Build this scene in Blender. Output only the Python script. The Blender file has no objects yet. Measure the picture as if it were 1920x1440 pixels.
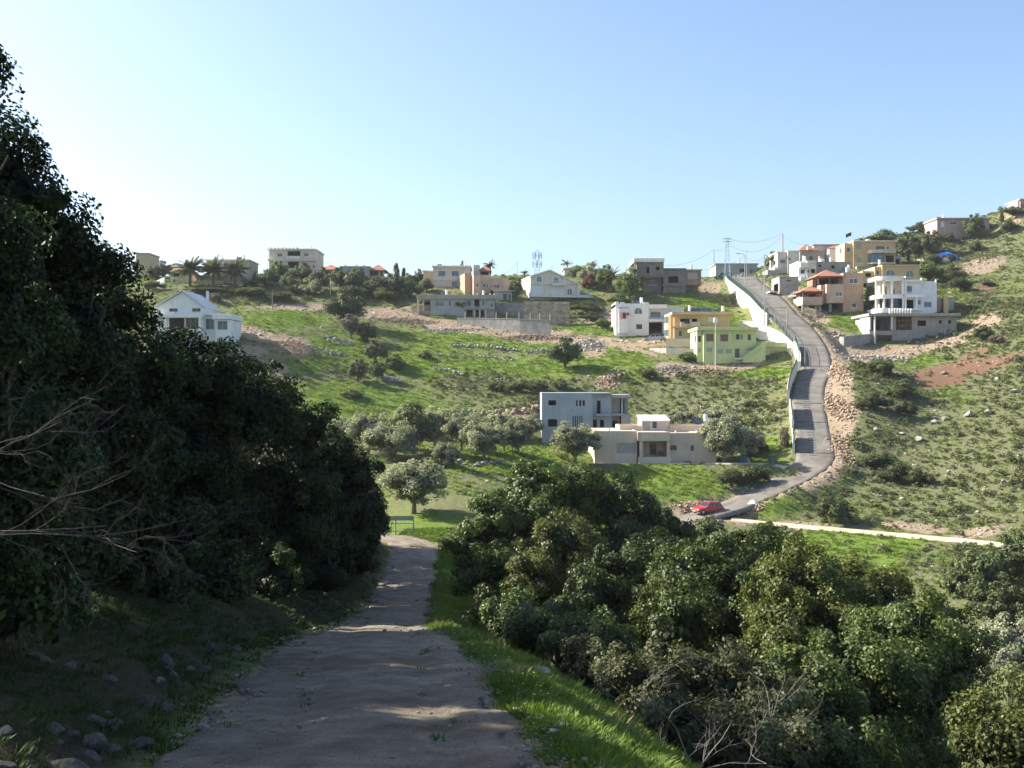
import bpy, math, random
import numpy as np
from mathutils import Vector, Matrix
rnd = random.Random(7)
rng = np.random.default_rng(7)
scene = bpy.context.scene
col = scene.collection
R = math.radians

# ------------------------------------------------------------------ camera, sky, sun, exposure
EYE = 20.0          # eye height in scene metres
FOC = 2000.0        # focal length in pixels of the 1920 wide photograph
cam_d = bpy.data.cameras.new('camera')
cam_d.sensor_fit = 'HORIZONTAL'; cam_d.sensor_width = 36.0
cam_d.lens = 36.0 * FOC / 1920.0
cam_d.clip_start = 0.1; cam_d.clip_end = 5000
cam = bpy.data.objects.new('camera', cam_d); col.objects.link(cam)
cam.location = (0, 0, EYE); cam.rotation_euler = (R(90), 0, 0)
scene.camera = cam

SUN_EL, SUN_AZ = 33.0, -72.0      # azimuth measured from the view direction, negative = to the left
sdir = Vector((math.sin(R(SUN_AZ)) * math.cos(R(SUN_EL)), math.cos(R(SUN_AZ)) * math.cos(R(SUN_EL)), math.sin(R(SUN_EL))))
world = bpy.data.worlds.new('World'); scene.world = world; world.use_nodes = True
wn = world.node_tree.nodes; wl = world.node_tree.links
bg = wn['Background']; sky = wn.new('ShaderNodeTexSky')
sky.sky_type = 'NISHITA'; sky.sun_disc = False
sky.sun_elevation = R(SUN_EL); sky.sun_rotation = R(SUN_AZ)
sky.altitude = 200; sky.air_density = 1.0; sky.dust_density = 2.4; sky.ozone_density = 3.2
wl.new(sky.outputs[0], bg.inputs[0]); bg.inputs[1].default_value = 0.093
sun_d = bpy.data.lights.new('sun', 'SUN'); sun_d.energy = 5.0; sun_d.angle = R(0.53); sun_d.color = (1.0, 0.93, 0.80)
sun = bpy.data.objects.new('sun', sun_d); col.objects.link(sun)
sun.rotation_euler = sdir.to_track_quat('Z', 'Y').to_euler(); sun.location = sdir * 300
scene.view_settings.view_transform = 'Standard'; scene.view_settings.look = 'None'
scene.view_settings.gamma = 1.0; scene.view_settings.use_curve_mapping = False
scene.view_settings.exposure = 1.5
scene.render.engine = 'CYCLES'
scene.cycles.use_denoising = True
scene.cycles.max_bounces = 6; scene.cycles.diffuse_bounces = 3; scene.cycles.transparent_max_bounces = 6
scene.cycles.sample_clamp_indirect = 8

# ------------------------------------------------------------------ helpers
def P(px, py, Y):
    "point of the place seen at photo pixel (px, py), Y metres ahead of the camera"
    return np.array([(px - 960) / FOC * Y, Y, EYE - (py - 720) / FOC * Y])

def tag(o, label=None, cat=None, group=None, kind=None):
    if label: o['label'] = label
    if cat: o['category'] = cat
    if group: o['group'] = group
    if kind or cat: o['kind'] = kind or 'thing'
    return o

def empty(name, loc=(0, 0, 0), rz=0.0):
    o = bpy.data.objects.new(name, None); col.objects.link(o)
    o.empty_display_size = 0.2; o.location = loc; o.rotation_euler = (0, 0, rz)
    return o

def link_mesh(name, me, mats, parent=None, loc=None, rot=None, scale=None):
    o = bpy.data.objects.new(name, me); col.objects.link(o)
    if mats is not None and not me.materials:
        for m in (mats if isinstance(mats, (list, tuple)) else [mats]): me.materials.append(m)
    if parent: o.parent = parent
    if loc is not None: o.location = loc
    if rot is not None: o.rotation_euler = rot
    if scale is not None: o.scale = (scale,) * 3 if isinstance(scale, (int, float)) else scale
    return o

def np_mesh(name, V, F, smooth=False, attrs=None):
    "V (n,3), F (m,k) with k = 3 or 4"
    V = np.ascontiguousarray(V, dtype=np.float32); F = np.ascontiguousarray(F, dtype=np.int32)
    me = bpy.data.meshes.new(name); m, k = F.shape
    me.vertices.add(len(V)); me.vertices.foreach_set('co', V.ravel())
    me.loops.add(m * k); me.loops.foreach_set('vertex_index', F.ravel())
    me.polygons.add(m); me.polygons.foreach_set('loop_start', np.arange(0, m * k, k, dtype=np.int32))
    me.update(calc_edges=True)
    if smooth: me.polygons.foreach_set('use_smooth', np.ones(m, dtype=bool))
    for an, av in (attrs or {}).items():
        av = np.ascontiguousarray(av, dtype=np.float32)
        if av.ndim == 1:
            a = me.attributes.new(an, 'FLOAT', 'POINT'); a.data.foreach_set('value', av)
        else:
            a = me.attributes.new(an, 'FLOAT_COLOR', 'POINT')
            c = np.ones((len(av), 4), dtype=np.float32); c[:, :av.shape[1]] = av; a.data.foreach_set('color', c.ravel())
    return me

class MB:
    "collects simple shapes into one mesh"
    def __init__(s): s.v = []; s.f = []
    def add(s, vs, fs):
        n = len(s.v); s.v += [tuple(map(float, v)) for v in vs]; s.f += [tuple(i + n for i in f) for f in fs]; return s
    def box(s, x0, x1, y0, y1, z0, z1):
        return s.add([(x0, y0, z0), (x1, y0, z0), (x1, y1, z0), (x0, y1, z0), (x0, y0, z1), (x1, y0, z1), (x1, y1, z1), (x0, y1, z1)],
                     [(0, 3, 2, 1), (4, 5, 6, 7), (0, 1, 5, 4), (1, 2, 6, 5), (2, 3, 7, 6), (3, 0, 4, 7)])
    def quad(s, a, b, c, d): return s.add([a, b, c, d], [(0, 1, 2, 3)])
    def prism(s, pts, y0, y1):
        "polygon of (x, z) pulled along y"
        n = len(pts)
        return s.add([(x, y0, z) for x, z in pts] + [(x, y1, z) for x, z in pts],
                     [tuple(range(n)), tuple(range(2 * n - 1, n - 1, -1))] + [((i + 1) % n, i, n + i, n + (i + 1) % n) for i in range(n)])
    def slab(s, pts, z0, z1):
        "polygon of (x, y), counter-clockwise, pulled up in z"
        n = len(pts)
        return s.add([(x, y, z0) for x, y in pts] + [(x, y, z1) for x, y in pts],
                     [tuple(range(n - 1, -1, -1)), tuple(range(n, 2 * n))] + [(i, (i + 1) % n, n + (i + 1) % n, n + i) for i in range(n)])
    def tube(s, pts, rad, n=6, cap=True):
        pts = [Vector(p) for p in pts]; rr = rad if isinstance(rad, (list, tuple)) else [rad] * len(pts)
        base = len(s.v); up = None
        for i, p in enumerate(pts):
            d = (pts[min(i + 1, len(pts) - 1)] - pts[max(i - 1, 0)]).normalized()
            if up is None: up = Vector((1, 0, 0)) if abs(d.x) < .8 else Vector((0, 1, 0))
            a = d.cross(up).normalized(); b = d.cross(a); up = b.cross(d) if False else up
            for k in range(n):
                t = 2 * math.pi * k / n; q = p + (a * math.cos(t) + b * math.sin(t)) * rr[i]; s.v.append(tuple(q))
        for i in range(len(pts) - 1):
            for k in range(n):
                s.f.append((base + i * n + k, base + i * n + (k + 1) % n, base + (i + 1) * n + (k + 1) % n, base + (i + 1) * n + k))
        if cap:
            s.f.append(tuple(base + k for k in range(n))); s.f.append(tuple(base + (len(pts) - 1) * n + k for k in range(n - 1, -1, -1)))
        return s
    def build(s, name, mat, parent=None, smooth=False, bevel=0, **kw):
        me = bpy.data.meshes.new(name); me.from_pydata(s.v, [], s.f)
        import bmesh
        bm = bmesh.new(); bm.from_mesh(me)
        if bevel:
            bmesh.ops.bevel(bm, geom=[e for e in bm.edges if len(e.link_faces) == 2], offset=bevel, segments=1, affect='EDGES', clamp_overlap=True)
        bmesh.ops.recalc_face_normals(bm, faces=bm.faces); bm.to_mesh(me); bm.free()
        if smooth: me.polygons.foreach_set('use_smooth', np.ones(len(me.polygons), dtype=bool))
        return link_mesh(name, me, mat, parent, **kw)

# value noise, numpy
_perm = np.random.default_rng(3).random((64, 64, 64)).astype(np.float32)
def vnoise(x, y, z=0.0):
    x = np.asarray(x, float); y = np.asarray(y, float); z = np.zeros_like(x) + z
    xi = np.floor(x).astype(int); yi = np.floor(y).astype(int); zi = np.floor(z).astype(int)
    fx = x - xi; fy = y - yi; fz = z - zi
    fx = fx * fx * (3 - 2 * fx); fy = fy * fy * (3 - 2 * fy); fz = fz * fz * (3 - 2 * fz)
    def g(a, b, c): return _perm[(xi + a) % 64, (yi + b) % 64, (zi + c) % 64]
    c00 = g(0, 0, 0) * (1 - fx) + g(1, 0, 0) * fx; c10 = g(0, 1, 0) * (1 - fx) + g(1, 1, 0) * fx
    c01 = g(0, 0, 1) * (1 - fx) + g(1, 0, 1) * fx; c11 = g(0, 1, 1) * (1 - fx) + g(1, 1, 1) * fx
    return ((c00 * (1 - fy) + c10 * fy) * (1 - fz) + (c01 * (1 - fy) + c11 * fy) * fz) * 2 - 1
def fbm(x, y, z=0.0, o=4):
    t = 0; a = 1; s = 0
    for i in range(o):
        t = t + a * vnoise(np.asarray(x) * 2 ** i + 7.3 * i, np.asarray(y) * 2 ** i + 3.1 * i, np.asarray(z) * 2 ** i); s += a; a *= .5
    return t / s
def sstep(a, b, x):
    t = np.clip((np.asarray(x, float) - a) / (b - a), 0, 1); return t * t * (3 - 2 * t)

# ------------------------------------------------------------------ materials
MATS = {}
def nodes_of(name):
    m = bpy.data.materials.new(name); m.use_nodes = True
    return m, m.node_tree.nodes, m.node_tree.links, m.node_tree.nodes['Principled BSDF']
def ramp(nd, stops):
    r = nd.new('ShaderNodeValToRGB'); e = r.color_ramp.elements
    while len(e) < len(stops): e.new(.5)
    for i, (p, c) in enumerate(stops): e[i].position = p; e[i].color = (*c, 1) if len(c) == 3 else c
    return r
def noise(nd, lk, scale, detail=4, rough=.55, coord='Object', vec=None):
    n = nd.new('ShaderNodeTexNoise'); n.inputs['Scale'].default_value = scale; n.inputs['Detail'].default_value = detail; n.inputs['Roughness'].default_value = rough
    if vec is None:
        tc = nd.new('ShaderNodeTexCoord'); vec = tc.outputs[coord]
    lk.new(vec, n.inputs['Vector']); return n
def mix(nd, lk, fac, a, b, mode='MIX'):
    m = nd.new('ShaderNodeMix'); m.data_type = 'RGBA'; m.blend_type = mode
    for s, v in ((0, fac), (6, a), (7, b)):
        if isinstance(v, bpy.types.NodeSocket): lk.new(v, m.inputs[s])
        else: m.inputs[s].default_value = v if s == 0 else ((*v, 1) if len(v) == 3 else v)
    return m.outputs[2]
def math_n(nd, lk, op, a, b=None):
    m = nd.new('ShaderNodeMath'); m.operation = op
    for i, v in enumerate((a, b)):
        if v is None: continue
        if isinstance(v, bpy.types.NodeSocket): lk.new(v, m.inputs[i])
        else: m.inputs[i].default_value = v
    return m.outputs[0]
def bump(nd, lk, bsdf, h, strength=.3, dist=.05):
    b = nd.new('ShaderNodeBump'); b.inputs['Strength'].default_value = strength; b.inputs['Distance'].default_value = dist
    lk.new(h, b.inputs['Height']); lk.new(b.outputs[0], bsdf.inputs['Normal'])

def plaster(name, c, var=.18, rough=.9, streak=.35, scale=.6, dirt=(.32, .29, .25)):
    "rendered wall: blotches, rain streaks and grain"
    if name in MATS: return MATS[name]
    m, nd, lk, b = nodes_of(name)
    var = min(.4, var * 1.5); streak = min(.7, streak * 1.5)
    tc = nd.new('ShaderNodeTexCoord')
    n1 = noise(nd, lk, scale, 5, .6, vec=tc.outputs['Object'])
    d = tuple(x * (1 - var) for x in c); l = tuple(min(.9, x * (1 + var * .6)) for x in c)
    r1 = ramp(nd, [(.3, d), (.55, c), (.75, l)]); lk.new(n1.outputs[0], r1.inputs[0])
    mp = nd.new('ShaderNodeMapping'); mp.inputs['Scale'].default_value = (2.2, 2.2, .22); lk.new(tc.outputs['Object'], mp.inputs[0])
    n2 = noise(nd, lk, 1.0, 4, .65, vec=mp.outputs[0])
    r2 = ramp(nd, [(.5, (0, 0, 0)), (.75, (1, 1, 1))]); lk.new(n2.outputs[0], r2.inputs[0])
    f = math_n(nd, lk, 'MULTIPLY', r2.outputs[0], streak)
    c2 = mix(nd, lk, f, r1.outputs[0], tuple(c[i] * .45 + dirt[i] * .25 for i in range(3)))
    lk.new(c2, b.inputs['Base Color']); b.inputs['Roughness'].default_value = rough
    n3 = noise(nd, lk, 14, 3, .6, vec=tc.outputs['Object']); bump(nd, lk, b, n3.outputs[0], .25, .03)
    MATS[name] = m; return m

def plain(name, c, rough=.6, metal=0, var=.12, scale=3.0, bmp=.1):
    if name in MATS: return MATS[name]
    m, nd, lk, b = nodes_of(name)
    n1 = noise(nd, lk, scale, 4)
    r1 = ramp(nd, [(.3, tuple(x * (1 - var) for x in c)), (.7, tuple(min(1, x * (1 + var)) for x in c))]); lk.new(n1.outputs[0], r1.inputs[0])
    lk.new(r1.outputs[0], b.inputs['Base Color']); b.inputs['Roughness'].default_value = rough; b.inputs['Metallic'].default_value = metal
    if bmp: bump(nd, lk, b, n1.outputs[0], bmp, .02)
    MATS[name] = m; return m

def glass_mat(name, c=(.06, .09, .11), rough=.08):
    if name in MATS: return MATS[name]
    m, nd, lk, b = nodes_of(name)
    n = noise(nd, lk, 1.5, 2); r = ramp(nd, [(.35, tuple(x * .6 for x in c)), (.65, c)]); lk.new(n.outputs[0], r.inputs[0])
    lk.new(r.outputs[0], b.inputs['Base Color']); b.inputs['Roughness'].default_value = rough; b.inputs['Specular IOR Level'].default_value = .6
    MATS[name] = m; return m

def attr_node(nd, name):
    a = nd.new('ShaderNodeAttribute'); a.attribute_name = name; return a

def leaf_mat(name, dark, mid, light, rough=.42, trans=.25, spec=.5):
    if name in MATS: return MATS[name]
    m, nd, lk, b = nodes_of(name)
    a = attr_node(nd, 'v'); oi = nd.new('ShaderNodeObjectInfo')
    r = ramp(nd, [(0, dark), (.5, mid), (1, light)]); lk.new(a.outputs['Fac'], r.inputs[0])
    hs = nd.new('ShaderNodeHueSaturation'); lk.new(r.outputs[0], hs.inputs['Color'])
    hv = nd.new('ShaderNodeMapRange'); lk.new(oi.outputs['Random'], hv.inputs[0]); hv.inputs[3].default_value = .82; hv.inputs[4].default_value = 1.18
    lk.new(hv.outputs[0], hs.inputs['Value'])
    lk.new(hs.outputs[0], b.inputs['Base Color']); b.inputs['Roughness'].default_value = rough; b.inputs['Specular IOR Level'].default_value = spec
    t = nd.new('ShaderNodeBsdfTranslucent')
    tcol = mix(nd, lk, 1.0, hs.outputs[0], (1.25, 1.35, .55), 'MULTIPLY'); lk.new(tcol, t.inputs[0])
    ms = nd.new('ShaderNodeMixShader'); ms.inputs[0].default_value = trans
    lk.new(b.outputs[0], ms.inputs[1]); lk.new(t.outputs[0], ms.inputs[2])
    lk.new(ms.outputs[0], nd['Material Output'].inputs[0])
    MATS[name] = m; return m

def bark_mat(name, c1, c2):
    if name in MATS: return MATS[name]
    m, nd, lk, b = nodes_of(name)
    tc = nd.new('ShaderNodeTexCoord'); mp = nd.new('ShaderNodeMapping'); mp.inputs['Scale'].default_value = (9, 9, 1.6); lk.new(tc.outputs['Object'], mp.inputs[0])
    n = noise(nd, lk, 1, 6, .65, vec=mp.outputs[0]); r = ramp(nd, [(.3, c1), (.7, c2)]); lk.new(n.outputs[0], r.inputs[0])
    lk.new(r.outputs[0], b.inputs['Base Color']); b.inputs['Roughness'].default_value = .95; bump(nd, lk, b, n.outputs[0], .8, .04)
    MATS[name] = m; return m

def rock_mat(name, c1, c2, c3, scale=2.0):
    if name in MATS: return MATS[name]
    m, nd, lk, b = nodes_of(name)
    oi = nd.new('ShaderNodeObjectInfo')
    n = noise(nd, lk, scale, 7, .65); r = ramp(nd, [(.28, c1), (.5, c2), (.72, c3)]); lk.new(n.outputs[0], r.inputs[0])
    hs = nd.new('ShaderNodeHueSaturation'); lk.new(r.outputs[0], hs.inputs['Color'])
    hv = nd.new('ShaderNodeMapRange'); lk.new(oi.outputs['Random'], hv.inputs[0]); hv.inputs[3].default_value = .7; hv.inputs[4].default_value = 1.25
    lk.new(hv.outputs[0], hs.inputs['Value'])
    lk.new(hs.outputs[0], b.inputs['Base Color']); b.inputs['Roughness'].default_value = .95
    n2 = noise(nd, lk, scale * 5, 6, .7); bump(nd, lk, b, n2.outputs[0], .7, .06)
    MATS[name] = m; return m
# ------------------------------------------------------------------ roads (centre lines)
def catmull(pts, step):
    pts = np.array(pts, float); p = np.vstack([2 * pts[0] - pts[1], pts, 2 * pts[-1] - pts[-2]]); out = []
    for i in range(1, len(p) - 2):
        n = max(2, int(np.linalg.norm(p[i + 1][:3] - p[i][:3]) / step)); t = np.linspace(0, 1, n, endpoint=False)[:, None]
        out.append(.5 * (2 * p[i] + (p[i + 1] - p[i - 1]) * t + (2 * p[i - 1] - 5 * p[i] + 4 * p[i + 1] - p[i + 2]) * t ** 2 + (3 * p[i] - p[i - 1] - 3 * p[i + 1] + p[i + 2]) * t ** 3))
    out.append(p[-2][None]); return np.vstack(out)
def row(px, py, Y, h): return [*P(px, py, Y), h]
track_pts = [[.4, -26, 22.4, 2.1], [.2, -14, 20.6, 2.1], [-.2, -4, 19.0, 2.0], [-.7, 3, 17.75, 1.95], row(675, 1440, 10, 1.80), row(688, 1300, 15, 1.85), row(698, 1200, 23, 1.75),
             row(716, 1175, 32, 1.5), row(738, 1150, 42, 1.42), row(756, 1120, 52, 1.45), row(772, 1070, 61.5, 1.42), row(781, 1030, 68.5, 1.55), row(770, 1016, 72, 1.5), row(735, 1008, 75, 1.4), row(670, 1000, 79, 1.3), row(600, 985, 84, 1.2)]
asph_pts = [row(1240, 985, 121, 2.0), row(1325, 962, 123, 2.1), row(1376, 946, 125.5, 2.2), row(1435, 921, 129, 2.3), row(1490, 893, 133.5, 2.4), row(1525, 866, 138, 2.4), row(1528, 840, 142.5, 2.3), row(1522, 800, 149, 2.25),
            row(1516, 760, 157, 2.25), row(1518, 725, 164.5, 2.2), row(1530, 690, 173, 2.3), row(1526, 660, 182, 2.4), row(1512, 635, 190, 2.6), row(1490, 609, 200, 2.9), row(1462, 585, 210, 3.1), row(1441, 562, 222, 3.3),
            row(1416, 542, 238, 3.5), row(1398, 528, 252, 3.6), row(1392, 521, 262, 3.6), row(1382, 517, 280, 3.4), row(1370, 517, 310, 3.2)]
pale_pts = [row(1372, 972, 121.5, 1.5), row(1430, 980, 120.5, 1.4), row(1500, 986, 119, 1.35), row(1600, 995, 116.5, 1.35), row(1720, 1005.5, 113, 1.35), row(1855, 1018, 109, 1.35), row(1960, 1032, 106, 1.35), row(2100, 1052, 103, 1.35)]
drive_pts = [row(1478, 876, 137.0, 1.4), row(1440, 870, 138.2, 1.2), row(1390, 868.5, 138.9, .9), row(1300, 868, 139.2, .8), row(1200, 868, 139.4, .7), row(1120, 868, 139.6, .6)]
villa_pts = [row(1235, 641, 204.5, 1.4), row(1195, 639, 207, 1.4), row(1150, 637, 209, 1.4), row(1125, 637, 210, 1.3)]
ROADS = {'track': (catmull(track_pts, .35), .9, 1.6, 1.6), 'asphalt': (catmull(asph_pts, .8), .22, .45, 4.0), 'pale': (catmull(pale_pts, .8), .12, 2.5, 2.5), 'drive': (catmull(drive_pts, .8), .12, 2.5, 2.5), 'villa': (catmull(villa_pts, .8), .12, 2.5, 2.5)}
ROADS['track'] = (ROADS['track'][0], .07, 1.3, .9)

# ------------------------------------------------------------------ ground heights: points read off the place
G = []
def g(px, py, Y): G.append(P(px, py, Y))
def gw(x, y, z): G.append(np.array([x, y, z], float))
# near: the shoulder the camera stands on
for x, y, z in [(-4.3, 9, 16.9), (-6.3, 13, 16.9), (-5.6, 16, 16.2), (-5.2, 20, 15.5), (-6.6, 26, 14.6), (-7.4, 33, 13.2), (-8.4, 42, 11.7), (-8.0, 50, 10.7), (-8.5, 58, 10.2), (-9, 66, 10.1),
                (-9.5, 12, 18.4), (-10, 20, 17.6), (-12, 30, 16.8), (-14, 42, 14.6), (-14, 55, 12.6), (-16, 70, 11.4), (-20, 15, 22.5), (-22, 30, 20.5), (-25, 50, 17), (-28, 75, 13.5), (-40, 20, 29), (-45, 50, 23), (-45, 85, 16), (-80, 20, 40), (-80, 70, 28), (-85, 110, 22),
                (-4, 0, 19), (-9, 0, 20.5), (-20, 0, 25), (-40, -10, 33), (4, 0, 17.2), (3.2, 5, 16.1), (-30, -30, 33), (0, -30, 22.8), (-80, -30, 45), (10, -30, 18), (40, -30, 8), (90, -30, 6), (120, 10, 6),
                (1.8, 9.5, 16.15), (1.1, 12.5, 15.9), (.9, 15, 15.5), (.6, 17.5, 15.2), (.0, 21, 14.6), (-.4, 25, 13.9), (-1.6, 32, 12.3), (-2.2, 42, 10.3), (-2.7, 52, 9.2), (-3.0, 62, 9.0), (-3.4, 70, 9.1),
                (4, 10, 14.7), (3, 15, 14.0), (2.6, 20, 13.0), (2.5, 27, 11.4), (1.8, 36, 9.9), (1.2, 45, 8.7), (1.0, 55, 8.1), (1.5, 68, 8.0), (8, 12, 11.8), (7, 20, 10.2), (12, 22, 6.8), (7, 30, 7.6), (7, 42, 6.2), (8, 55, 5.6), (10, 70, 5.2),
                (20, 30, 2.6), (16, 45, 2.0), (20, 60, .8), (28, 75, -.2), (35, 60, -.8), (45, 40, .0), (60, 30, 2), (55, 75, 1.2), (40, 90, .6), (22, 90, 1.4), (15, 105, 4.0), (10, 90, 6.0), (28, 108, 2.6), (36, 20, 1.5), (90, 60, 7), (80, 90, 5.5), (18, 112, 4.6)]: gw(x, y, z)
# valley floor and grove
for a in [(775, 962, 85), (840, 1000, 78), (700, 985, 84), (870, 930, 95), (750, 930, 95), (640, 930, 100), (908, 864, 124), (972, 851, 132), (830, 885, 112), (1020, 838, 152), (700, 840, 132), (850, 842, 138), (600, 830, 138), (1100, 842, 150),
          (1115, 869, 139.5), (1330, 869, 139.2), (1115, 858, 150), (1330, 860, 150), (1200, 885, 136), (1280, 930, 128), (1350, 905, 132.5), (1400, 925, 129.3), (1240, 925, 128.5), (1180, 905, 132), (1420, 895, 134),
          (1040, 835, 157), (1180, 838, 159), (1020, 800, 168), (1180, 800, 170), (1250, 815, 164), (1400, 830, 153), (1440, 845, 147), (1460, 800, 154), (1460, 740, 166), (1470, 695, 178),
          (900, 802, 164), (1010, 800, 165), (900, 782, 168.5), (1010, 775, 170), (800, 790, 166), (700, 785, 165), (620, 780, 163), (540, 800, 158), (460, 740, 168), (300, 760, 160), (100, 740, 160),
          (650, 740, 175), (800, 740, 178), (950, 740, 178), (1100, 720, 182), (1250, 720, 180), (1350, 715, 178), (1440, 710, 176),
          (600, 700, 183), (750, 700, 188), (900, 690, 193), (1050, 690, 192), (1200, 690, 187), (1310, 684, 187.5), (1400, 683, 187), (1480, 680, 183),
          (500, 690, 180), (440, 655, 185), (300, 655, 186), (200, 650, 188), (560, 652, 190), (640, 650, 200), (760, 650, 204), (900, 662, 202), (1000, 660, 202), (1100, 655, 202), (1150, 645, 206), (1220, 655, 200), (1290, 668, 192),
          (470, 605, 204), (560, 610, 207), (640, 612, 212), (760, 612, 220), (850, 605, 223), (930, 618, 217), (1030, 628, 214), (1100, 632, 212), (1160, 631, 213), (1250, 634, 210), (350, 600, 204), (250, 600, 204), (100, 600, 205),
          (450, 578, 222), (560, 578, 226), (620, 590, 222), (700, 580, 231), (780, 580, 231), (930, 605, 225), (985, 608, 226), (1070, 608, 226), (1120, 590, 230), (1150, 575, 235), (1250, 590, 226), (1300, 600, 220), (1340, 575, 231),
          (310, 545, 238), (400, 541, 241), (470, 545, 240), (560, 550, 240), (640, 545, 244), (720, 550, 243), (800, 552, 243), (880, 550, 243), (980, 566, 238), (1080, 562, 240), (1190, 558, 239), (1300, 552, 240), (1345, 552, 244), (1380, 600, 226), (1400, 612, 218), (1440, 630, 206), (1300, 620, 214),
          (250, 540, 240), (100, 540, 240), (-200, 545, 240), (-300, 620, 200), (-300, 740, 150),
          (1490, 640, 193), (1350, 655, 198), (1470, 655, 190)]: g(*a)
# plateau behind the rim
for px, Y, py in [(-300, 262, 525), (100, 262, 522), (400, 258, 522), (550, 262, 517), (660, 260, 527), (820, 260, 527), (900, 262, 523), (1040, 262, 522), (1200, 262, 524), (1330, 262, 524), (1380, 290, 517), (1460, 268, 514)]: g(px, py, Y)
for x, y, z in [(-150, 300, 47), (-80, 300, 48), (-30, 300, 48.5), (20, 300, 48.5), (60, 305, 49), (-150, 420, 44), (0, 420, 46), (150, 420, 62), (-150, 700, 38), (0, 700, 40), (250, 700, 50), (100, 330, 56), (160, 330, 68), (220, 330, 74), (260, 420, 70), (-260, 300, 44), (-260, 200, 34), (-260, 100, 26), (-260, 500, 42), (330, 250, 78), (330, 120, 40), (300, 30, 25), (330, 500, 70)]: gw(x, y, z)
# right hand slope
for a in [(1460, 558, 228), (1500, 560, 227), (1540, 592, 213), (1620, 590, 212), (1560, 612, 203), (1600, 640, 196), (1640, 652, 193.5), (1720, 640, 195), (1790, 618, 199), (1700, 590, 209), (1760, 590, 209), (1830, 600, 198), (1810, 560, 215), (1900, 560, 211),
          (1500, 520, 254), (1580, 515, 258), (1690, 500, 263), (1760, 494, 271), (1810, 488, 272), (1850, 480, 265), (1920, 480, 258), (1790, 515, 250), (1880, 520, 240), (1960, 430, 275),
          (1755, 433, 298), (1855, 425, 290), (1920, 398, 285), (2050, 340, 290), (2100, 450, 250), (1700, 455, 290), (1620, 470, 290), (1650, 450, 310),
          (1570, 690, 170), (1600, 720, 161), (1620, 780, 149), (1580, 820, 144), (1590, 870, 137), (1560, 900, 133.5), (1650, 680, 179), (1750, 680, 176), (1850, 660, 175), (1940, 640, 173), (1700, 740, 160), (1800, 740, 158), (1900, 740, 152), (2050, 700, 152),
          (1700, 800, 147.5), (1800, 800, 145), (1900, 810, 139), (1700, 860, 138), (1800, 870, 133), (1900, 880, 127.5), (2050, 850, 128), (1650, 920, 129.5), (1750, 930, 125.5), (1850, 940, 121), (1940, 950, 117), (1480, 940, 127.5), (1560, 950, 126), (1500, 975, 120.8), (1650, 985, 118.2), (1800, 998, 113.8), (2100, 980, 114),
          (1400, 990, 118.5), (1405, 962, 123.6), (1445, 944, 126.6), (1500, 912, 131.5), (1330, 985, 120.5), (1500, 1003, 116), (1600, 1020, 111.5), (1700, 1040, 107.5), (1800, 1060, 103), (1650, 1080, 101), (1900, 1045, 104.5), (1750, 1100, 97)]: g(*a)
for nm in ('asphalt', 'pale', 'track', 'drive'):
    if nm == 'asphalt': continue
    c = ROADS[nm][0]; 
    for q in c[::14]: G.append(q[:3].copy())
for q in ROADS['asphalt'][0][::10]:
    if q[1] < 175 or q[1] > 250: G.append(q[:3].copy())
_a = ROADS['asphalt'][0]; _t = np.gradient(_a[:, :2], axis=0); _t /= np.linalg.norm(_t, axis=1)[:, None]
for i in range(0, len(_a), 8):
    if 204 < _a[i, 1] < 250: o_ = _a[i, 3] + 2.2; G.append(np.array([_a[i, 0] - _t[i, 1] * o_, _a[i, 1] + _t[i, 0] * o_, _a[i, 2] - (3.6 if _a[i, 1] < 240 else 2.4)]))
G = np.array(G)
# thin plate spline
SC = 100.0
def _tps(r2): return np.where(r2 > 1e-12, .5 * r2 * np.log(np.maximum(r2, 1e-12)), 0)
_X = G[:, :2] / SC; _n = len(_X)
_A = _tps(((_X[:, None] - _X[None]) ** 2).sum(-1)) + np.eye(_n) * 2e-4
_Pm = np.hstack([np.ones((_n, 1)), _X]); _M = np.block([[_A, _Pm], [_Pm.T, np.zeros((3, 3))]])
_W = np.linalg.solve(_M, np.concatenate([G[:, 2], np.zeros(3)]))
def tps(x, y):
    q = np.stack([np.ravel(x), np.ravel(y)], 1) / SC; out = np.empty(len(q))
    for i in range(0, len(q), 20000):
        c = q[i:i + 20000]; out[i:i + 20000] = _tps(((c[:, None] - _X[None]) ** 2).sum(-1)) @ _W[:_n] + _W[_n] + c @ _W[_n + 1:]
    return out.reshape(np.shape(x))
def near_line(x, y, c, pad=12):
    "distance, index, signed side to a polyline (n,4); big where far"
    x = np.ravel(x); y = np.ravel(y); d = np.full(len(x), 1e3); idx = np.zeros(len(x), int); side = np.zeros(len(x))
    m = np.where((x > c[:, 0].min() - pad) & (x < c[:, 0].max() + pad) & (y > c[:, 1].min() - pad) & (y < c[:, 1].max() + pad))[0]
    tan = np.gradient(c[:, :2], axis=0)
    for i in range(0, len(m), 8000):
        k = m[i:i + 8000]; dx = x[k, None] - c[None, :, 0]; dy = y[k, None] - c[None, :, 1]; r = dx * dx + dy * dy; j = r.argmin(1)
        idx[k] = j; d[k] = np.sqrt(r[np.arange(len(k)), j])
        t = tan[j]; side[k] = np.sign(t[:, 0] * dy[np.arange(len(k)), j] - t[:, 1] * dx[np.arange(len(k)), j])     # + = left of travel
    return d, idx, side
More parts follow.
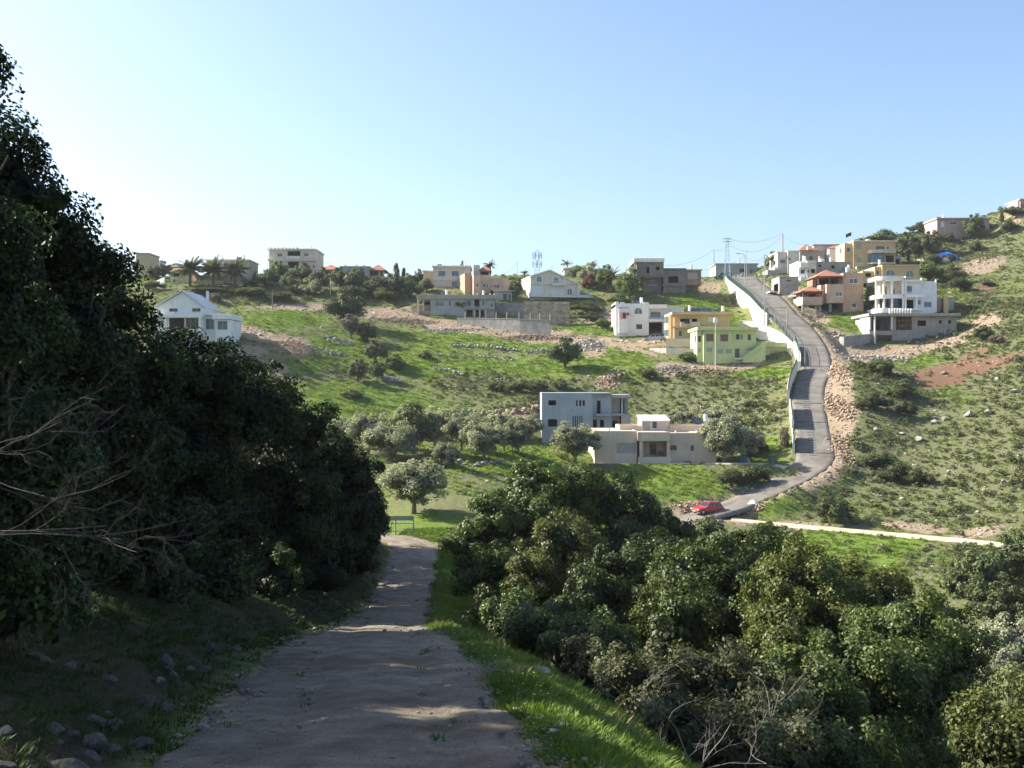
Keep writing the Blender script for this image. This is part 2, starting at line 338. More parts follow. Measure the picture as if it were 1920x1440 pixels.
def height(x, y, detail=True):
    shp = np.shape(x); x = np.ravel(np.asarray(x, float)); y = np.ravel(np.asarray(y, float)); z = tps(x, y)
    if detail:
        far = sstep(70, 120, y); a = .05 + .35 * far
        z = z + a * fbm(x * .12, y * .12, 1.3, 4) + .12 * far * fbm(x * .6, y * .6, 5.1, 3) + .03 * (1 - far) * fbm(x * 1.1, y * 1.1, 9.2, 3)
    for nm, (c, drop, bl, br) in ROADS.items():
        d, j, s = near_line(x, y, c); h = c[j, 3]; b = np.where(s > 0, bl, br)
        w = 1 - sstep(0, 1, (d - h - .25) / b); zr = c[j, 2] - drop * (1 - sstep(h - .2, h + .35, d))
        z = z * (1 - w) + zr * w
    return z.reshape(shp)
def hz(x, y): return float(height(np.array([x]), np.array([y]))[0])
def ground_at(px, py, y0=8, y1=340):
    "where the ray through a photo pixel meets the ground"
    Y = np.linspace(y0, y1, 700); x = (px - 960) / FOC * Y; z = EYE - (py - 720) / FOC * Y
    hh = height(x, Y); k = np.where(hh >= z)[0]
    if len(k) == 0: return None
    i = k[0]
    if i == 0: return np.array([x[0], Y[0], hh[0]])
    a = (z[i - 1] - hh[i - 1]); b_ = (hh[i] - z[i]); t = a / (a + b_ + 1e-9); yy = Y[i - 1] + (Y[i] - Y[i - 1]) * t
    return np.array([(px - 960) / FOC * yy, yy, EYE - (py - 720) / FOC * yy])

# grid: fine near the camera, coarser far
def grow(a, b, s0, k):
    o = [a]
    while o[-1] < b: o.append(o[-1] + max(s0, k * (o[-1] - a)))
    return o
ys = [-60, -40, -28, -18, -12, -8, -5, -3, -1] + grow(0, 330, .26, .0088) + [345, 365, 400, 450, 520, 620, 760, 1000, 1400, 2000]
xp = grow(0, 150, .3, .0145); xs = [-2000, -1200, -700, -420, -300, -240, -200, -175] + [-v for v in xp[::-1]] + xp[1:] + [175, 200, 240, 300, 420, 700, 1200, 2000]
GX, GY = np.meshgrid(np.array(xs, float), np.array(ys, float))
gx_c = np.clip(GX, -330, 360); gy_c = np.clip(GY, -60, 760)
GZ = height(gx_c, gy_c); GZ = GZ - np.maximum(0, np.abs(GX) - 330) * .03 - np.maximum(0, GY - 760) * .02
print('grid', GX.shape)

# ------------------------------------------------------------------ what grows where, painted as masks on the ground
PXg = 960 + GX / np.maximum(GY, 3) * FOC; PYg = 720 + (EYE - GZ) / np.maximum(GY, 3) * FOC
def blob(px, py, cx, cy, rx, ry, rot=0, soft=.5):
    c, s = math.cos(R(rot)), math.sin(R(rot)); u = (px - cx) * c + (py - cy) * s; v = -(px - cx) * s + (py - cy) * c
    return 1 - sstep(1 - soft, 1 + soft, np.sqrt((u / rx) ** 2 + (v / ry) ** 2))
DIRT = [(548, 648, 42, 17, 12), (440, 655, 60, 14, 5), (500, 690, 40, 14, 5), (560, 577, 90, 5, 0), (745, 594, 65, 9, 4), (690, 586, 60, 5, -4), (850, 612, 70, 10, 8), (930, 622, 90, 10, 8), (990, 630, 75, 11, 6), (1040, 630, 50, 11, 0), (1105, 648, 32, 20, 30), (1150, 642, 50, 9, 10), (1190, 655, 50, 4, 12), (1240, 640, 60, 8, -8),
        (1262, 690, 35, 12, 0), (1320, 690, 45, 9, -4), (1390, 687, 60, 6, -6), (1145, 712, 28, 16, -30), (960, 780, 75, 6, -3), (470, 622, 50, 10, 20),
        (1560, 640, 34, 26, 25), (1585, 660, 40, 25, 10), (1560, 700, 16, 50, 0), (1580, 760, 26, 70, -5), (1568, 850, 18, 50, 8), (1545, 895, 40, 12, -30), (1640, 665, 90, 14, -8), (1760, 645, 70, 10, -18), (1850, 605, 35, 12, -20), (1530, 590, 30, 16, 20), (1480, 545, 20, 16, 20), (1300, 952, 45, 12, -10), (1400, 925, 55, 7, -18), (1350, 975, 55, 9, 5), (1280, 975, 50, 9, 0),
        (1840, 498, 55, 12, -10), (1775, 485, 25, 6, 0), (1790, 640, 30, 8, -20), (1740, 990, 40, 10, 5), (1690, 985, 40, 8, 5), (1830, 1000, 50, 9, -8), (1500, 985, 60, 6, 3), (1640, 760, 30, 12, -20), (1900, 410, 25, 8, 0), (760, 1012, 60, 8, 0), (1330, 545, 20, 14, 0), (1150, 590, 30, 12, 0), (1120, 600, 25, 12, 0)]
BURN = [(1790, 695, 80, 14, -8), (1860, 680, 70, 10, -12), (1760, 715, 50, 10, 0), (1830, 665, 40, 8, -20), (1850, 540, 20, 6, 0)]
LUSH = [(700, 760, 130, 28, 0), (640, 735, 90, 18, 0), (900, 640, 140, 14, 4), (960, 690, 130, 18, 0), (800, 680, 90, 30, 0), (1130, 675, 40, 30, 0), (1060, 740, 120, 10, 0), (1180, 720, 30, 20, 0), (950, 855, 120, 26, 0), (780, 985, 70, 22, 0), (1240, 905, 120, 30, 0), (1420, 860, 50, 10, 0), (1500, 950, 130, 14, 0), (1600, 1030, 160, 28, 5), (1800, 745, 28, 13, 10), (1720, 680, 40, 8, -15), (1590, 610, 45, 18, 0), (1330, 590, 70, 24, 30), (1160, 660, 60, 20, 20), (1100, 620, 50, 8, 0), (520, 600, 80, 14, 0), (620, 660, 60, 30, 0), (1440, 700, 50, 8, 0), (1450, 830, 30, 14, 0), (1780, 560, 30, 16, 0), (860, 765, 40, 8, 0), (560, 690, 40, 10, 0), (330, 525, 60, 8, 0)]
SCRUB = [(1000, 745, 190, 34, 0), (1300, 740, 180, 44, 0), (1780, 860, 260, 130, 0), (1800, 600, 140, 60, 0), (1780, 460, 160, 60, 0), (900, 715, 90, 20, 0), (1180, 905, 0.1, 0.1, 0), (660, 700, 60, 16, 0), (1700, 940, 220, 60, 0), (1420, 780, 60, 50, 0), (1660, 730, 80, 60, 0), (460, 560, 130, 14, 0), (1080, 590, 60, 20, 0), (1800, 1050, 120, 30, 0), (1880, 780, 120, 140, 0)]
def masks(px, py, x, y):
    front = np.asarray(y) > 80
    n1 = fbm(x * .25, y * .25, 2.2, 4); wob = n1 * 10; qx = px + wob * 1.2; qy = py + fbm(x * .3, y * .3, 8.8, 3) * 7
    def acc(L, soft=.5):
        m = np.zeros(np.shape(px))
        for b in L: m = np.maximum(m, blob(qx, qy, *b[:5], soft=soft) if len(b) == 5 else 0)
        return m * front
    d = acc(DIRT); u = acc(BURN); l = acc(LUSH, .6); s = acc(SCRUB, .4)
    return d, u, l, s
mD, mU, mL, mS = masks(PXg, PYg, GX, GY)
# verges: lush by the track, bare soil under the trees on the left bank
td, tj, ts = near_line(GX, GY, ROADS['track'][0]); td = td.reshape(GX.shape); ts = ts.reshape(GX.shape); th = ROADS['track'][0][tj, 3].reshape(GX.shape)
near = (GY < 80)
mL = np.where(near, np.where(ts < 0, 1 - sstep(2.5, 7, td - th) * .6, .55 - .5 * sstep(1.2, 4, td - th)), mL)
mD = np.where(near, np.maximum(1 - sstep(-.1, .28, td - th + .18 * fbm(GX * 1.3, GY * 1.3, 4.4, 3)), np.where(ts > 0, .35 + .3 * fbm(GX * .5, GY * .5, 3.3, 3), 0)), mD)
mShade = np.where(near & (ts > 0), sstep(-.1, .9, td - th + .3 * fbm(GX * 1.3, GY * 1.3, 4.4, 3)), 0) * (GX > -60)  # mask where tree shade is painted into the ground colour
mShade = np.maximum(mShade, np.where(near & (ts < 0), sstep(2.2, 4.5, td - th), 0) * (GX < 40))
ad = near_line(GX, GY, ROADS['asphalt'][0]); dd = (ad[0] - ROADS['asphalt'][0][ad[1], 3]).reshape(GX.shape)
mD = np.maximum(mD, .8 * (1 - sstep(.2, 1.6, dd)) * (GY < 260) * (ad[2].reshape(GX.shape) < 0))

nr, nc = GX.shape
V = np.stack([GX, GY, GZ], -1).reshape(-1, 3); ii = np.arange(nr * nc).reshape(nr, nc)
F = np.stack([ii[:-1, :-1], ii[:-1, 1:], ii[1:, 1:], ii[1:, :-1]], -1).reshape(-1, 4)
me = np_mesh('hillside_ground', V, F, True, {'mask': np.stack([mD, mL, mS], -1).reshape(-1, 3), 'burn': mU.ravel(), 'tree_shade': mShade.ravel()})
m, nd, lk, b = nodes_of('hillside_soil_and_grass')
tc = nd.new('ShaderNodeTexCoord'); pos = tc.outputs['Object']
am = attr_node(nd, 'mask'); sp = nd.new('ShaderNodeSeparateColor'); lk.new(am.outputs['Color'], sp.inputs[0]); ab = attr_node(nd, 'burn'); al = attr_node(nd, 'tree_shade')
nA = noise(nd, lk, .35, 7, .62, vec=pos); nB = noise(nd, lk, 2.4, 6, .65, vec=pos); nC = noise(nd, lk, 11, 5, .7, vec=pos); nE = noise(nd, lk, .09, 4, .6, vec=pos)
grass = ramp(nd, [(.25, (.06, .095, .02)), (.5, (.115, .17, .03)), (.75, (.18, .225, .05))]); lk.new(nB.outputs[0], grass.inputs[0])
dry = ramp(nd, [(.3, (.075, .09, .035)), (.5, (.13, .14, .06)), (.7, (.21, .19, .105))]); lk.new(nB.outputs[0], dry.inputs[0])
fL = math_n(nd, lk, 'ADD', sp.outputs[1], math_n(nd, lk, 'MULTIPLY', math_n(nd, lk, 'SUBTRACT', nA.outputs[0], .5), 2.2))
rl = ramp(nd, [(.1, (0, 0, 0)), (.45, (1, 1, 1))]); lk.new(fL, rl.inputs[0])
c1 = mix(nd, lk, rl.outputs[0], dry.outputs[0], grass.outputs[0])
scr = ramp(nd, [(.3, (.065, .075, .034)), (.5, (.12, .13, .062)), (.7, (.20, .19, .115))]); lk.new(nC.outputs[0], scr.inputs[0]); fS = math_n(nd, lk, 'ADD', sp.outputs[2], math_n(nd, lk, 'MULTIPLY', math_n(nd, lk, 'SUBTRACT', nB.outputs[0], .5), 1.6)); rsn = ramp(nd, [(.45, (0, 0, 0)), (.75, (1, 1, 1))]); lk.new(fS, rsn.inputs[0]); c1 = mix(nd, lk, math_n(nd, lk, 'MULTIPLY', rsn.outputs[0], .75), c1, scr.outputs[0])
soil = ramp(nd, [(.25, (.15, .105, .07)), (.5, (.27, .205, .14)), (.75, (.41, .34, .25))]); lk.new(nC.outputs[0], soil.inputs[0])
fD = math_n(nd, lk, 'ADD', sp.outputs[0], math_n(nd, lk, 'MULTIPLY', math_n(nd, lk, 'SUBTRACT', nB.outputs[0], .5), 1.1))
rd = ramp(nd, [(.34, (0, 0, 0)), (.58, (1, 1, 1))]); lk.new(fD, rd.inputs[0])
c2 = mix(nd, lk, rd.outputs[0], c1, soil.outputs[0])
bcol = ramp(nd, [(.3, (.09, .05, .032)), (.7, (.24, .14, .09))]); lk.new(nC.outputs[0], bcol.inputs[0])
fU = math_n(nd, lk, 'ADD', ab.outputs['Fac'], math_n(nd, lk, 'MULTIPLY', math_n(nd, lk, 'SUBTRACT', nB.outputs[0], .5), .9)); ru = ramp(nd, [(.35, (0, 0, 0)), (.6, (1, 1, 1))]); lk.new(fU, ru.inputs[0])
c3 = mix(nd, lk, ru.outputs[0], c2, bcol.outputs[0])
lit = ramp(nd, [(.3, (.014, .012, .008)), (.5, (.033, .028, .018)), (.7, (.06, .055, .032))]); lk.new(nC.outputs[0], lit.inputs[0]); c3 = mix(nd, lk, math_n(nd, lk, 'MULTIPLY', al.outputs['Fac'], .92), c3, lit.outputs[0])  # near-black tones put the shade under the trees into the soil colour
lk.new(c3, b.inputs['Base Color']); b.inputs['Roughness'].default_value = 1.0; b.inputs['Specular IOR Level'].default_value = .1
bh = math_n(nd, lk, 'ADD', nB.outputs[0], math_n(nd, lk, 'MULTIPLY', nC.outputs[0], .5)); bump(nd, lk, b, bh, .8, .18)
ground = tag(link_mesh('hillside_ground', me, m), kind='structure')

# ------------------------------------------------------------------ road sheets
def road_sheet(name, c, mat, nu=9, rough=0.03, wob=.12, sink=.22, skirt=.25, ruts=0):
    t = np.gradient(c[:, :2], axis=0); t /= np.linalg.norm(t, axis=1)[:, None] + 1e-9; nrm = np.stack([t[:, 1], -t[:, 0]], 1)
    u = np.linspace(-1, 1, nu); rows = []
    L = np.concatenate([[0], np.cumsum(np.linalg.norm(np.diff(c[:, :2], axis=0), axis=1))])
    for k in range(nu + 2):
        if k == 0 or k == nu + 1:
            sgn = -1 if k == 0 else 1
            off = sgn * (c[:, 3] + skirt + wob * fbm(L * .7, L * 0 + sgn * 5, 1.1, 3)); z = c[:, 2] - sink
        else:
            uu = u[k - 1]; off = uu * (c[:, 3] + (wob * fbm(L * .7, L * 0 + np.sign(uu) * 5, 1.1, 3) if abs(uu) > .9 else 0))
            z = c[:, 2] + .02 * (1 - uu * uu) - ruts * (np.exp(-((abs(uu) - .5) / .16) ** 2)) + .0
        x = c[:, 0] + nrm[:, 0] * off; y = c[:, 1] + nrm[:, 1] * off
        if 0 < k < nu + 1: z = z + rough * fbm(x * .9, y * .9, 6.6, 4)
        rows.append(np.stack([x, y, z], 1))
    V = np.stack(rows, 1).reshape(-1, 3); n = len(c); w = nu + 2; ii = np.arange(n * w).reshape(n, w)
    F = np.stack([ii[:-1, :-1], ii[:-1, 1:], ii[1:, 1:], ii[1:, :-1]], -1).reshape(-1, 4)
    return tag(link_mesh(name, np_mesh(name, V, F, True), mat), kind='structure')
def dirt_mat(name, stops, scale=1.2, bmp=.6, dist=.05):
    m, nd, lk, b = nodes_of(name); tc = nd.new('ShaderNodeTexCoord')
    n1 = noise(nd, lk, scale, 8, .65, vec=tc.outputs['Object']); r = ramp(nd, stops); lk.new(n1.outputs[0], r.inputs[0])
    n2 = noise(nd, lk, 26, 5, .75, vec=tc.outputs['Object']); r2 = ramp(nd, [(.4, (.62, .6, .58)), (.6, (1, 1, 1)), (.78, (1.3, 1.28, 1.22))]); lk.new(n2.outputs[0], r2.inputs[0])
    n4 = noise(nd, lk, .45, 5, .6, vec=tc.outputs['Object']); r4 = ramp(nd, [(.36, (.74, .67, .61)), (.5, (1, 1, 1)), (.68, (1.12, 1.14, 1.16))]); lk.new(n4.outputs[0], r4.inputs[0])
    c = mix(nd, lk, .9, mix(nd, lk, .8, r.outputs[0], r4.outputs[0], 'MULTIPLY'), r2.outputs[0], 'MULTIPLY'); lk.new(c, b.inputs['Base Color']); b.inputs['Roughness'].default_value = .97; b.inputs['Specular IOR Level'].default_value = .2
    h = math_n(nd, lk, 'ADD', n2.outputs[0], math_n(nd, lk, 'MULTIPLY', n1.outputs[0], 2.0)); bump(nd, lk, b, h, bmp, dist); return m
road_sheet('dirt_track', ROADS['track'][0], dirt_mat('trodden_earth', [(.3, (.14, .116, .088)), (.5, (.24, .205, .158)), (.72, (.35, .305, .24))], scale=1.6, bmp=.8, dist=.06), nu=25, rough=.055, wob=.5, ruts=.045)
road_sheet('asphalt_lane', ROADS['asphalt'][0], dirt_mat('worn_asphalt', [(.3, (.14, .134, .122)), (.5, (.19, .18, .16)), (.72, (.25, .23, .2))], scale=.5, bmp=.25, dist=.02), nu=9, rough=.02, wob=.1, sink=.4)
road_sheet('gravel_path', ROADS['pale'][0], dirt_mat('pale_gravel', [(.3, (.52, .43, .29)), (.5, (.64, .55, .39)), (.72, (.72, .64, .49))], scale=.7, bmp=.3, dist=.03), nu=7, rough=.03, wob=.25)
road_sheet('garden_path', ROADS['drive'][0], dirt_mat('pale_concrete_path', [(.3, (.46, .40, .32)), (.5, (.55, .48, .39)), (.72, (.62, .56, .46))], scale=.7, bmp=.3, dist=.03), nu=7, rough=.02, wob=.12)
road_sheet('driveway', ROADS['villa'][0], dirt_mat('trodden_drive', [(.3, (.36, .29, .21)), (.5, (.47, .39, .29)), (.72, (.55, .47, .37))], scale=.7, bmp=.3, dist=.03), nu=7, rough=.03, wob=.2)
# ------------------------------------------------------------------ building kit
M_frame_w = plain('white_window_frame', (.75, .75, .72), .45); M_frame_g = plain('grey_metal', (.28, .29, .30), .5, .3); M_frame_b = plain('brown_wood', (.13, .075, .045), .7)
M_glass = glass_mat('window_glass'); M_glass_d = glass_mat('dark_glass', (.025, .03, .035)); M_glass_b = glass_mat('bluish_glass', (.09, .16, .20))
M_tile = None
def tile_mat():
    m, nd, lk, b = nodes_of('red_roof_tiles'); tc = nd.new('ShaderNodeTexCoord')
    w = nd.new('ShaderNodeTexWave'); w.inputs['Scale'].default_value = 4.0; w.inputs['Distortion'].default_value = .6; lk.new(tc.outputs['Object'], w.inputs['Vector'])
    n = noise(nd, lk, 3, 5, .6, vec=tc.outputs['Object']); r = ramp(nd, [(.3, (.24, .09, .055)), (.55, (.37, .15, .09)), (.75, (.46, .22, .14))]); lk.new(n.outputs[0], r.inputs[0])
    lk.new(r.outputs[0], b.inputs['Base Color']); b.inputs['Roughness'].default_value = .85; bump(nd, lk, b, w.outputs['Fac'], .6, .06); return m
M_tile = tile_mat()
W = dict(white=plaster('white_render', (.74, .74, .72), .08, streak=.2), cream=plaster('cream_render', (.60, .52, .42), .12), beige=plaster('beige_render', (.60, .485, .37), .10, streak=.25), tan=plaster('tan_render', (.47, .37, .26), .14),
         grey=plaster('grey_render', (.36, .355, .34), .15), bluegrey=plaster('bluish_cement_render', (.27, .325, .375), .14, streak=.4, scale=.4), conc=plaster('raw_concrete', (.33, .305, .27), .2, streak=.5), dark=plaster('weathered_dark_concrete', (.16, .15, .135), .25, streak=.6),
         ochre=plaster('ochre_render', (.60, .43, .235), .12), green=plaster('pale_green_render', (.50, .56, .26), .10, streak=.25), terra=plaster('terracotta_render', (.45, .30, .20), .12), salmon=plaster('salmon_render', (.52, .37, .27), .12), pink=plaster('dusty_pink_render', (.47, .32, .28), .14),
         yellow=plaster('yellow_ochre_render', (.60, .42, .21), .12), brown=plaster('brown_render', (.24, .165, .12), .2), limestone=plaster('pale_limestone_facing', (.66, .60, .50), .15, scale=1.2), trim=plaster('white_trim', (.70, .68, .62), .1, streak=.3))
M_shut = plain('grey_roller_shutter', (.34, .33, .31), .6); M_shut_b = plain('brown_shutter', (.17, .11, .085), .7); M_shut_w = plain('white_roller_shutter', (.68, .68, .67), .55); M_door = plain('brown_door', (.11, .07, .05), .6); M_int = plain('dark_interior', (.11, .10, .09), .9)
M_metal = plain('galvanised_steel', (.45, .46, .47), .45, .6); M_blue = plain('faded_blue_steel', (.22, .30, .38), .55, .3); M_tank = plain('white_boiler', (.78, .78, .76), .4); M_solar = glass_mat('solar_glass', (.03, .045, .07), .12)

class House:
    def __init__(s, name, label, px, py, Y, yaw=0, cat='house', group=None):
        s.px, s.py, s.Y, s.s = px, py, Y, Y / FOC; s.k = s.s / math.cos(R(yaw)); s.o = empty(name, P(px, py, Y), R(yaw)); tag(s.o, label, cat, group)
    def X(s, p): return (p - s.px) * s.k
    def Z(s, p): return (s.py - p) * s.s
    def part(s, name, mb, mat, **kw): return mb.build(name, mat, s.o, **kw)
    def plane(s, face, x0, x1, y0, y1):
        "origin, u axis, inward normal of a facade"
        return {'F': (Vector((x0, y0, 0)), Vector((1, 0, 0)), Vector((0, 1, 0)), x1 - x0), 'L': (Vector((x0, y1, 0)), Vector((0, -1, 0)), Vector((1, 0, 0)), y1 - y0),
                'R': (Vector((x1, y0, 0)), Vector((0, 1, 0)), Vector((-1, 0, 0)), y1 - y0), 'B': (Vector((x1, y1, 0)), Vector((-1, 0, 0)), Vector((0, -1, 0)), x1 - x0)}[face]
    def facade(s, mb, pl, z0, z1, ops, rd=.2):
        o, u, n, w = pl; us = sorted({0.0, w, *[a for q in ops for a in (q[0], q[2])]}); zs = sorted({z0, z1, *[a for q in ops for a in (q[1], q[3])]})
        pt = lambda a, z, d=0: tuple(o + u * a + n * d + Vector((0, 0, z)))
        for i in range(len(us) - 1):
            for j in range(len(zs) - 1):
                a, b, c, d = us[i], us[i + 1], zs[j], zs[j + 1]; mu, mz = (a + b) / 2, (c + d) / 2
                if any(q[0] < mu < q[2] and q[1] < mz < q[3] for q in ops): continue
                mb.quad(pt(a, c), pt(b, c), pt(b, d), pt(a, d))
        for q in ops:
            a, c, b, d = q[:4]
            for e, f in (((a, c), (b, c)), ((b, c), (b, d)), ((b, d), (a, d)), ((a, d), (a, c))): mb.quad(pt(*e), pt(*e, rd), pt(*f, rd), pt(*f))
    def fill(s, pl, q, kind):
        o, u, n, w = pl; a, c, b, d = q[:4]
        def bx(mb, a0, a1, c0, c1, d0, d1):
            vs = [tuple(o + u * x + n * y + Vector((0, 0, z))) for z in (c0, c1) for x, y in ((a0, d0), (a1, d0), (a1, d1), (a0, d1))]
            mb.add(vs, [(0, 3, 2, 1), (4, 5, 6, 7), (0, 1, 5, 4), (1, 2, 6, 5), (2, 3, 7, 6), (3, 0, 4, 7)])
        t = kind[0]; f = .07
        if t == 'w':
            fm = {'w': M_frame_w, 'g': M_frame_g, 'b': M_frame_b}[kind[1] if len(kind) > 1 else 'w']; gm = {'d': M_glass_d, 'b': M_glass_b}.get(kind[2] if len(kind) > 2 else '', M_glass)
            mb = MB(); bx(mb, a, a + f, c, d, .1, .18); bx(mb, b - f, b, c, d, .1, .18); bx(mb, a + f, b - f, c, c + f, .1, .18); bx(mb, a + f, b - f, d - f, d, .1, .18)
            nm = max(1, round((b - a) / .8)) - 1
            for i in range(nm): x = a + (b - a) * (i + 1) / (nm + 1); bx(mb, x - .035, x + .035, c + f, d - f, .1, .18)
            wo = s.part('window', mb, fm); g_ = MB(); bx(g_, a + f, b - f, c + f, d - f, .14, .16); g_.build('pane', gm, wo)
            sl = MB(); bx(sl, a - .08, b + .08, c - .09, c - .005, -.09, .12); sl.build('sill', W['trim'], wo)
        elif t == 's':
            mb = MB(); n_ = max(3, int((d - c) / .16)); h = (d - c) / n_
            for i in range(n_): bx(mb, a + .01, b - .01, c + i * h, c + (i + .86) * h, .06 + .02 * (i % 2), .15)
            bx(mb, a + .01, b - .01, c, d, .12, .16)
            s.part('roller_shutter', mb, {'b': M_shut_b, 'w': M_shut_w}.get(kind[1:2], M_shut))
        elif t == 'd':
            mb = MB(); bx(mb, a + .03, b - .03, c, d - .03, .1, .16); do = s.part('door', mb, M_door if kind[1:2] != 'g' else M_frame_g); h = MB(); bx(h, b - .2, b - .14, c + .95, c + 1.1, .05, .11); h.build('handle', M_metal, do)
    def vol(s, x0, x1, yt, yb, y0, dep, mat, F=(), L=(), Rr=(), below=2.0, roof=True, name='wall', rd=.2, floors=(), bshift=0):
        "a block of wall in photo pixels; F openings in pixels, L / Rr openings as (metres from the front, py, metres, py, kind)"
        a, b, z1, z0 = s.X(x0), s.X(x1), s.Z(yt), s.Z(yb) - below; y1 = y0 + dep; mb = MB()
        fo = [(s.X(q[0]) - a, s.Z(q[3]), s.X(q[2]) - a, s.Z(q[1]), q[4]) for q in F]
        lo = [(dep - q[2], s.Z(q[3]), dep - q[0], s.Z(q[1]), q[4]) for q in L]; ro = [(q[0], s.Z(q[3]), q[2], s.Z(q[1]), q[4]) for q in Rr]
        for face, ops in (('F', fo), ('L', lo), ('R', ro), ('B', [])): s.facade(mb, s.plane(face, a, b, y0, y1), z0, z1, ops, rd)
        if roof:
            zt = z1 - (.12 if roof is True else roof); mb.quad((a, y0, zt), (b, y0, zt), (b, y1, zt), (a, y1, zt))
        s.part(name, mb, mat)
        if any(q[4] == 'o' for q in (*F, *L, *Rr)):
            ib = MB(); e = .25
            ib.quad((a + e, y1 - e, z0), (b - e, y1 - e, z0), (b - e, y1 - e, z1), (a + e, y1 - e, z1))
            for fz in floors or (s.Z(yb) + .05,): ib.box(a + e, b - e, y0 + e, y1 - e, s.Z(fz) - .2 if floors else fz - .2, s.Z(fz) if floors else fz)
            s.part('inner_wall', ib, M_int)
        for face, ops in (('F', fo), ('L', lo), ('R', ro)):
            pl = s.plane(face, a, b, y0, y1)
            for q in ops: s.fill(pl, q, q[4])
        return a, b, z0, z1
    def slab(s, x0, x1, yt, th, y0, y1, mat, name='roof', over=.25):
        mb = MB(); z = s.Z(yt); mb.box(s.X(x0) - over, s.X(x1) + over, y0 - over, y1 + over, z - th, z); return s.part(name, mb, mat, bevel=.02)
    def parapet(s, x0, x1, yt, h, y0, y1, mat, t=.18, name='parapet', front=True):
        a, b, z = s.X(x0), s.X(x1), s.Z(yt); mb = MB()
        if front: mb.box(a, b, y0, y0 + t, z - h, z)
        mb.box(a, a + t, y0 + t + .002, y1 - t - .002, z - h, z - .003); mb.box(b - t, b, y0 + t + .002, y1 - t - .002, z - h, z - .003); mb.box(a, b, y1 - t, y1, z - h, z); return s.part(name, mb, mat)
    def box(s, name, x0, x1, yt, yb, y0, y1, mat, bevel=.015):
        return s.part(name, MB().box(s.X(x0), s.X(x1), y0, y1, s.Z(yb), s.Z(yt)), mat, bevel=bevel)
    def hip(s, x0, x1, yb, rise, y0, y1, over=.4, name='tiled_roof', mat=None):
        a, b, z = s.X(x0) - over, s.X(x1) + over, s.Z(yb); c, d = y0 - over, y1 + over; w, l = b - a, d - c; mb = MB(); i = min(w, l) / 2
        r0, r1 = ((a + i, (c + d) / 2), (b - i, (c + d) / 2)) if w >= l else (((a + b) / 2, c + i), ((a + b) / 2, d - i))
        if w >= l: r1 = (max(r1[0], r0[0] + .05), r1[1])
        else: r1 = (r1[0], max(r1[1], r0[1] + .05))
        vs = [(a, c, z), (b, c, z), (b, d, z), (a, d, z), (*r0, z + rise), (*r1, z + rise)] + [(a, c, z - .12), (b, c, z - .12), (b, d, z - .12), (a, d, z - .12)]
        fs = [(0, 1, 5, 4), (1, 2, 5), (2, 3, 4, 5), (3, 0, 4)] if w >= l else [(0, 1, 4), (1, 2, 5, 4), (2, 3, 5), (3, 0, 4, 5)]
        fs += [(0, 6, 7, 1), (1, 7, 8, 2), (2, 8, 9, 3), (3, 9, 6, 0), (9, 8, 7, 6)]
        return s.part(name, mb.add(vs, fs), mat or M_tile)
    def col(s, x, yt, yb, y, w, mat, name='column'):
        X = s.X(x); return s.part(name, MB().box(X - w / 2, X + w / 2, y, y + w, s.Z(yb), s.Z(yt)), mat, bevel=.02)
    def rail(s, x0, x1, yt, yb, y, mat, n=None, name='railing'):
        a, b = s.X(x0), s.X(x1); z0, z1 = s.Z(yb), s.Z(yt); mb = MB().box(a, b, y, y + .06, z1 - .06, z1); n = n or max(3, int((b - a) / .22))
        for i in range(n + 1): x = a + (b - a) * i / n; mb.box(x - .02, x + .02, y + .01, y + .05, z0, z1 - .061)
        return s.part(name, mb, mat)
    def arch(s, x0, x1, yt, yb, y, trim, glass=None):
        a, b, z0, z1 = s.X(x0), s.X(x1), s.Z(yb), s.Z(yt); r = (b - a) / 2; c = (a + b) / 2; zs = z1 - r
        def ring(k): return [(c - (r + k), z0 - (0 if k == 0 else .05))] + [(c - (r + k) * math.cos(t), zs + (r + k) * math.sin(t)) for t in np.linspace(0, math.pi, 11)] + [(c + (r + k), z0 - (0 if k == 0 else .05))]
        f = MB(); o_, i_ = ring(.14), ring(0); n = len(o_)
        for k in range(n - 1):
            q = [o_[k], o_[k + 1], i_[k + 1], i_[k]]; f.prism(q, y - .08, y + .02)
        w = s.part('arched_window', f, trim); MB().prism(i_, y - .03, y + .03).build('pane', glass or M_glass_b, w)
        MB().box(c - .03, c + .03, y - .05, y - .031, z0, z1 - .02).build('mullion', M_frame_w, w); return w
    def boiler(s, x, yb, y, h=1.0, panel=True):
        X, z = s.X(x), s.Z(yb); t = MB().tube([(X, y, z + .5), (X, y, z + .5 + h)], .28, 10); o = s.part('water_boiler', t, M_tank, smooth=False)
        st = MB()
        st.slab([(X - .3, y - .25), (X + .3, y - .25), (X + .2, y + .25), (X - .2, y + .25)], z - .1, z + .48)
        st.build('stand', M_metal, o)
        if panel:
            p = MB().add([(X - 1.6, y - .6, z + .1), (X - .5, y - .6, z + .1), (X - .5, y + .6, z + .95), (X - 1.6, y + .6, z + .95), (X - 1.6, y - .58, z + .03), (X - .5, y - .58, z + .03), (X - .5, y + .62, z + .88), (X - 1.6, y + .62, z + .88)],
                           [(0, 1, 2, 3), (7, 6, 5, 4), (0, 4, 5, 1), (1, 5, 6, 2), (2, 6, 7, 3), (3, 7, 4, 0)]); s.part('solar_panel', p, M_solar)
    def antenna(s, x, yt, yb, y):
        X = s.X(x); mb = MB().tube([(X, y, s.Z(yb)), (X, y, s.Z(yt))], .035, 5); z = s.Z(yt)
        for k in range(3): mb.tube([(X - .5 + .1 * k, y, z - .1 - .35 * k), (X + .5 - .1 * k, y, z - .1 - .35 * k)], .02, 4)
        s.part('antenna', mb, M_metal)

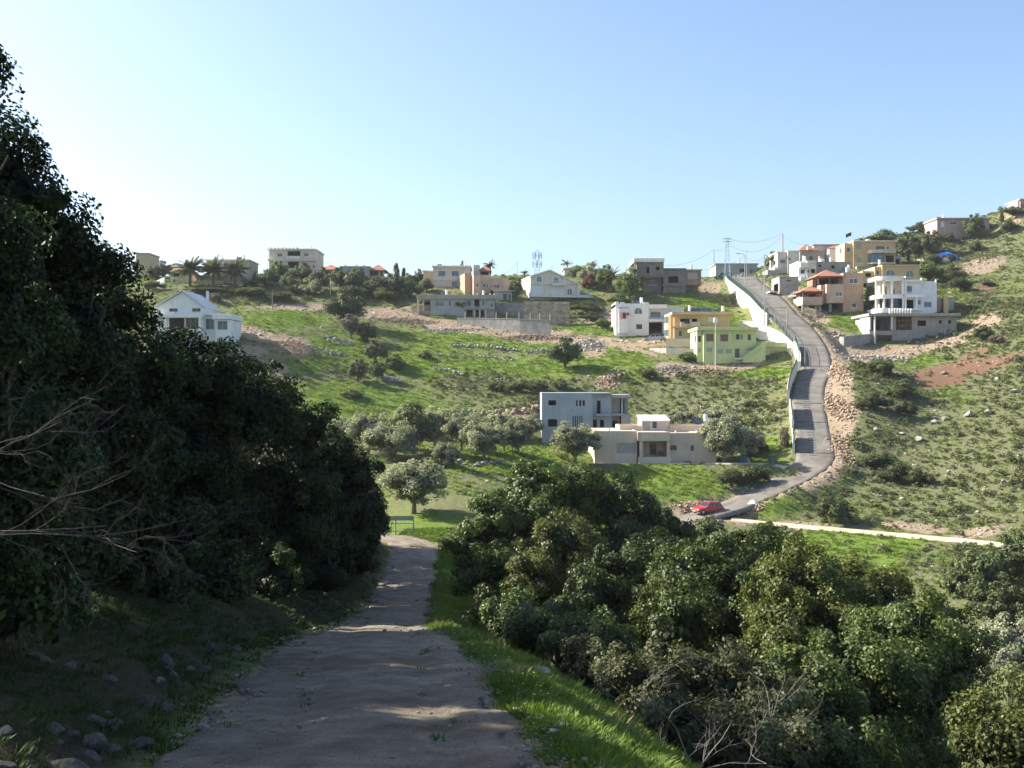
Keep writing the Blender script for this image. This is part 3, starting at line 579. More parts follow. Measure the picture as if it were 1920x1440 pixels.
# ------------------------------------------------------------------ the houses, from the near valley up to the rim
h = House('house_shell', 'bluish grey cement house of two storeys with slot windows beside the olive grove', 1080, 835, 158)
h.vol(1016, 1111, 737.5, 835, 0, 10, W['bluegrey'], F=[(1028.4, 750.6, 1042.5, 760, 'o'), (1080, 750.6, 1083, 761, 'o'), (1086, 750.6, 1090, 761, 'o'), (1092.6, 750.6, 1096.5, 761, 'o'), (1027.5, 786, 1045, 800, 'o'),
      (1073.8, 779.7, 1075.6, 800, 'o'), (1078, 779.7, 1080, 800, 'o'), (1082.2, 779.7, 1084.1, 800, 'o'), (1086.5, 779.7, 1088.1, 800, 'o'), (1090.3, 779.7, 1092, 800, 'o')], floors=(777, 815), rd=.3)
h.vol(1111.2, 1147.5, 738.5, 835, .9, 9, W['bluegrey'], F=[(1120, 751.6, 1127, 776, 'o'), (1113, 787, 1120, 816, 'o'), (1126, 788, 1133.5, 816, 'o')], floors=(777, 817), rd=.3)
h.vol(1148, 1166, 746, 835, 3.2, 6, W['grey'], F=[(1152, 790, 1162, 815, 'o')], floors=(816,))
h.slab(1016, 1147, 736.5, .18, 0, 10, W['bluegrey'], over=.04); h.slab(1148.2, 1184, 740, .5, .9, 9.5, W['grey'], over=.02)
h.slab(1148.2, 1184, 776.5, .25, 1.2, 9.2, W['grey'], 'floor_slab', over=0); h.col(1168, 746.5, 776, 1.2, .3, W['grey']); h.vol(1170, 1183, 746.5, 835, 4, 5, W['grey'], F=[(1172, 750, 1176, 775, 'o')], floors=(777,), roof=False)
h.slab(1116.6, 1142, 776, .3, -.3, .9, W['bluegrey'], 'balcony', over=0); h.vol(1166.5, 1184, 780, 835, 1.2, .3, W['grey'], roof=False, name='garden_wall_pier')
h.antenna(1110, 731, 737, 2)

h = House('bungalow', 'beige flat roofed bungalow with recessed porch and white roofed stair hut', 1225, 867, 140)
h.vol(1114.7, 1194, 808, 867, 0, 11, W['beige'], F=[(1156, 831, 1192.3, 850, 's')]); h.box('band', 1194.2, 1255, 809.7, 826.6, -.6, .1, W['beige'])
h.vol(1194.3, 1255.7, 826, 867, 2.4, 8, W['beige'], F=[(1222, 832, 1236, 856, 'wgd')], roof=.05); h.slab(1194.3, 1255.7, 811.5, .3, .12, 10.4, W['beige'], over=0)
h.box('porch_step', 1196, 1257, 856.5, 867, -.6, 2.38, W['beige']); h.col(1201.5, 826.7, 856.5, -.5, .42, W['beige']); h.col(1252.5, 826.7, 856.5, -.5, .42, W['beige']); h.box('porch_wall', 1199.2, 1203, 826.7, 856.4, .0, 2.3, W['beige'])
h.box('armchair', 1238.5, 1246.5, 846.5, 856.4, 1.2, 1.9, M_frame_b, .06)
h.vol(1256, 1345, 812, 866, .6, 10, W['beige'], F=[(1257.5, 835, 1270.4, 845.5, 'wg'), (1296, 835, 1303, 847, 'wg')]); h.parapet(1169, 1345, 800.5, 1.0, 5.4, 10.6, W['beige'], front=False); h.box('low_parapet', 1169, 1212.6, 800.5, 812, 5.4, 5.58, W['beige']); h.box('low_parapet', 1268, 1345, 800.5, 812, 5.4, 5.58, W['beige'])
h.vol(1213, 1267.5, 792.7, 812, 5.8, 4.4, W['cream'], F=[(1233.5, 792.8, 1243.5, 806.8, 'wg'), (1216, 792, 1230, 812, 'dg')], below=.2, roof=False)
mb = MB(); a, b_ = h.X(1211), h.X(1268); mb.add([(a, 5.5, 5.21), (b_, 5.5, 5.21), (b_, 10.3, 5.8), (a, 10.3, 5.8), (a, 5.5, 5.36), (b_, 5.5, 5.36), (b_, 10.3, 5.95), (a, 10.3, 5.95)], [(3, 2, 1, 0), (4, 5, 6, 7), (0, 1, 5, 4), (1, 2, 6, 5), (2, 3, 7, 6), (3, 0, 4, 7)]); h.part('hut_roof', mb, plain('white_sheet_roof', (.8, .8, .78), .5))
mb = MB().prism([(h.X(1213), 5.0), (h.X(1267.5), 5.0), (h.X(1267.5), 5.75), (h.X(1213), 5.75)], 10.0, 10.18); h.part('hut_back', mb, W['cream'])
for xx in (1213.2, 1265.6): X_ = h.X(xx); h.part('hut_side', MB().add([(X_, 5.82, 5.18), (X_, 10.0, 5.18), (X_, 10.0, 5.74), (X_ + .15, 5.82, 5.18), (X_ + .15, 10.0, 5.18), (X_ + .15, 10.0, 5.74)], [(0, 1, 2), (5, 4, 3), (0, 3, 4, 1), (1, 4, 5, 2), (2, 5, 3, 0)]), W['cream'])
h.boiler(1344, 800.5, 8, .9); h.box('flood_light', 1141, 1144, 804, 808, .1, .5, M_tank); h.box('flood_light', 1268, 1271, 808, 812, .8, 1.1, M_tank); h.box('flood_light', 1307, 1310, 808, 812, .8, 1.1, M_tank)

h = House('gabled_house', 'white gabled house with sunroom behind the dark trees', 350, 650, 186)
h.vol(292, 382, 577, 650, 0, 11, W['white'], F=[(317, 569 + 9, 333, 581 + 3.5, 'wgd'), (360, 578, 376, 584.5, 'wgd'), (317, 594, 346, 617, 'o'), (348, 594, 376, 617, 'wgd')], floors=(618, 593), roof=False, rd=.25)
zr = h.Z(577); mb = MB(); mb.prism([(h.X(292), zr + .003), (h.X(382), zr + .003), (h.X(342.5), h.Z(547.5))], .02, 10.98); h.part('gable', mb, W['white'])
for xs_, xe in ((289.5, 342.5), (384.5, 342.5)):
    a, b_ = h.X(xs_), h.X(xe); z0, z1 = h.Z(577.5), h.Z(546); mb = MB(); mb.add([(a, -.5, z0), (b_, -.5, z1), (b_, 11.4, z1), (a, 11.4, z0), (a, -.5, z0 + .22), (b_, -.5, z1 + .22), (b_, 11.4, z1 + .22), (a, 11.4, z0 + .22)], [(3, 2, 1, 0), (4, 5, 6, 7), (0, 1, 5, 4), (1, 2, 6, 5), (2, 3, 7, 6), (3, 0, 4, 7)]); h.part('roof', mb, plain('pale_roof_sheets', (.55, .56, .56), .6))
h.slab(289, 383, 591, .5, -1.6, -.02, W['white'], 'balcony', over=0); h.col(315, 594, 650, -1.5, .45, W['white']); h.col(379, 594, 650, -1.5, .45, W['white']); h.box('chimney', 368, 372, 540, 556, 6, 6.5, W['white']); h.box('air_conditioner', 322, 329, 585, 589, -.45, -.05, M_tank)
for q in ((315.5, 333), (358.5, 376)): pass
h.vol(382.2, 400, 592, 650, .8, 8, W['white'], F=[(383.5, 597, 399, 617, 'wgb')]); h.slab(382.4, 400, 590.5, .18, .6, 9, W['grey'], over=.05)
h.vol(405, 434, 600, 650, -.2, 7, W['white'], F=[(408, 602, 427, 618, 'wgb')]); h.vol(400.3, 404.8, 600, 650, .6, 6, W['white']); h.slab(401, 436, 589.5, .9, -.5, 7, W['white'], over=.1); h.vol(434.3, 437, 622, 650, .5, 4, W['white']); h.antenna(419, 579, 590, 3)

h = House('green_house', 'pale green house with outside stair and covered terrace below the white wall', 1400, 680, 188)
h.vol(1319, 1418, 619, 680, 0, 9, W['green'], F=[(1324, 626, 1338, 640, 'sb'), (1350.6, 627, 1365, 640, 'sb'), (1380, 626.5, 1387, 637, 'wbd'), (1389.8, 626.5, 1392, 637, 'wbd'), (1402, 627, 1408, 638, 'wbd'), (1325, 652, 1336, 660, 's'), (1345, 655, 1356, 663, 's'), (1361, 655, 1371.6, 663, 's'), (1378, 653.5, 1386.6, 671, 'd'), (1400, 652, 1414, 657, 's')])
h.vol(1308.5, 1318.7, 619, 680, .9, 7, W['green'], F=[(1310.5, 629, 1316, 641, 'wbd'), (1310.5, 652, 1316, 661, 's')], L=[(1, 628, 2.2, 641, 'wbd'), (1, 651, 2.2, 661, 's')])
h.slab(1307, 1420, 613.5, .55, -.6, 9.2, W['green'], over=.1)
h.vol(1418.3, 1478, 650.5, 680, 1.3, 7, W['green'], F=[(1446.6, 655, 1467, 664, 's')]); h.slab(1418.3, 1489, 641.5, .85, .9, 9, W['green'], 'terrace', over=0); h.col(1476.5, 650.5, 680, .95, .4, W['green']); h.vol(1486, 1489, 650, 680, 1, 7, W['green'])
mb = MB(); n_ = 14
for i in range(n_):
    xa, xb = 1391 + (1433 - 1391) * i / n_, 1391 + (1433 - 1391) * (i + 1) / n_; mb.box(h.X(xa), h.X(xb) + (.0 if i < n_ - 1 else 0), -.9, -.05, h.Z(680), h.Z(676 - (676 - 643) * (i + 1) / n_))
h.part('stair', mb, W['green']); mb = MB(); xa, xb = h.X(1391), h.X(1433); mb.add([(xa, -1.02, h.Z(676)), (xb, -1.02, h.Z(645)), (xb, -1.02, h.Z(639)), (xa, -1.02, h.Z(669)), (xa, -.91, h.Z(676)), (xb, -.91, h.Z(645)), (xb, -.91, h.Z(639)), (xa, -.91, h.Z(669))], [(0, 1, 2, 3), (7, 6, 5, 4), (0, 4, 5, 1), (1, 5, 6, 2), (2, 6, 7, 3), (3, 7, 4, 0)]); h.part('stair_rail', mb, W['green'])
h.box('porch_step', 1376, 1390, 671.5, 674, -.9, -.01, W['trim']); h.box('downpipe', 1366.5, 1367.5, 622, 640, -.12, -.02, M_tank)

h = House('ochre_house', 'ochre house with rounded left bay and overhanging flat roof above the green house', 1310, 640, 203)
h.vol(1264, 1369, 590, 640, 0, 9, W['ochre'], F=[(1275.5, 597.5, 1307, 609.5, 'o'), (1328, 594, 1343, 603, 'sw'), (1272, 619, 1279.5, 631, 'ww'), (1297, 618, 1305, 634, 'dg'), (1318, 620, 1332, 630, 'wgd')], floors=(611, 640))
n_ = 9; pts = [(h.X(1263.8), .6)] + [(h.X(1263.8) - 1.5 * math.sin(math.pi * i / n_) , .6 + 3.6 * (1 - math.cos(math.pi * i / n_)) / 2) for i in range(1, n_)] + [(h.X(1263.8), 4.2)]; pts = pts[::-1]
h.part('bay_wall', MB().slab(pts, h.Z(640) - 2, h.Z(590)), W['ochre']); 
for yt, yb in ((592.5, 605), (617.5, 629)): h.part('bay_window', MB().slab([(x - .04 * (1 if i not in (0, len(pts) - 1) else 0), y) for i, (x, y) in enumerate(pts)][2:-2], h.Z(yb), h.Z(yt)), M_glass_b)
h.slab(1262, 1371, 585.5, .5, -.8, 9, W['ochre'], over=.4); h.slab(1256, 1369, 612, .35, -.75, -.003, W['ochre'], 'ledge', over=0); h.box('balcony_front', 1274, 1311, 604, 612, -1.0, -.76, W['cream']); h.boiler(1365, 585, 5)
for i in range(4):
    X = h.X(1300 + i * 10); z = h.Z(585); p = MB().add([(X, 2, z + .15), (X + .95, 2, z + .15), (X + .95, 3.3, z + 1.0), (X, 3.3, z + 1.0), (X, 2.05, z + .08), (X + .95, 2.05, z + .08), (X + .95, 3.35, z + .93), (X, 3.35, z + .93)], [(0, 1, 2, 3), (7, 6, 5, 4), (0, 4, 5, 1), (1, 5, 6, 2), (2, 6, 7, 3), (3, 7, 4, 0)]); h.part('solar_panel', p, M_solar)
h.boiler(1298, 585.3, 3.0, panel=False)

h = House('white_villa', 'white villa with one blue arched window and a dark garage opening', 1200, 631, 213)
h.vol(1154.5, 1216.5, 569, 631, 0, 9, W['white'], F=[(1193, 608, 1204, 617, 'wbd')]); h.arch(1190, 1203.5, 577.5, 588.5, 0, W['trim']); h.box('service_shaft', 1160, 1177, 577, 625, -.5, -.01, W['white']); h.box('shaft_ledge', 1159, 1178, 576, 578.5, -.6, -.51, W['tan'])
h.vol(1216.8, 1250, 572, 631, 1.4, 8, W['white'], F=[(1221.5, 584, 1240.5, 594, 'wgb'), (1217.5, 604, 1243, 628, 'o')], floors=(629,)); h.slab(1216.8, 1250, 571, .8, -.1, 9, W['white'], over=0); h.slab(1216.8, 1250, 598.5, .5, -.1, 1.38, W['white'], 'balcony', over=0); h.rail(1217, 1250, 591.5, 598.4, 0, M_frame_g); h.box('garage_pier', 1243.3, 1250, 603.5, 631, .0, 1.38, W['white'])
h.vol(1252, 1290, 573, 600, 5, 8, W['white'], roof=True); h.parapet(1154.5, 1216.5, 566.5, .9, 0, 9, W['white'], front=False); h.box('merlon', 1154.5, 1160, 565.5, 569.2, .0, .3, W['white']); h.box('merlon', 1163, 1171, 566.5, 569.2, .0, .3, W['white']); h.box('merlon', 1207, 1216, 566.8, 569.2, .0, .3, W['white']); h.boiler(1207, 569, 4); h.box('chimney', 1218, 1221, 567, 573, 3, 3.6, W['white'])

h = House('concrete_house', 'dark unfinished concrete house of stacked boxes below the crest', 1240, 560, 241)
h.vol(1193, 1243.5, 492, 517.5, -.8, 9, W['dark'], F=[(1211, 500.5, 1217, 513, 'o'), (1229, 501, 1236, 507, 'o')], below=.0, floors=(517,), Rr=[], L=[(1.5, 497, 5, 510, 'o')]); h.slab(1188, 1243.5, 485.3, .85, -1.3, 9, W['trim'], over=.1)
h.slab(1188, 1243, 518.4, .3, -1.2, 8, W['dark'], 'floor_slab', over=0); h.vol(1207, 1241.5, 520.5, 562, 1, 8, W['dark'], F=[(1217, 525, 1231, 533.5, 'wgd')]); h.col(1190, 492, 517, -.9, .3, W['conc'])
h.vol(1243.8, 1286, 504, 558, 0, 8, W['dark'], F=[(1253, 518, 1272, 530, 'o')], floors=(531,)); h.slab(1243.8, 1286, 503, .3, -.3, 8, W['dark'], over=.05); h.slab(1241, 1286.5, 533, .4, -.4, 0, W['dark'], 'ledge', over=0); h.box('shutter', 1256, 1269, 538.5, 545, -.06, -.02, W['brown'])
h.vol(1286.4, 1315.5, 506, 531, .5, 7, W['brown'], F=[(1290, 510.5, 1308, 523, 's')], below=.4); h.slab(1286.4, 1316, 504.8, .25, .2, 7.6, W['conc'], over=.15); h.boiler(1302, 505, 4, panel=False); h.box('pier', 1287, 1313, 531.4, 560, 3, 6, W['dark'])

h = House('arcaded_house', 'large cream gabled house with arched windows and white roller shutters', 1030, 564, 240, 12)
h.vol(994.5, 1086, 533.5, 564, 0, 10, W['limestone'], F=[(997, 536, 1017, 553, 'sw'), (1035, 536, 1058, 553.5, 'sw')], L=[(1.5, 537, 3, 549, 'sw'), (5.5, 537, 7, 549, 'sw')], roof=False)
X1, X2, XA = h.X(994.5), h.X(1086), h.X(1030); mb = MB().prism([(X1, h.Z(533.4)), (X2, h.Z(533.4)), (XA, h.Z(508)), (X1, h.Z(520))], .02, 9.98); h.part('gable', mb, W['limestone'])
for (xa, za, xb, zb) in ((h.X(993), h.Z(520.6), XA, h.Z(508)), (h.X(1088), h.Z(534.3), XA, h.Z(508))):
    mb = MB().add([(xa, -.5, za + .02), (xb, -.5, zb + .02), (xb, 10.4, zb + .02), (xa, 10.4, za + .02), (xa, -.5, za + .3), (xb, -.5, zb + .3), (xb, 10.4, zb + .3), (xa, 10.4, za + .3)], [(3, 2, 1, 0), (4, 5, 6, 7), (0, 1, 5, 4), (1, 2, 6, 5), (2, 3, 7, 6), (3, 0, 4, 7)]); h.part('roof', mb, W['trim'])
h.arch(1006, 1015, 518.5, 528.5, .0, W['trim']); h.arch(1038.5, 1047, 519.5, 529.5, .0, W['trim']); h.arch(1064, 1073, 540, 552, 0, W['trim']); h.box('string_course', 994.5, 1086, 530.5, 532.5, -.25, -.01, W['trim']); h.slab(1032, 1060, 533, .3, -1.4, -.02, W['trim'], 'balcony', over=0); h.rail(1032, 1060, 527, 532.9, -1.3, W['trim']); h.slab(1086.4, 1113, 551, .45, .5, 5, W['trim'], 'terrace', over=0); h.rail(1087, 1113, 546.5, 550.9, .6, W['trim']); h.box('pier', 1083, 1086, 533.6, 576, -.5, -.05, W['trim']); h.slab(992, 1110, 555.5, .3, -1.6, -.05, W['trim'], 'ledge', over=0); h.antenna(1041, 497, 510, 3)
h.boiler(1094, 551, 3, panel=False)

h = House('long_grey_house', 'long grey house with flat slab roof, porch columns at its left end and lower arcade', 855, 596, 228)
h.vol(807, 871, 560.5, 592, 0, 9, W['grey'], F=[(816, 566, 832, 574.5, 'wgb'), (841.5, 563.5, 845.5, 574.5, 'wgd')]); h.vol(871.2, 927, 560.5, 597, .3, 9, W['grey'], F=[(876, 563.5, 883, 574.5, 'wgd'), (889.5, 561.5, 899, 574.5, 'o'), (904.5, 564, 907.5, 574.5, 'wgd'), (920.5, 568, 924, 576, 'wgd'), (874.5, 580.5, 886, 595.8, 'o'), (892, 580.5, 900, 595.8, 'o'), (901.8, 582, 907.5, 595.8, 'o')], floors=(576, 597))
h.slab(782, 927.5, 553, .9, -.4, 9.4, W['conc'], over=.05); h.col(784.5, 560.6, 588, -.2, .4, W['cream']); h.col(792.5, 560.6, 582, 1.5, .35, W['cream']); h.vol(790, 806.8, 560.6, 590, 4.5, 4, W['grey'], F=[(793, 563, 803, 572, 'o')]); h.box('porch_step', 784, 806.5, 583, 590, .2, 4.4, W['conc']); h.slab(871, 927.3, 577.8, .35, -.5, .28, W['conc'], 'ledge', over=0)
for x in (889.5, 899.5, 911): h.col(x, 579.5, 597, -.4, .3, W['cream'])
for x in (893, 905, 917, 925): h.box('block', x, x + 3, 549.5, 553.1, 1, 1.4, W['trim'])
h.boiler(835, 553, 5); h.boiler(905, 553, 6, panel=False)

h = House('annex', 'small grey annex with tall glazed doors between terracotta house and block wall', 945, 568, 238)
h.vol(928, 960, 546, 568, 0, 6, W['grey'], F=[(943, 551, 951, 565, 'wgd'), (953, 552, 958, 565, 'wgd')]); h.slab(927, 961, 544.8, .3, -.3, 6, W['conc'], over=.2)

h = House('beige_house', 'beige two storey house with four windows behind the long grey house', 845, 548, 250)
h.vol(812, 881, 500, 548, 0, 9, W['cream'], F=[(822, 508, 835, 518, 'wgb'), (847, 508, 860, 518, 'wgb'), (847, 528, 857.5, 538, 'wgb'), (866, 526, 871.6, 537, 'wgd')]); h.slab(811, 882, 498, .35, -.2, 9, W['trim'], over=.15); h.vol(792, 811.7, 506.5, 527, 2.5, 6, W['tan']); h.slab(791, 811.7, 504.8, .3, 2.2, 8.6, W['trim'], over=.1); h.box('ledge', 812, 881, 522.5, 524.5, -.2, -.01, W['trim']); h.antenna(848, 490, 498, 4)
h.boiler(830, 498, 5); h.boiler(870, 498, 5, panel=False)

h = House('roof_pavilion', 'small tan pavilion with red tiled roof above the terracotta house', 903, 518, 256)
h.vol(888, 899, 496.5, 518, 0, 4, W['cream'], below=5); h.vol(899.3, 918, 507, 518, .3, 4, W['tan'], F=[(901, 509, 916, 517, 'o')], below=5); h.hip(899.3, 918, 507, 1.3, .3, 4.3)

h = House('terracotta_house', 'terracotta and peach house of cubes beside a pale block wall', 905, 550, 243, 14)
h.vol(886, 899, 517, 550, -1.2, 9, W['salmon'], F=[(891, 533, 894.5, 539, 'wgd')]); h.vol(873, 885.7, 512.5, 550, .8, 7, W['terra']); h.vol(899.3, 919, 515.5, 550, 0, 8, W['salmon'], F=[(906, 532, 910, 538.5, 'wgd'), (912.5, 532, 915.5, 538.5, 'wgd')]); h.vol(919.3, 955, 519, 548, .7, 8, W['salmon'], F=[(928, 533, 937, 541, 'wgb')]); h.slab(917.5, 950, 539, .7, -.8, .68, W['salmon'], 'balcony', over=0); h.box('water_tank', 919.5, 924, 513.5, 521, 2, 3.2, M_tank, .06); h.antenna(943, 512, 519, 3)

h = House('red_roofed_house', 'low grey house with two red tiled roofs on the rim', 660, 529, 258)
h.vol(637, 693, 499.5, 529, 0, 9, W['grey'], F=[(675, 510, 684, 516.5, 'wgd'), (650, 511, 658, 517, 'wgd')]); h.vol(599, 636.7, 505, 529, .6, 7, W['tan'], F=[(608, 508, 620, 518, 'wbd')]); h.hip(599, 636.7, 505, 1.5, .6, 7.6); h.vol(693.3, 721.5, 517.8, 529, .2, 7, W['grey']); h.vol(696, 714, 506.5, 518, 2.2, 5, W['brown']); h.col(711, 506.5, 518, .4, .3, W['cream']); h.col(719, 506.5, 518, .4, .3, W['cream']); h.hip(694, 721.5, 506.4, 1.6, .2, 7.2); h.slab(637, 693, 498.5, .25, -.1, 9, W['trim'], over=.08); h.antenna(661, 488, 499, 4)
for x in (645.5, 667, 680): h.box('merlon', x, x + 3.5, 496, 498.6, .1, .5, W['trim'])

h = House('apartment_block', 'tan three storey apartment block with recessed balconies standing tallest on the rim', 548, 515, 265)
h.vol(504.5, 592, 468.5, 515, 0, 11, W['cream'], F=[(520, 475, 529, 481, 'wgb'), (539.5, 471, 563, 484, 'o'), (570, 475, 578, 480.5, 'wgb'), (540, 491, 560, 503, 'o'), (586, 497, 590, 503, 'wgd'), (512, 496, 522, 503, 'wgb')], floors=(484.5, 503.5)); h.slab(503, 593, 466.5, .3, -.4, 11, W['trim'], over=.15); h.slab(503, 594, 486, .5, -.7, -.02, W['cream'], 'ledge', over=0)
h.box('balcony_front', 539, 564, 480.5, 485.5, -.75, -.72 + .15, W['trim'])
for i in range(8): h.box('pergola_beam', 508 + i * 7, 510 + i * 7, 464.5, 466.4, -1, 3, W['trim'])
h.boiler(575, 466.5, 6); h.boiler(520, 466.5, 7, panel=False)

h = House('tan_block', 'small tan block house half hidden behind the tall left trees', 268, 492, 272); h.vol(255, 279, 475, 510, 0, 8, W['tan']); h.slab(254, 280, 474, .3, -.2, 8, W['tan'], over=.1)

h = House('palm_house', 'long brownish house behind three palms with garage doors below', 420, 541, 247)
h.vol(380, 461, 485, 541, 3, 9, W['tan'], F=[(395, 492, 403, 499, 'wgd'), (412, 491, 421, 499, 'wgd'), (440, 492, 449, 499, 'wgd'), (420, 509, 428, 516, 'wgd')]); h.slab(379, 462, 483.5, .3, 2.8, 12, W['trim'], over=.12); h.vol(369, 462, 517, 541, 0, 2.9, W['cream'], F=[(373, 526, 395, 541, 'sw'), (397, 526, 419, 541, 'sw'), (441, 534, 447, 541, 'o')]); h.vol(317, 359, 518, 540, .8, 3, W['cream'], F=[(322, 523, 327, 529, 'wgd')]); h.vol(318, 338, 507.5, 519, 2, 5, W['brown'], F=[(320, 509, 336, 517, 'o')]); h.hip(317, 341, 507.5, 1.5, 2, 7); h.vol(338.3, 354, 508.5, 519, 2, 5, W['yellow']); h.slab(369, 462, 516, .25, -.2, 2.9, W['trim'], 'terrace', over=.05)
h.boiler(445, 483.5, 6); h.boiler(400, 483.5, 7, panel=False)

h = House('far_white_house', 'long low white house with a parapet far behind the cream gabled house', 1085, 522, 285); h.vol(1058, 1113, 503.5, 522, 0, 8, W['cream'], F=[(1100, 504, 1106, 509, 'wgb')]); h.vol(1099, 1112, 499.5, 504, .5, 5, W['white'], F=[(1103, 500.5, 1108, 503.5, 'wgd')], below=0); h.slab(1056, 1100, 502.5, .3, -.3, 8, W['trim'], over=.1)
h = House('far_grey_house', 'long low grey house on the crest left of the lane', 1380, 519, 294); h.vol(1342, 1420, 495, 519, 0, 9, W['grey'], F=[(1386, 503, 1396, 511, 'wgd'), (1406, 505, 1414, 513, 'wgb')]); h.slab(1341, 1421, 493.8, .35, -.3, 9, W['grey'], over=.15); h.boiler(1389, 494, 3, panel=False)

# --- right of the lane
h = House('white_corner_house', 'pale two storey house at the top of the lane, left end of the row', 1478, 520, 267); h.vol(1458, 1475, 473, 520, 0, 9, W['cream'], F=[(1463, 486.5, 1472.5, 494, 'wgb')], L=[(2, 486, 4, 495, 'wgd')]); h.vol(1475.3, 1497, 471.5, 520, -.9, 9, W['limestone'], F=[(1477, 485, 1481, 489, 'wgd'), (1477, 504, 1486.5, 515.5, 'sw')]); h.slab(1457, 1475, 471.8, .25, -.1, 9, W['trim'], over=.1); h.slab(1475.4, 1498, 470.4, .25, -1.0, 8, W['trim'], over=.05); h.vol(1434.5, 1457.5, 508, 531, -2.5, 5, W['grey'], roof=False, name='yard_wall'); h.box('merlon', 1448, 1457.5, 503, 508.2, -2.4, 2, W['limestone'])
h = House('concrete_store', 'plain grey concrete box by the lane below the pale corner house', 1478, 558, 229); h.vol(1461.5, 1497, 519, 558, 0, 7, W['conc'], F=[(1475, 525, 1483, 527.5, 'o')], L=[(1, 530, 5, 558, 'o')]); h.slab(1461, 1497.5, 518, .25, -.05, 7, W['conc'], over=.02); h.slab(1441, 1457, 547, .2, -1.2, 2.5, W['trim'], 'canopy', over=0); h.vol(1443, 1457, 549.5, 558, .8, 1.6, W['dark'], name='low_wall')
h = House('red_topped_house', 'grey house with a red hipped roof on the skyline', 1520, 492, 276); h.vol(1500, 1544, 469.5, 492, 0, 9, W['conc'], F=[(1517, 480, 1524, 488, 'wgd')], below=5); h.hip(1500, 1531, 469.4, 1.9, 0, 6); h.col(1514.5, 462, 469, -.4, .5, W['trim'], 'chimney'); h.vol(1531, 1584, 457.5, 492, 2.5, 8, W['cream'], below=5); h.slab(1530.5, 1584, 456, .2, 2.2, 10.5, M_frame_g, over=.2); h.vol(1553.5, 1584, 466, 492, -.5, 2.8, W['white'], below=5); h.hip(1553.5, 1584, 466, .9, -.5, 2.3, over=.2)
h = House('balcony_house', 'three storey house, lit white balconies on its left, bare concrete front', 1545, 545, 250)
h.vol(1497, 1511, 489.5, 545, 0, 8, W['white'], F=[(1501, 505, 1509, 513, 'wgd')]); h.vol(1511.3, 1529, 489, 545, -.7, 8, W['limestone'], F=[(1513, 505.5, 1516, 513, 'wgd'), (1519, 505, 1527, 512.5, 'o'), (1512.5, 532, 1516, 540, 'wgd'), (1520, 530.5, 1526, 541, 'wbd')], floors=(513.5, 541)); h.slab(1497, 1512, 521, 1.2, -1.6, -.02, W['white'], 'balcony', over=0); h.slab(1497, 1512, 494, 1.0, -1.6, -.02, W['white'], 'balcony', over=0); h.vol(1529.3, 1596, 490, 545, .6, 8, W['conc'], F=[(1536, 496, 1541, 500, 'o'), (1560, 497, 1566, 503, 'o')]); h.box('column', 1538, 1540, 479, 490, 1, 1.3, W['trim']); h.box('column', 1507, 1509, 478, 489, 1, 1.3, W['trim']); h.box('roof_block', 1546, 1553, 482, 490, 3, 5, W['trim']); h.boiler(1585, 511, -2.6)
h.boiler(1518, 489, 4, panel=False); h.boiler(1570, 490, 5)

h = House('yellow_tower_house', 'tall yellow ochre house with curved balconies and a black flag on its roof', 1635, 500, 265)
h.vol(1600, 1679, 453, 500, 0, 9, W['yellow'], F=[(1606, 457, 1615, 467, 's'), (1642.5, 461.5, 1658.5, 468, 'wgd'), (1663, 462, 1667, 467, 'wgd'), (1606, 483, 1615, 492, 's'), (1661, 479, 1676, 492, 'o')], below=6); h.vol(1585, 1599.7, 455, 495, .8, 7, W['ochre'], F=[(1589, 463, 1597, 472, 'ww')], L=[(2, 462, 4, 472, 'ww')], below=6)
for yt, hh, mt in ((469, .9, W['cream']), (493.5, .3, W['trim'])):
    xa, xb = h.X(1626), h.X(1679); pts = [(xa, 0.02)] + [(xa + (xb - xa) * .5 * (1 - math.cos(t)), -1.9 * math.sin(t) ** .6) for t in np.linspace(.12, math.pi - .12, 12)] + [(xb, .02)]; h.part('balcony', MB().slab(pts, h.Z(yt) - hh, h.Z(yt)), mt)
xa, xb = h.X(1628), h.X(1657); pts = [(xa, .03)] + [(xa + (xb - xa) * .5 * (1 - math.cos(t)), -1.3 * math.sin(t) ** .7) for t in np.linspace(.15, math.pi - .15, 8)] + [(xb, .03)]; h.part('bay_window', MB().slab(pts, h.Z(493), h.Z(477.5)), M_glass_b)
h.slab(1600, 1680, 451, .4, -.3, 9, W['cream'], over=.12); h.box('roof_block', 1631, 1637, 446.5, 451, 2, 3.5, W['trim']); h.vol(1603, 1680, 500.5, 512, -1.5, 8, W['conc'], below=4); h.vol(1680.5, 1696, 478, 500, 2, 5, W['grey'], F=[(1683, 484, 1692, 494, 'o')])
h = House('stilt_house', 'terracotta house raised on concrete stilts with red tiled porch roofs', 1570, 590, 214)
h.vol(1581, 1619, 511.5, 590, 0, 9, W['terra'], F=[(1592.5, 522, 1608, 531.6, 'ww'), (1597.5, 548, 1604, 552, 's'), (1597, 568, 1606.5, 577, 'wwd')]); h.vol(1549, 1580.7, 533, 568.5, -.4, 8, W['salmon'], F=[(1566, 547.5, 1578.5, 556, 'wwb')], below=.0); h.vol(1541, 1548.8, 533.4, 568.4, .8, 7, W['salmon'], L=[(2, 542, 3.6, 556, 'wgd')], below=0)
h.vol(1533, 1580.6, 516.5, 532.8, 3.6, 4, W['brown'], F=[(1540, 520, 1575, 531, 'o')], below=0, roof=False); h.hip(1533, 1580, 517.5, 1.5, .2, 7.2); h.col(1536, 517.5, 532.9, .4, .25, M_frame_b); h.col(1557, 517.5, 532.9, .4, .25, M_frame_b)
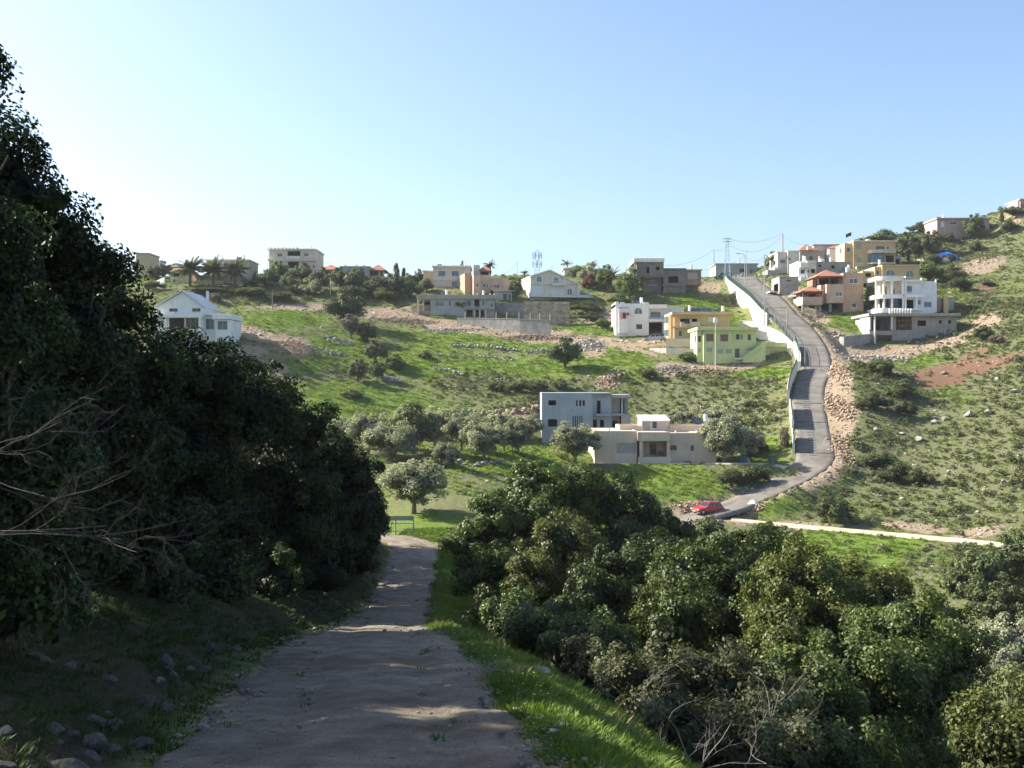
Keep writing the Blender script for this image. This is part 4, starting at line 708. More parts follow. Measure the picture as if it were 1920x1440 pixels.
h.vol(1503.5, 1540.6, 557, 570, -.6, 7, W['salmon'], below=0, roof=False); h.slab(1503.5, 1540.6, 569.7, .25, -.6, 6.4, W['salmon'], 'floor_slab', over=0); h.vol(1508, 1540.4, 546.5, 557, 3.0, 3, W['brown'], F=[(1523, 548.5, 1537, 556, 'o')], below=0, roof=False); h.hip(1503.5, 1540.6, 546.5, 1.2, -.6, 6.4)
for x in (1505, 1515, 1530, 1539): h.col(x, 546.6, 557, -.5, .22, M_frame_b)
for x, y in ((1505.5, -.4), (1513, -.4), (1531.5, .4), (1538.5, .4), (1558, .4), (1505.5, 5.5), (1531.5, 5.5), (1575, 5.5)): h.part('stilt', MB().box(h.X(x) - .25, h.X(x) + .25, y, y + .45, h.Z(590) - 2, h.Z(568.6)), W['conc'])
h.vol(1546, 1580.5, 573, 590, 5.5, 3, W['dark'], name='retaining_wall'); h.boiler(1600, 511, 4)
h = House('ochre_back_house', 'ochre house with two arched windows standing behind the white modern villa', 1690, 528, 232); h.vol(1654, 1724, 498, 528, 0, 8, W['ochre']); h.arch(1662, 1677, 506.5, 516, 0, W['ochre']); h.arch(1699.5, 1712, 507.5, 518, 0, W['ochre']); h.vol(1642, 1653.7, 499.5, 528, .6, 7, W['yellow'], F=[(1645, 507, 1650, 515, 'wgd')]); h.vol(1621, 1641.6, 507, 528, 1.2, 6, W['yellow'], F=[(1626, 511, 1637, 518, 'o')], below=.2); h.slab(1654, 1724.5, 496.5, .3, -.15, 8, W['ochre'], over=.1); h.boiler(1658, 497, 3, panel=False)
h = House('modern_villa', 'white modern villa with curved balconies rising above the raw concrete basement', 1700, 590, 208.5)
h.vol(1694, 1727, 526, 590, 0, 9, W['white'], F=[(1700, 536, 1710, 547, 'wgb'), (1697.5, 562, 1713, 578.5, 'o'), (1721, 562.5, 1727 - .4, 571, 'wgb')], floors=(578.6,)); h.vol(1727.3, 1757.5, 527, 590, .25, 9, W['white'], F=[(1733.5, 566, 1747.5, 575.5, 'wgb')]); h.slab(1727, 1729, 521.5, .01 + 1.2, -.1, .4, W['white'], 'pier', over=0); h.slab(1755, 1757, 524, 1.0, .1, .5, W['white'], 'pier', over=0)
h.slab(1694.2, 1727, 525.5, .35, -1.0, 9, W['white'], over=0); h.slab(1694.2, 1727, 552.5, .6, -1.0, -.02, W['white'], 'balcony', over=0); h.col(1695, 526.5, 590, -.95, .35, W['white']); h.col(1716, 552.8, 578.5, -.9, .35, W['white']); h.slab(1694.3, 1727, 579.5, .3, -1.0, -.02, W['white'], 'step', over=0)
h.vol(1655, 1693.7, 523, 590, 1.5, 8, W['cream'], F=[(1674, 539.5, 1683, 553, 'd'), (1659, 536, 1668, 552, 'o')], floors=(553,), roof=False)
for yt, hh in ((519, .7), (553, .75), (578.5, .9)):
    xa, xb = h.X(1641), h.X(1694); pts = [(xa + .2, 6)] + [(xa + (xb - xa) * .5 * (1 - math.cos(t)), .6 - 2.2 * math.sin(t) ** .6) for t in np.linspace(0.02, math.pi * .9, 14)] + [(xb - .02, -1.1), (xb - .02, 6)]; pts = [(x, y) for x, y in pts]; h.part('balcony', MB().slab(pts, h.Z(yt) - hh, h.Z(yt)), W['white'])
for x, y in ((1645, .4), (1655, -.9), (1669, -1.2), (1691, -.9)): h.col(x, 524, 553, y, .35, W['white']); h.col(x, 557, 578.5, y, .35, W['white'])
xa, xb = h.X(1650), h.X(1692); h.part('glass_front', MB().box(xa, xb, .3, .36, h.Z(577), h.Z(559.5)), M_glass_d); h.box('wall_end', 1770, 1777, 556, 588, -.4, .2, W['yellow']); h.vol(1757.8, 1769.8, 558, 588, 1.5, 4, W['terra'], roof=False, name='side_wall'); h.vol(1777.3, 1793, 562, 590, 1, 4, W['grey'], roof=False, name='side_wall')
h = House('raw_basement', 'raw concrete basement storey, open bays and scaffolding under the white modern villa', 1715, 650, 196.5)
h.vol(1672.5, 1712, 592.5, 650, 0, 8, W['conc'], F=[(1680, 593.5, 1710, 619, 'o')], floors=(620,), rd=.35); h.vol(1712.3, 1794, 592.5, 640, .1, 9, W['conc'], F=[(1721, 601, 1737, 611, 'o'), (1760.5, 600.5, 1766, 607, 'o'), (1778.5, 600.5, 1784, 607, 'o')], floors=(640,), rd=.3); h.slab(1626, 1797, 588, .5, -.9, 9.2, W['conc'], over=.05)
h.slab(1629, 1672, 620.5, .8, -.5, 5, W['conc'], 'floor_slab', over=0); h.vol(1630, 1672, 592.6, 618, 4, 4, W['conc'], F=[(1640, 598, 1650, 616, 'o'), (1655, 598, 1664, 616, 'o')], below=0, roof=False); h.vol(1639, 1672.3, 627, 650, 1.5, 4, W['conc'])
for x, y in ((1630.5, -.4), (1638, -.8), (1671, -.4)): h.col(x, 592.6, 618, y, .3, W['trim'])
h.part('column', MB().box(h.X(1638) - .15, h.X(1638) + .15, -.85, -.55, h.Z(652) - 1, h.Z(618)), W['trim']); h.box('parapet', 1628.6, 1631, 592.8, 626, .2, 4.8, W['trim'])
mb = MB()
for i in range(5): mb.tube([(h.X(1681 + i * 7), .6, h.Z(619)), (h.X(1681 + i * 7), .6, h.Z(594))], .05, 5)
for z in (601, 610): mb.tube([(h.X(1680), .55, h.Z(z)), (h.X(1710), .55, h.Z(z))], .05, 5)
mb.tube([(h.X(1683), .5, h.Z(618)), (h.X(1703), .5, h.Z(603))], .05, 5); mb.tube([(h.X(1703), .5, h.Z(618)), (h.X(1685), .5, h.Z(603))], .05, 5); h.part('scaffolding', mb, plain('timber_props', (.35, .23, .14), .9))
for i in range(9): h.box('baluster', 1666 + i * 5, 1668 + i * 5, 579, 587.8, -.6, -.2, W['trim'])


h = House('pink_house', 'dusty pink low house on the right skyline with a tree against its wall', 1805, 436, 288); h.vol(1757, 1855, 411, 436, 0, 9, W['pink'], F=[(1764, 415, 1771, 426, 'sw'), (1782, 416, 1793, 421, 'wgd')], below=4); h.slab(1755.5, 1856, 408.5, .4, -.4, 9, W['pink'], over=.1)
h.boiler(1780, 408.5, 4)

h = House('pink_edge_house', 'pink house with a pale edge, cut by the right border of the picture', 1925, 402, 288); h.vol(1913, 1955, 374.5, 402, 0, 8, W['pink'], F=[(1915, 383, 1919, 393, 'wbd')], below=4); h.box('pier', 1909.5, 1912.8, 376, 400, .5, 6, W['white']); h.slab(1911, 1957, 373, .35, -.3, 8, W['pink'], over=.1)
# ------------------------------------------------------------------ free-standing walls
def polywall(name, label, top, down, t, mat, cat='wall', group=None, coping=None):
    "wall whose top edge runs through the given points; down = depth of wall below its top (number or list)"
    top = np.array(top, float); n = len(top); dn = np.full(n, down, float) if np.isscalar(down) else np.array(down, float)
    d = np.gradient(top[:, :2], axis=0); d /= np.linalg.norm(d, axis=1)[:, None]; nr_ = np.stack([-d[:, 1], d[:, 0]], 1) * t / 2
    V = []
    for i in range(n):
        for s_, k in ((1, 0), (1, 1), (-1, 1), (-1, 0)): V.append((top[i, 0] + s_ * nr_[i, 0], top[i, 1] + s_ * nr_[i, 1], top[i, 2] - (0 if k else dn[i])))
    F = [(i * 4 + k, (i + 1) * 4 + k, (i + 1) * 4 + (k + 1) % 4, i * 4 + (k + 1) % 4) for i in range(n - 1) for k in range(4)] + [(0, 1, 2, 3), (4 * n - 1, 4 * n - 2, 4 * n - 3, 4 * n - 4)]
    if coping is None:
        o = MB().add(V, F).build(name, mat); return tag(o, label, cat, group)
    r = empty(name, top[0]); off = Vector(top[0]); MB().add([tuple(Vector(v) - off) for v in V], F).build('wall', mat, r)
    mbc = MB()
    Vc = []
    for i in range(n):
        for s_, k in ((1, 0), (1, 1), (-1, 1), (-1, 0)): Vc.append((top[i, 0] + s_ * nr_[i, 0] * 1.35 - top[0, 0], top[i, 1] + s_ * nr_[i, 1] * 1.35 - top[0, 1], top[i, 2] - top[0, 2] + (.14 if k else .004)))
    mbc.add(Vc, F).build('coping', coping, r); return tag(r, label, cat, group)
def block_mat(name, c, mortar, bw, bh, var=.3):
    m, nd, lk, b = nodes_of(name); tc = nd.new('ShaderNodeTexCoord'); mp = nd.new('ShaderNodeMapping'); mp.inputs['Rotation'].default_value = (R(90), 0, 0); lk.new(tc.outputs['Object'], mp.inputs[0])
    br = nd.new('ShaderNodeTexBrick'); br.inputs['Scale'].default_value = 1.0; br.inputs['Brick Width'].default_value = bw; br.inputs['Row Height'].default_value = bh; br.inputs['Mortar Size'].default_value = .02
    br.inputs['Color1'].default_value = (*[x * (1 - var) for x in c], 1); br.inputs['Color2'].default_value = (*[min(1, x * (1 + var * .5)) for x in c], 1); br.inputs['Mortar'].default_value = (*mortar, 1); lk.new(mp.outputs[0], br.inputs[0])
    n = noise(nd, lk, 1.1, 5, .6, vec=tc.outputs['Object']); r = ramp(nd, [(.3, (.6, .6, .6)), (.7, (1.1, 1.1, 1.1))]); lk.new(n.outputs[0], r.inputs[0])
    cc = mix(nd, lk, 1.0, br.outputs[0], r.outputs[0], 'MULTIPLY'); lk.new(cc, b.inputs['Base Color']); b.inputs['Roughness'].default_value = .95; bump(nd, lk, b, br.outputs[1], -.5, .03); return m
M_stonewall = block_mat('squared_tan_stone', (.40, .33, .23), (.24, .20, .15), .9, .45); M_block = block_mat('grey_concrete_block', (.33, .32, .30), (.25, .24, .22), .42, .22, .12); M_wallwhite = plaster('bright_limewashed_wall', (.78, .72, .58), .1, streak=.25)
asph = ROADS['asphalt'][0]; at_ = np.gradient(asph[:, :2], axis=0); at_ /= np.linalg.norm(at_, axis=1)[:, None]; an_ = np.stack([-at_[:, 1], at_[:, 0]], 1)
def edge(y0, y1, off, up, step=3):
    k = np.where((asph[:, 1] >= y0) & (asph[:, 1] <= y1))[0][::step]; return [np.array([asph[i, 0] + an_[i, 0] * (asph[i, 3] + off), asph[i, 1] + an_[i, 1] * (asph[i, 3] + off), asph[i, 2] + up]) for i in k]
upper = edge(206, 262, .45, .35)
polywall('retaining_wall', 'tall cream retaining wall along the upper lane, bright in the sun', upper, [5.2 if p[1] < 246 else 4.2 for p in upper], .4, M_wallwhite, coping=W['trim'])
tw = catmull([P(1386, 602, 207), P(1402, 603, 206), P(1425, 609, 203), P(1455, 621, 196.5), P(1476, 636, 189.5), P(1486, 647, 185.5)], 2)
polywall('retaining_wall', 'white curved terrace wall below the upper lane, ending beside the green house', tw, 4.5, .4, M_wallwhite, coping=W['trim'])
mid = edge(173.5, 187, .35, .9); polywall('retaining_wall', 'white lane wall with a grey end face just below the green house terrace', mid, 6.0, .5, M_wallwhite)
M_rail = plain('dark_guard_rail', (.06, .055, .06), .5, .4)
def rail_wall(label, y0, y1, off, up, down):
    e = edge(y0, y1, off, up); r = empty('lane_wall', e[0]); o = Vector(e[0]); top = np.array(e) - e[0]; n = len(top)
    d = np.gradient(top[:, :2], axis=0); d /= np.linalg.norm(d, axis=1)[:, None]; q = np.stack([-d[:, 1], d[:, 0]], 1) * .16; V = []
    for i in range(n):
        for s_, k in ((1, 0), (1, 1), (-1, 1), (-1, 0)): V.append((top[i, 0] + s_ * q[i, 0], top[i, 1] + s_ * q[i, 1], top[i, 2] - (0 if k else down)))
    F = [(i * 4 + k, (i + 1) * 4 + k, (i + 1) * 4 + (k + 1) % 4, i * 4 + (k + 1) % 4) for i in range(n - 1) for k in range(4)] + [(0, 1, 2, 3), (4 * n - 1, 4 * n - 2, 4 * n - 3, 4 * n - 4)]
    MB().add(V, F).build('wall', M_wallwhite, r)
    for hh in (.1, .26): MB().tube([tuple(p + np.array([0, 0, hh])) for p in top], .07, 5).build('rail', M_rail, r)
    for p in top[::3]: MB().box(p[0] - .05, p[0] + .05, p[1] - .05, p[1] + .05, p[2] - .05, p[2] + .32).build('post', M_rail, r)
    tag(r, label, 'wall')
rail_wall('highest stretch of white railed wall beside the grooved lane', 158.6, 172.3, .7, 1.6, 4.8)
rail_wall('middle stretch of white railed wall beside the grooved lane', 147.6, 157.6, .35, 1.5, 4.5)
rail_wall('lowest stretch of white railed wall, ending above the garden path', 140.8, 147.2, .45, 1.3, 4.0)
# green mesh fences on the upper walls
M_fence = plain('green_fence_wire', (.03, .095, .075), .6, .2)
def mesh_fence(label, pts, h, sp=.28, up=.18):
    r = empty('mesh_fence', pts[0]); o = pts[0]; pts = catmull(pts, sp); q = [p - o for p in pts]
    for z in (.1, h): MB().tube([tuple(p + np.array([0, 0, z + up])) for p in q[::2]], .035, 4).build('rail', M_fence, r)
    wires = MB()
    for p in q: wires.box(p[0] - .015, p[0] + .015, p[1] - .015, p[1] + .015, p[2] + up, p[2] + h + up)
    w = wires.build('wire_mesh', M_fence, r); w['kind'] = 'stuff'
    for p in q[::9]: MB().box(p[0] - .05, p[0] + .05, p[1] - .05, p[1] + .05, p[2] + up - .1, p[2] + h + .1 + up).build('post', M_fence, r)
    tag(r, label, 'fence')
mesh_fence('green wire fence on the tall cream wall of the upper lane', upper, 1.15); mesh_fence('green wire fence along the lane edge above the curved terrace wall', edge(186, 206.5, .5, .05, 3), 1.1, up=0); mesh_fence('short green wire fence on the lane wall below the green house', mid, 1.0)
polywall('garden_wall', 'large tan squared stone retaining wall in the middle of the hillside', [P(982, 565, 228), P(1025, 565, 226.5), P(1068, 566, 226)], 7.5, .6, M_stonewall)
polywall('garden_wall', 'grey concrete block wall joining the tan stone wall', [P(927, 568, 232), P(955, 568, 231), P(982, 569, 230)], 6.0, .4, M_block)
r = polywall('garden_wall', 'stepped grey garden wall with thin pale posts standing along its top', [P(858, 597, 223), P(910, 597.5, 220), P(975, 599, 216), P(1032, 601.5, 213.5)], [2.5, 2.5, 3, 3.5], .35, M_block, coping=W['conc']); o0 = Vector(r.location)
for px, Yp, yb in ((872, 222.2, 597), (930, 219, 598), (950, 217.8, 598.5), (973, 216, 599), (994, 215.2, 600), (1012, 214.5, 601), (1031, 213.7, 601.5)):
    q = Vector(P(px, yb, Yp)) - o0; MB().box(q.x - .09, q.x + .09, q.y - .09, q.y + .09, q.z - .1, q.z + 1.45).build('post', W['trim'], r)
polywall('garden_wall', 'tan wall curving down to the porch of the long grey house', catmull([P(744, 579.5, 232.5), P(760, 575, 231), P(785, 572.5, 229.5), P(812, 571.5, 230.5)], 2), 3.0, .4, M_stonewall)
polywall('garden_wall', 'pale concrete yard wall left of the green house, its left end sunlit', [P(1219, 653, 199), P(1250, 652.5, 194.5), P(1307, 653.5, 192)], 4.5, .35, W['conc'])
polywall('garden_wall', 'low buff wall in front of the ochre house', [P(1249, 634.5, 201.5), P(1306, 635, 199.5)], 1.6, .3, W['beige'])
polywall('garden_wall', 'curved raw concrete retaining wall left of the raw basement', catmull([P(1640, 625, 197.5), P(1612, 627, 194.5), P(1590, 630, 192.5), P(1578, 632.5, 193), P(1576, 632, 196), P(1584, 629, 199)], 1.2), 3.6, .35, W['conc'])
polywall('garden_wall', 'white curving yard wall beside the dark trees on the rim', catmull([P(288, 530, 246), P(298, 525, 244), P(309, 519.5, 243)], 1.5), 2.6, .3, W['white'])
polywall('garden_wall', 'dark brown retaining wall right of the arcaded cream house', [P(1036, 557, 246), P(1080, 557, 245), P(1128, 560, 245)], 4.0, .4, W['brown'])
polywall('garden_wall', 'stone faced terrace wall below the stilt house beige rubble', [P(1507, 575, 212), P(1530, 580, 211), P(1545, 588, 211)], 2.0, .4, M_stonewall)
polywall('garden_wall', 'low sunlit tan wall beside the blue tarpaulin', [P(1720, 484.5, 274), P(1740, 485, 272), P(1756, 486, 272)], 2.0, .4, W['cream'])
polywall('garden_wall', 'stone terrace wall under the shrubs right of the two red roofs', [P(728, 528, 252), P(760, 529, 250), P(792, 531, 250)], 3.0, .5, M_stonewall)

# ------------------------------------------------------------------ rocks
def rock_mesh(name, seed, sub=2, flat=.75):
    import bmesh
    bm = bmesh.new(); bmesh.ops.create_icosphere(bm, subdivisions=sub, radius=1.0); r_ = np.random.default_rng(seed); pl = [(Vector(r_.normal(size=3)).normalized(), r_.uniform(.45, .85)) for _ in range(14)]
    for v in bm.verts:
        c = v.co.copy()
        for n_, d_ in pl:
            k = c.dot(n_)
            if k > d_: c -= n_ * (k - d_) * .92
        nn = float(fbm(np.array([c.x * 1.7 + seed]), np.array([c.y * 1.7]), c.z * 1.7, 2)[0]); c *= 1 + .10 * nn; c.z *= flat; v.co = c
    me = bpy.data.meshes.new(name); bm.to_mesh(me); bm.free(); return me
M_lime = rock_mat('limestone_rock', (.15, .14, .12), (.30, .275, .235), (.46, .43, .37)); M_reddish = rock_mat('reddish_rubble_rock', (.17, .11, .075), (.31, .22, .155), (.45, .36, .27)); M_greyrock = rock_mat('grey_karst_rock', (.11, .11, .105), (.22, .215, .20), (.38, .37, .34))
ROCKS = [rock_mesh('rock_%s' % w, i + 1) for i, w in enumerate(('slab', 'wedge', 'knob', 'lump', 'shard'))]
ROCKS_HI = [rock_mesh('boulder_%s' % w, i + 11, 3) for i, w in enumerate(('slab', 'wedge', 'knob'))]
_rv = {m.name: (np.array([v.co[:] for v in m.vertices]), np.array([p.vertices[:] for p in m.polygons])) for m in ROCKS}
LOWROCKS = [rock_mesh('pebble_%d' % i, 40 + i, 1) for i in range(4)]
_rl = [(np.array([v.co[:] for v in m.vertices]), np.array([p.vertices[:] for p in m.polygons])) for m in LOWROCKS]
for m_ in LOWROCKS: bpy.data.meshes.remove(m_)
def rotz(a):
    c, s_ = math.cos(a), math.sin(a); return np.array([[c, -s_, 0], [s_, c, 0], [0, 0, 1]])
def rock_heap(pts, sizes, seed=1):
    "many rocks in one mesh (arrays)"
    r_ = np.random.default_rng(seed); VV, FF, n = [], [], 0
    for p, s_ in zip(pts, sizes):
        v, f = _rl[r_.integers(len(_rl))]; q = (v * s_ * r_.uniform(.7, 1.3, 3)) @ rotz(r_.uniform(0, 6.28)).T + p; VV.append(q); FF.append(f + n); n += len(v)
    return np.vstack(VV), np.vstack(FF)
def dry_wall(label, pxs, hgt, size, mat=None, rows=3, dens=1.0, seed=1, spread=.35, group='dry stone terrace walls'):
    r_ = np.random.default_rng(seed); g_ = [ground_at(a, b, 90) for a, b in pxs]; g_ = [p for p in g_ if p is not None]; c = catmull(g_, size * .8 / dens); P_, S_ = [], []
    zc = height(c[:, 0], c[:, 1])
    for i, p in enumerate(c):
        hh = hgt * (.65 + .5 * vnoise(np.array([i * .09]), np.array([seed * 3.3]))[0])
        for k in range(rows):
            if r_.random() < .12: continue
            P_.append([p[0] + r_.normal() * size * .3, p[1] + r_.normal() * spread, zc[i] + hh * (k + .3) / rows]); S_.append(size * r_.uniform(.4, .75))
        if r_.random() < .5: P_.append([p[0] + r_.normal() * .6, p[1] - abs(r_.normal()) * 1.2, 0]); P_[-1][2] = hz(P_[-1][0], P_[-1][1]) + .05; S_.append(size * r_.uniform(.2, .5))
    V_, F_ = rock_heap(P_, S_, seed); o_ = V_.mean(0); r = empty('dry_stone_wall', o_); tag(r, label, 'stone wall', group); s_ = link_mesh('stones', np_mesh('stones', V_ - o_, F_), mat or M_greyrock, r); s_['kind'] = 'stuff'; return r
dry_wall('dry stone terrace wall, long unbroken stretch on the upper green terrace', [(888, 650), (920, 653), (970, 658)], 1.0, .55, seed=2)
dry_wall('short dry stone wall left of the long terrace wall', [(848, 650), (862, 650), (882, 651)], .9, .5, seed=3)
dry_wall('dry stone terrace wall stub left of the round hillside tree', [(985, 662), (1005, 661), (1030, 660)], .9, .5, seed=4)
dry_wall('broken second row of terrace stones below the long terrace wall', [(815, 664), (850, 668), (890, 670), (930, 672), (960, 676)], .6, .5, rows=2, spread=.8, seed=5)
dry_wall('grey tumbled stone row on the third terrace', [(890, 708), (920, 710), (945, 712)], .6, .45, rows=2, spread=.9, seed=6)
dry_wall('small heap of grey terrace stones below the third terrace', [(815, 692), (840, 697), (870, 706)], .6, .5, rows=2, spread=.8, seed=7)
dry_wall('pale rubble bank behind the olive grove, left of the bluish house', [(862, 780), (900, 781), (950, 779), (985, 775), (1014, 771)], 1.5, .75, mat=M_reddish, rows=3, spread=.7, seed=8)
dry_wall('low pale stone row at the foot of the grove', [(845, 868), (870, 872), (900, 873), (940, 869)], .7, .5, mat=M_lime, rows=2, seed=9)
dry_wall('pale stones along the terrace above the bungalow garden', [(1300, 765), (1340, 762), (1400, 760)], .35, .4, mat=M_lime, rows=1, spread=.5, seed=10)

# ------------------------------------------------------------------ poles, lamps, wires
M_pole = plain('weathered_steel_pole', (.24, .255, .25), .6, .4); M_polew = plain('pale_concrete_pole', (.50, .48, .44), .8)
def pole(label, px, yt, yb, Y, arm=0, rad=.09, mat=None, box=False, name='street_lamp'):
    p = P(px, yb, Y); h_ = (yb - yt) * Y / FOC; r = empty(name, p); MB().tube([(0, 0, -1.0), (0, 0, h_)], [rad * 1.25, rad * .8], 7).build('pole', mat or M_pole, r)
    if arm:
        MB().tube([(0, 0, h_ - .1), (arm * .5, 0, h_ + .25), (arm, 0, h_ + .3)], .05, 5).build('arm', mat or M_pole, r); MB().box(arm - .1 if arm > 0 else arm - .55, arm + .55 if arm > 0 else arm + .1, -.14, .14, h_ + .22, h_ + .38).build('lamp_head', M_frame_g, r, bevel=.04)
    if box: MB().box(-.3, .3, -.2, .2, h_ - .1, h_ + .75).build('lamp_box', M_tank, r, bevel=.04)
    return tag(r, label, 'lamp post' if name == 'street_lamp' else 'pole', 'poles along the lane and hillside')
pole('plain steel pole on the crest, left of the lattice pylon', 1338.5, 468, 524, 261, rad=.12, name='utility_pole')
pole('street lamp with arm, beside the crest of the lane', 1396.5, 478, 556, 229, arm=-1.3)
pole('thin pole close behind the crest street lamp', 1400, 468, 545, 236, rad=.06, name='utility_pole')
pole('tall dark lamp post on the cream wall, halfway up the lane', 1433.5, 479, 606, 203, arm=.0, rad=.1)
pole('tall thick pole on the skyline right of the lattice pylon', 1467.5, 436.5, 480, 283, rad=.17, name='utility_pole')
pole('short stub pole at the bend of the lane', 1475.5, 576, 618, 196.5, rad=.07, name='utility_pole')
pole('lamp post on the lane wall below the green house', 1509.5, 636, 705, 172.5, rad=.07)
pole('pale lamp post with a white box in front of the green house', 1341.5, 604, 683, 186, rad=.085, mat=M_polew, box=True)
pole('wooden pole on the bank below the palms', 511, 544, 586, 222, rad=.1, mat=plain('weathered_timber', (.20, .155, .11), .9), name='utility_pole')
pole('pale pole among the dark shrubs on the rim', 619.5, 521, 556, 240, rad=.09, mat=M_polew, name='utility_pole')
pole('thin pole beside the short mid lane fence', 1383, 514, 542, 244, rad=.06, name='utility_pole')
pole('white mast in front of the tall tan apartment block', 502, 462, 512, 263, rad=.06, mat=M_polew, name='utility_pole')
pole('mast at the left edge of the arcaded house skyline', 970, 489, 530, 270, rad=.05, name='utility_pole')
pole('post in front of the pale corner house', 1428, 500, 545, 235, rad=.07, name='utility_pole')
def lattice(name, label, px, yt, yb, Y, w0, w1, mat, antennas=False):
    p = P(px, yb, Y); h_ = (yb - yt) * Y / FOC; r = empty(name, p); mb = MB(); n = 9
    L = lambda k, t: Vector(((1 if k in (1, 2) else -1) * (w0 + (w1 - w0) * t) / 2, (1 if k in (2, 3) else -1) * (w0 + (w1 - w0) * t) / 2, h_ * t))
    for k in range(4): MB().tube([L(k, 0) - Vector((0, 0, 1)), L(k, 1)], .045, 4).build('leg', mat, r)
    br = MB()
    for i in range(n):
        for k in range(4): br.tube([L(k, i / n), L((k + 1) % 4, (i + 1) / n)], .022, 4, False); br.tube([L(k, (i + 1) / n), L((k + 1) % 4, (i + 1) / n)], .02, 4, False)
    b_ = br.build('bracing', mat, r); b_['kind'] = 'stuff'
    if antennas:
        for t, k in ((.83, 6), (.55, 4)):
            for i in range(k): a = 6.283 * i / k; MB().box(math.cos(a) * 1.1 - .11, math.cos(a) * 1.1 + .11, math.sin(a) * 1.1 - .11, math.sin(a) * 1.1 + .11, h_ * t - .9, h_ * t + .9).build('panel_antenna', mat, r)
            for i in range(3): a = 6.283 * i / 3; MB().tube([(0, 0, h_ * t), (math.cos(a) * 1.6, math.sin(a) * 1.6, h_ * t)], .06, 4).build('bracket', mat, r)
        MB().tube([(0, 0, h_ * .95), (0, 0, h_ * 1.06)], .05, 4).build('mast_tip', mat, r)
    else:
        for t in (.97, .9): MB().box(-1.1, 1.1, -.06, .06, h_ * t - .06, h_ * t + .06).build('cross_arm', mat, r)
    return tag(r, label, 'tower')
lattice('lattice_pylon', 'slender blue steel lattice pylon at the top of the lane', 1363.5, 445.5, 522, 258, 1.5, .45, M_blue)
lattice('cell_tower', 'cell phone mast with panel antennas behind the cream gabled house', 1007, 470, 526, 292, 1.7, .9, M_blue, True)
M_wire = plain('overhead_wire', (.06, .06, .065), .6)
def wire(label, a, b_, sag):
    a, b_ = Vector(a), Vector(b_); pts = [a.lerp(b_, t) - Vector((0, 0, sag * 4 * t * (1 - t))) for t in np.linspace(0, 1, 14)]; c = (a + b_) / 2; o = MB().tube([p - c for p in pts], .028, 4).build('overhead_wire', M_wire, loc=c); tag(o, label, 'wire', 'overhead wires')
wire('overhead wire from the lattice pylon to the tall skyline pole', P(1363.5, 447, 258), P(1467.5, 437, 283), 1.6); wire('lower sagging wire from the lattice pylon to the tall skyline pole', P(1363.5, 456, 258), P(1467.5, 441, 283), 3.2); wire('wire from the plain crest pole up to the lattice pylon', P(1338.5, 468.5, 261), P(1363.5, 462, 258), .5)
wire('long wire from the dark unfinished house to the plain crest pole', P(1246, 497, 243), P(1338.5, 468.5, 261), 1.2); wire('wire running right from the tall skyline pole to the red hipped roof', P(1467.5, 441, 283), P(1512, 459, 277), .6); wire('wire from the crest street lamp to the tall halfway lamp post', P(1396.5, 480, 229), P(1433.5, 481, 203), .9); wire('wire from the arcaded house mast to the terracotta roof', P(970, 492, 270), P(943, 513, 244), .5); wire('lower wire from the dark unfinished house to the crest lamp post', P(1316, 506, 242), P(1396.5, 480, 229), .8)
pF = P(1597.5, 450, 267); r = empty('flag', pF); MB().tube([(0, 0, -1), (0, 0, 2.2)], .05, 5).build('pole', M_metal, r); mb = MB(); nx = 8
fv = [(-.2 - 1.3 * i / nx - .0, .15 * math.sin(i * 1.1), 2.0 - .9 * j - .55 * i / nx) for j in range(2) for i in range(nx + 1)]; mb.add(fv, [(i, i + 1, nx + 2 + i, nx + 1 + i) for i in range(nx)]); mb.add([(x, y + .03, z) for x, y, z in fv], [(i + 1, i, nx + 1 + i, nx + 2 + i) for i in range(nx)]); mb.build('cloth', plain('black_flag_cloth', (.02, .02, .025), .9), r); tag(r, 'drooping black flag on the roof of the yellow tower house', 'flag')

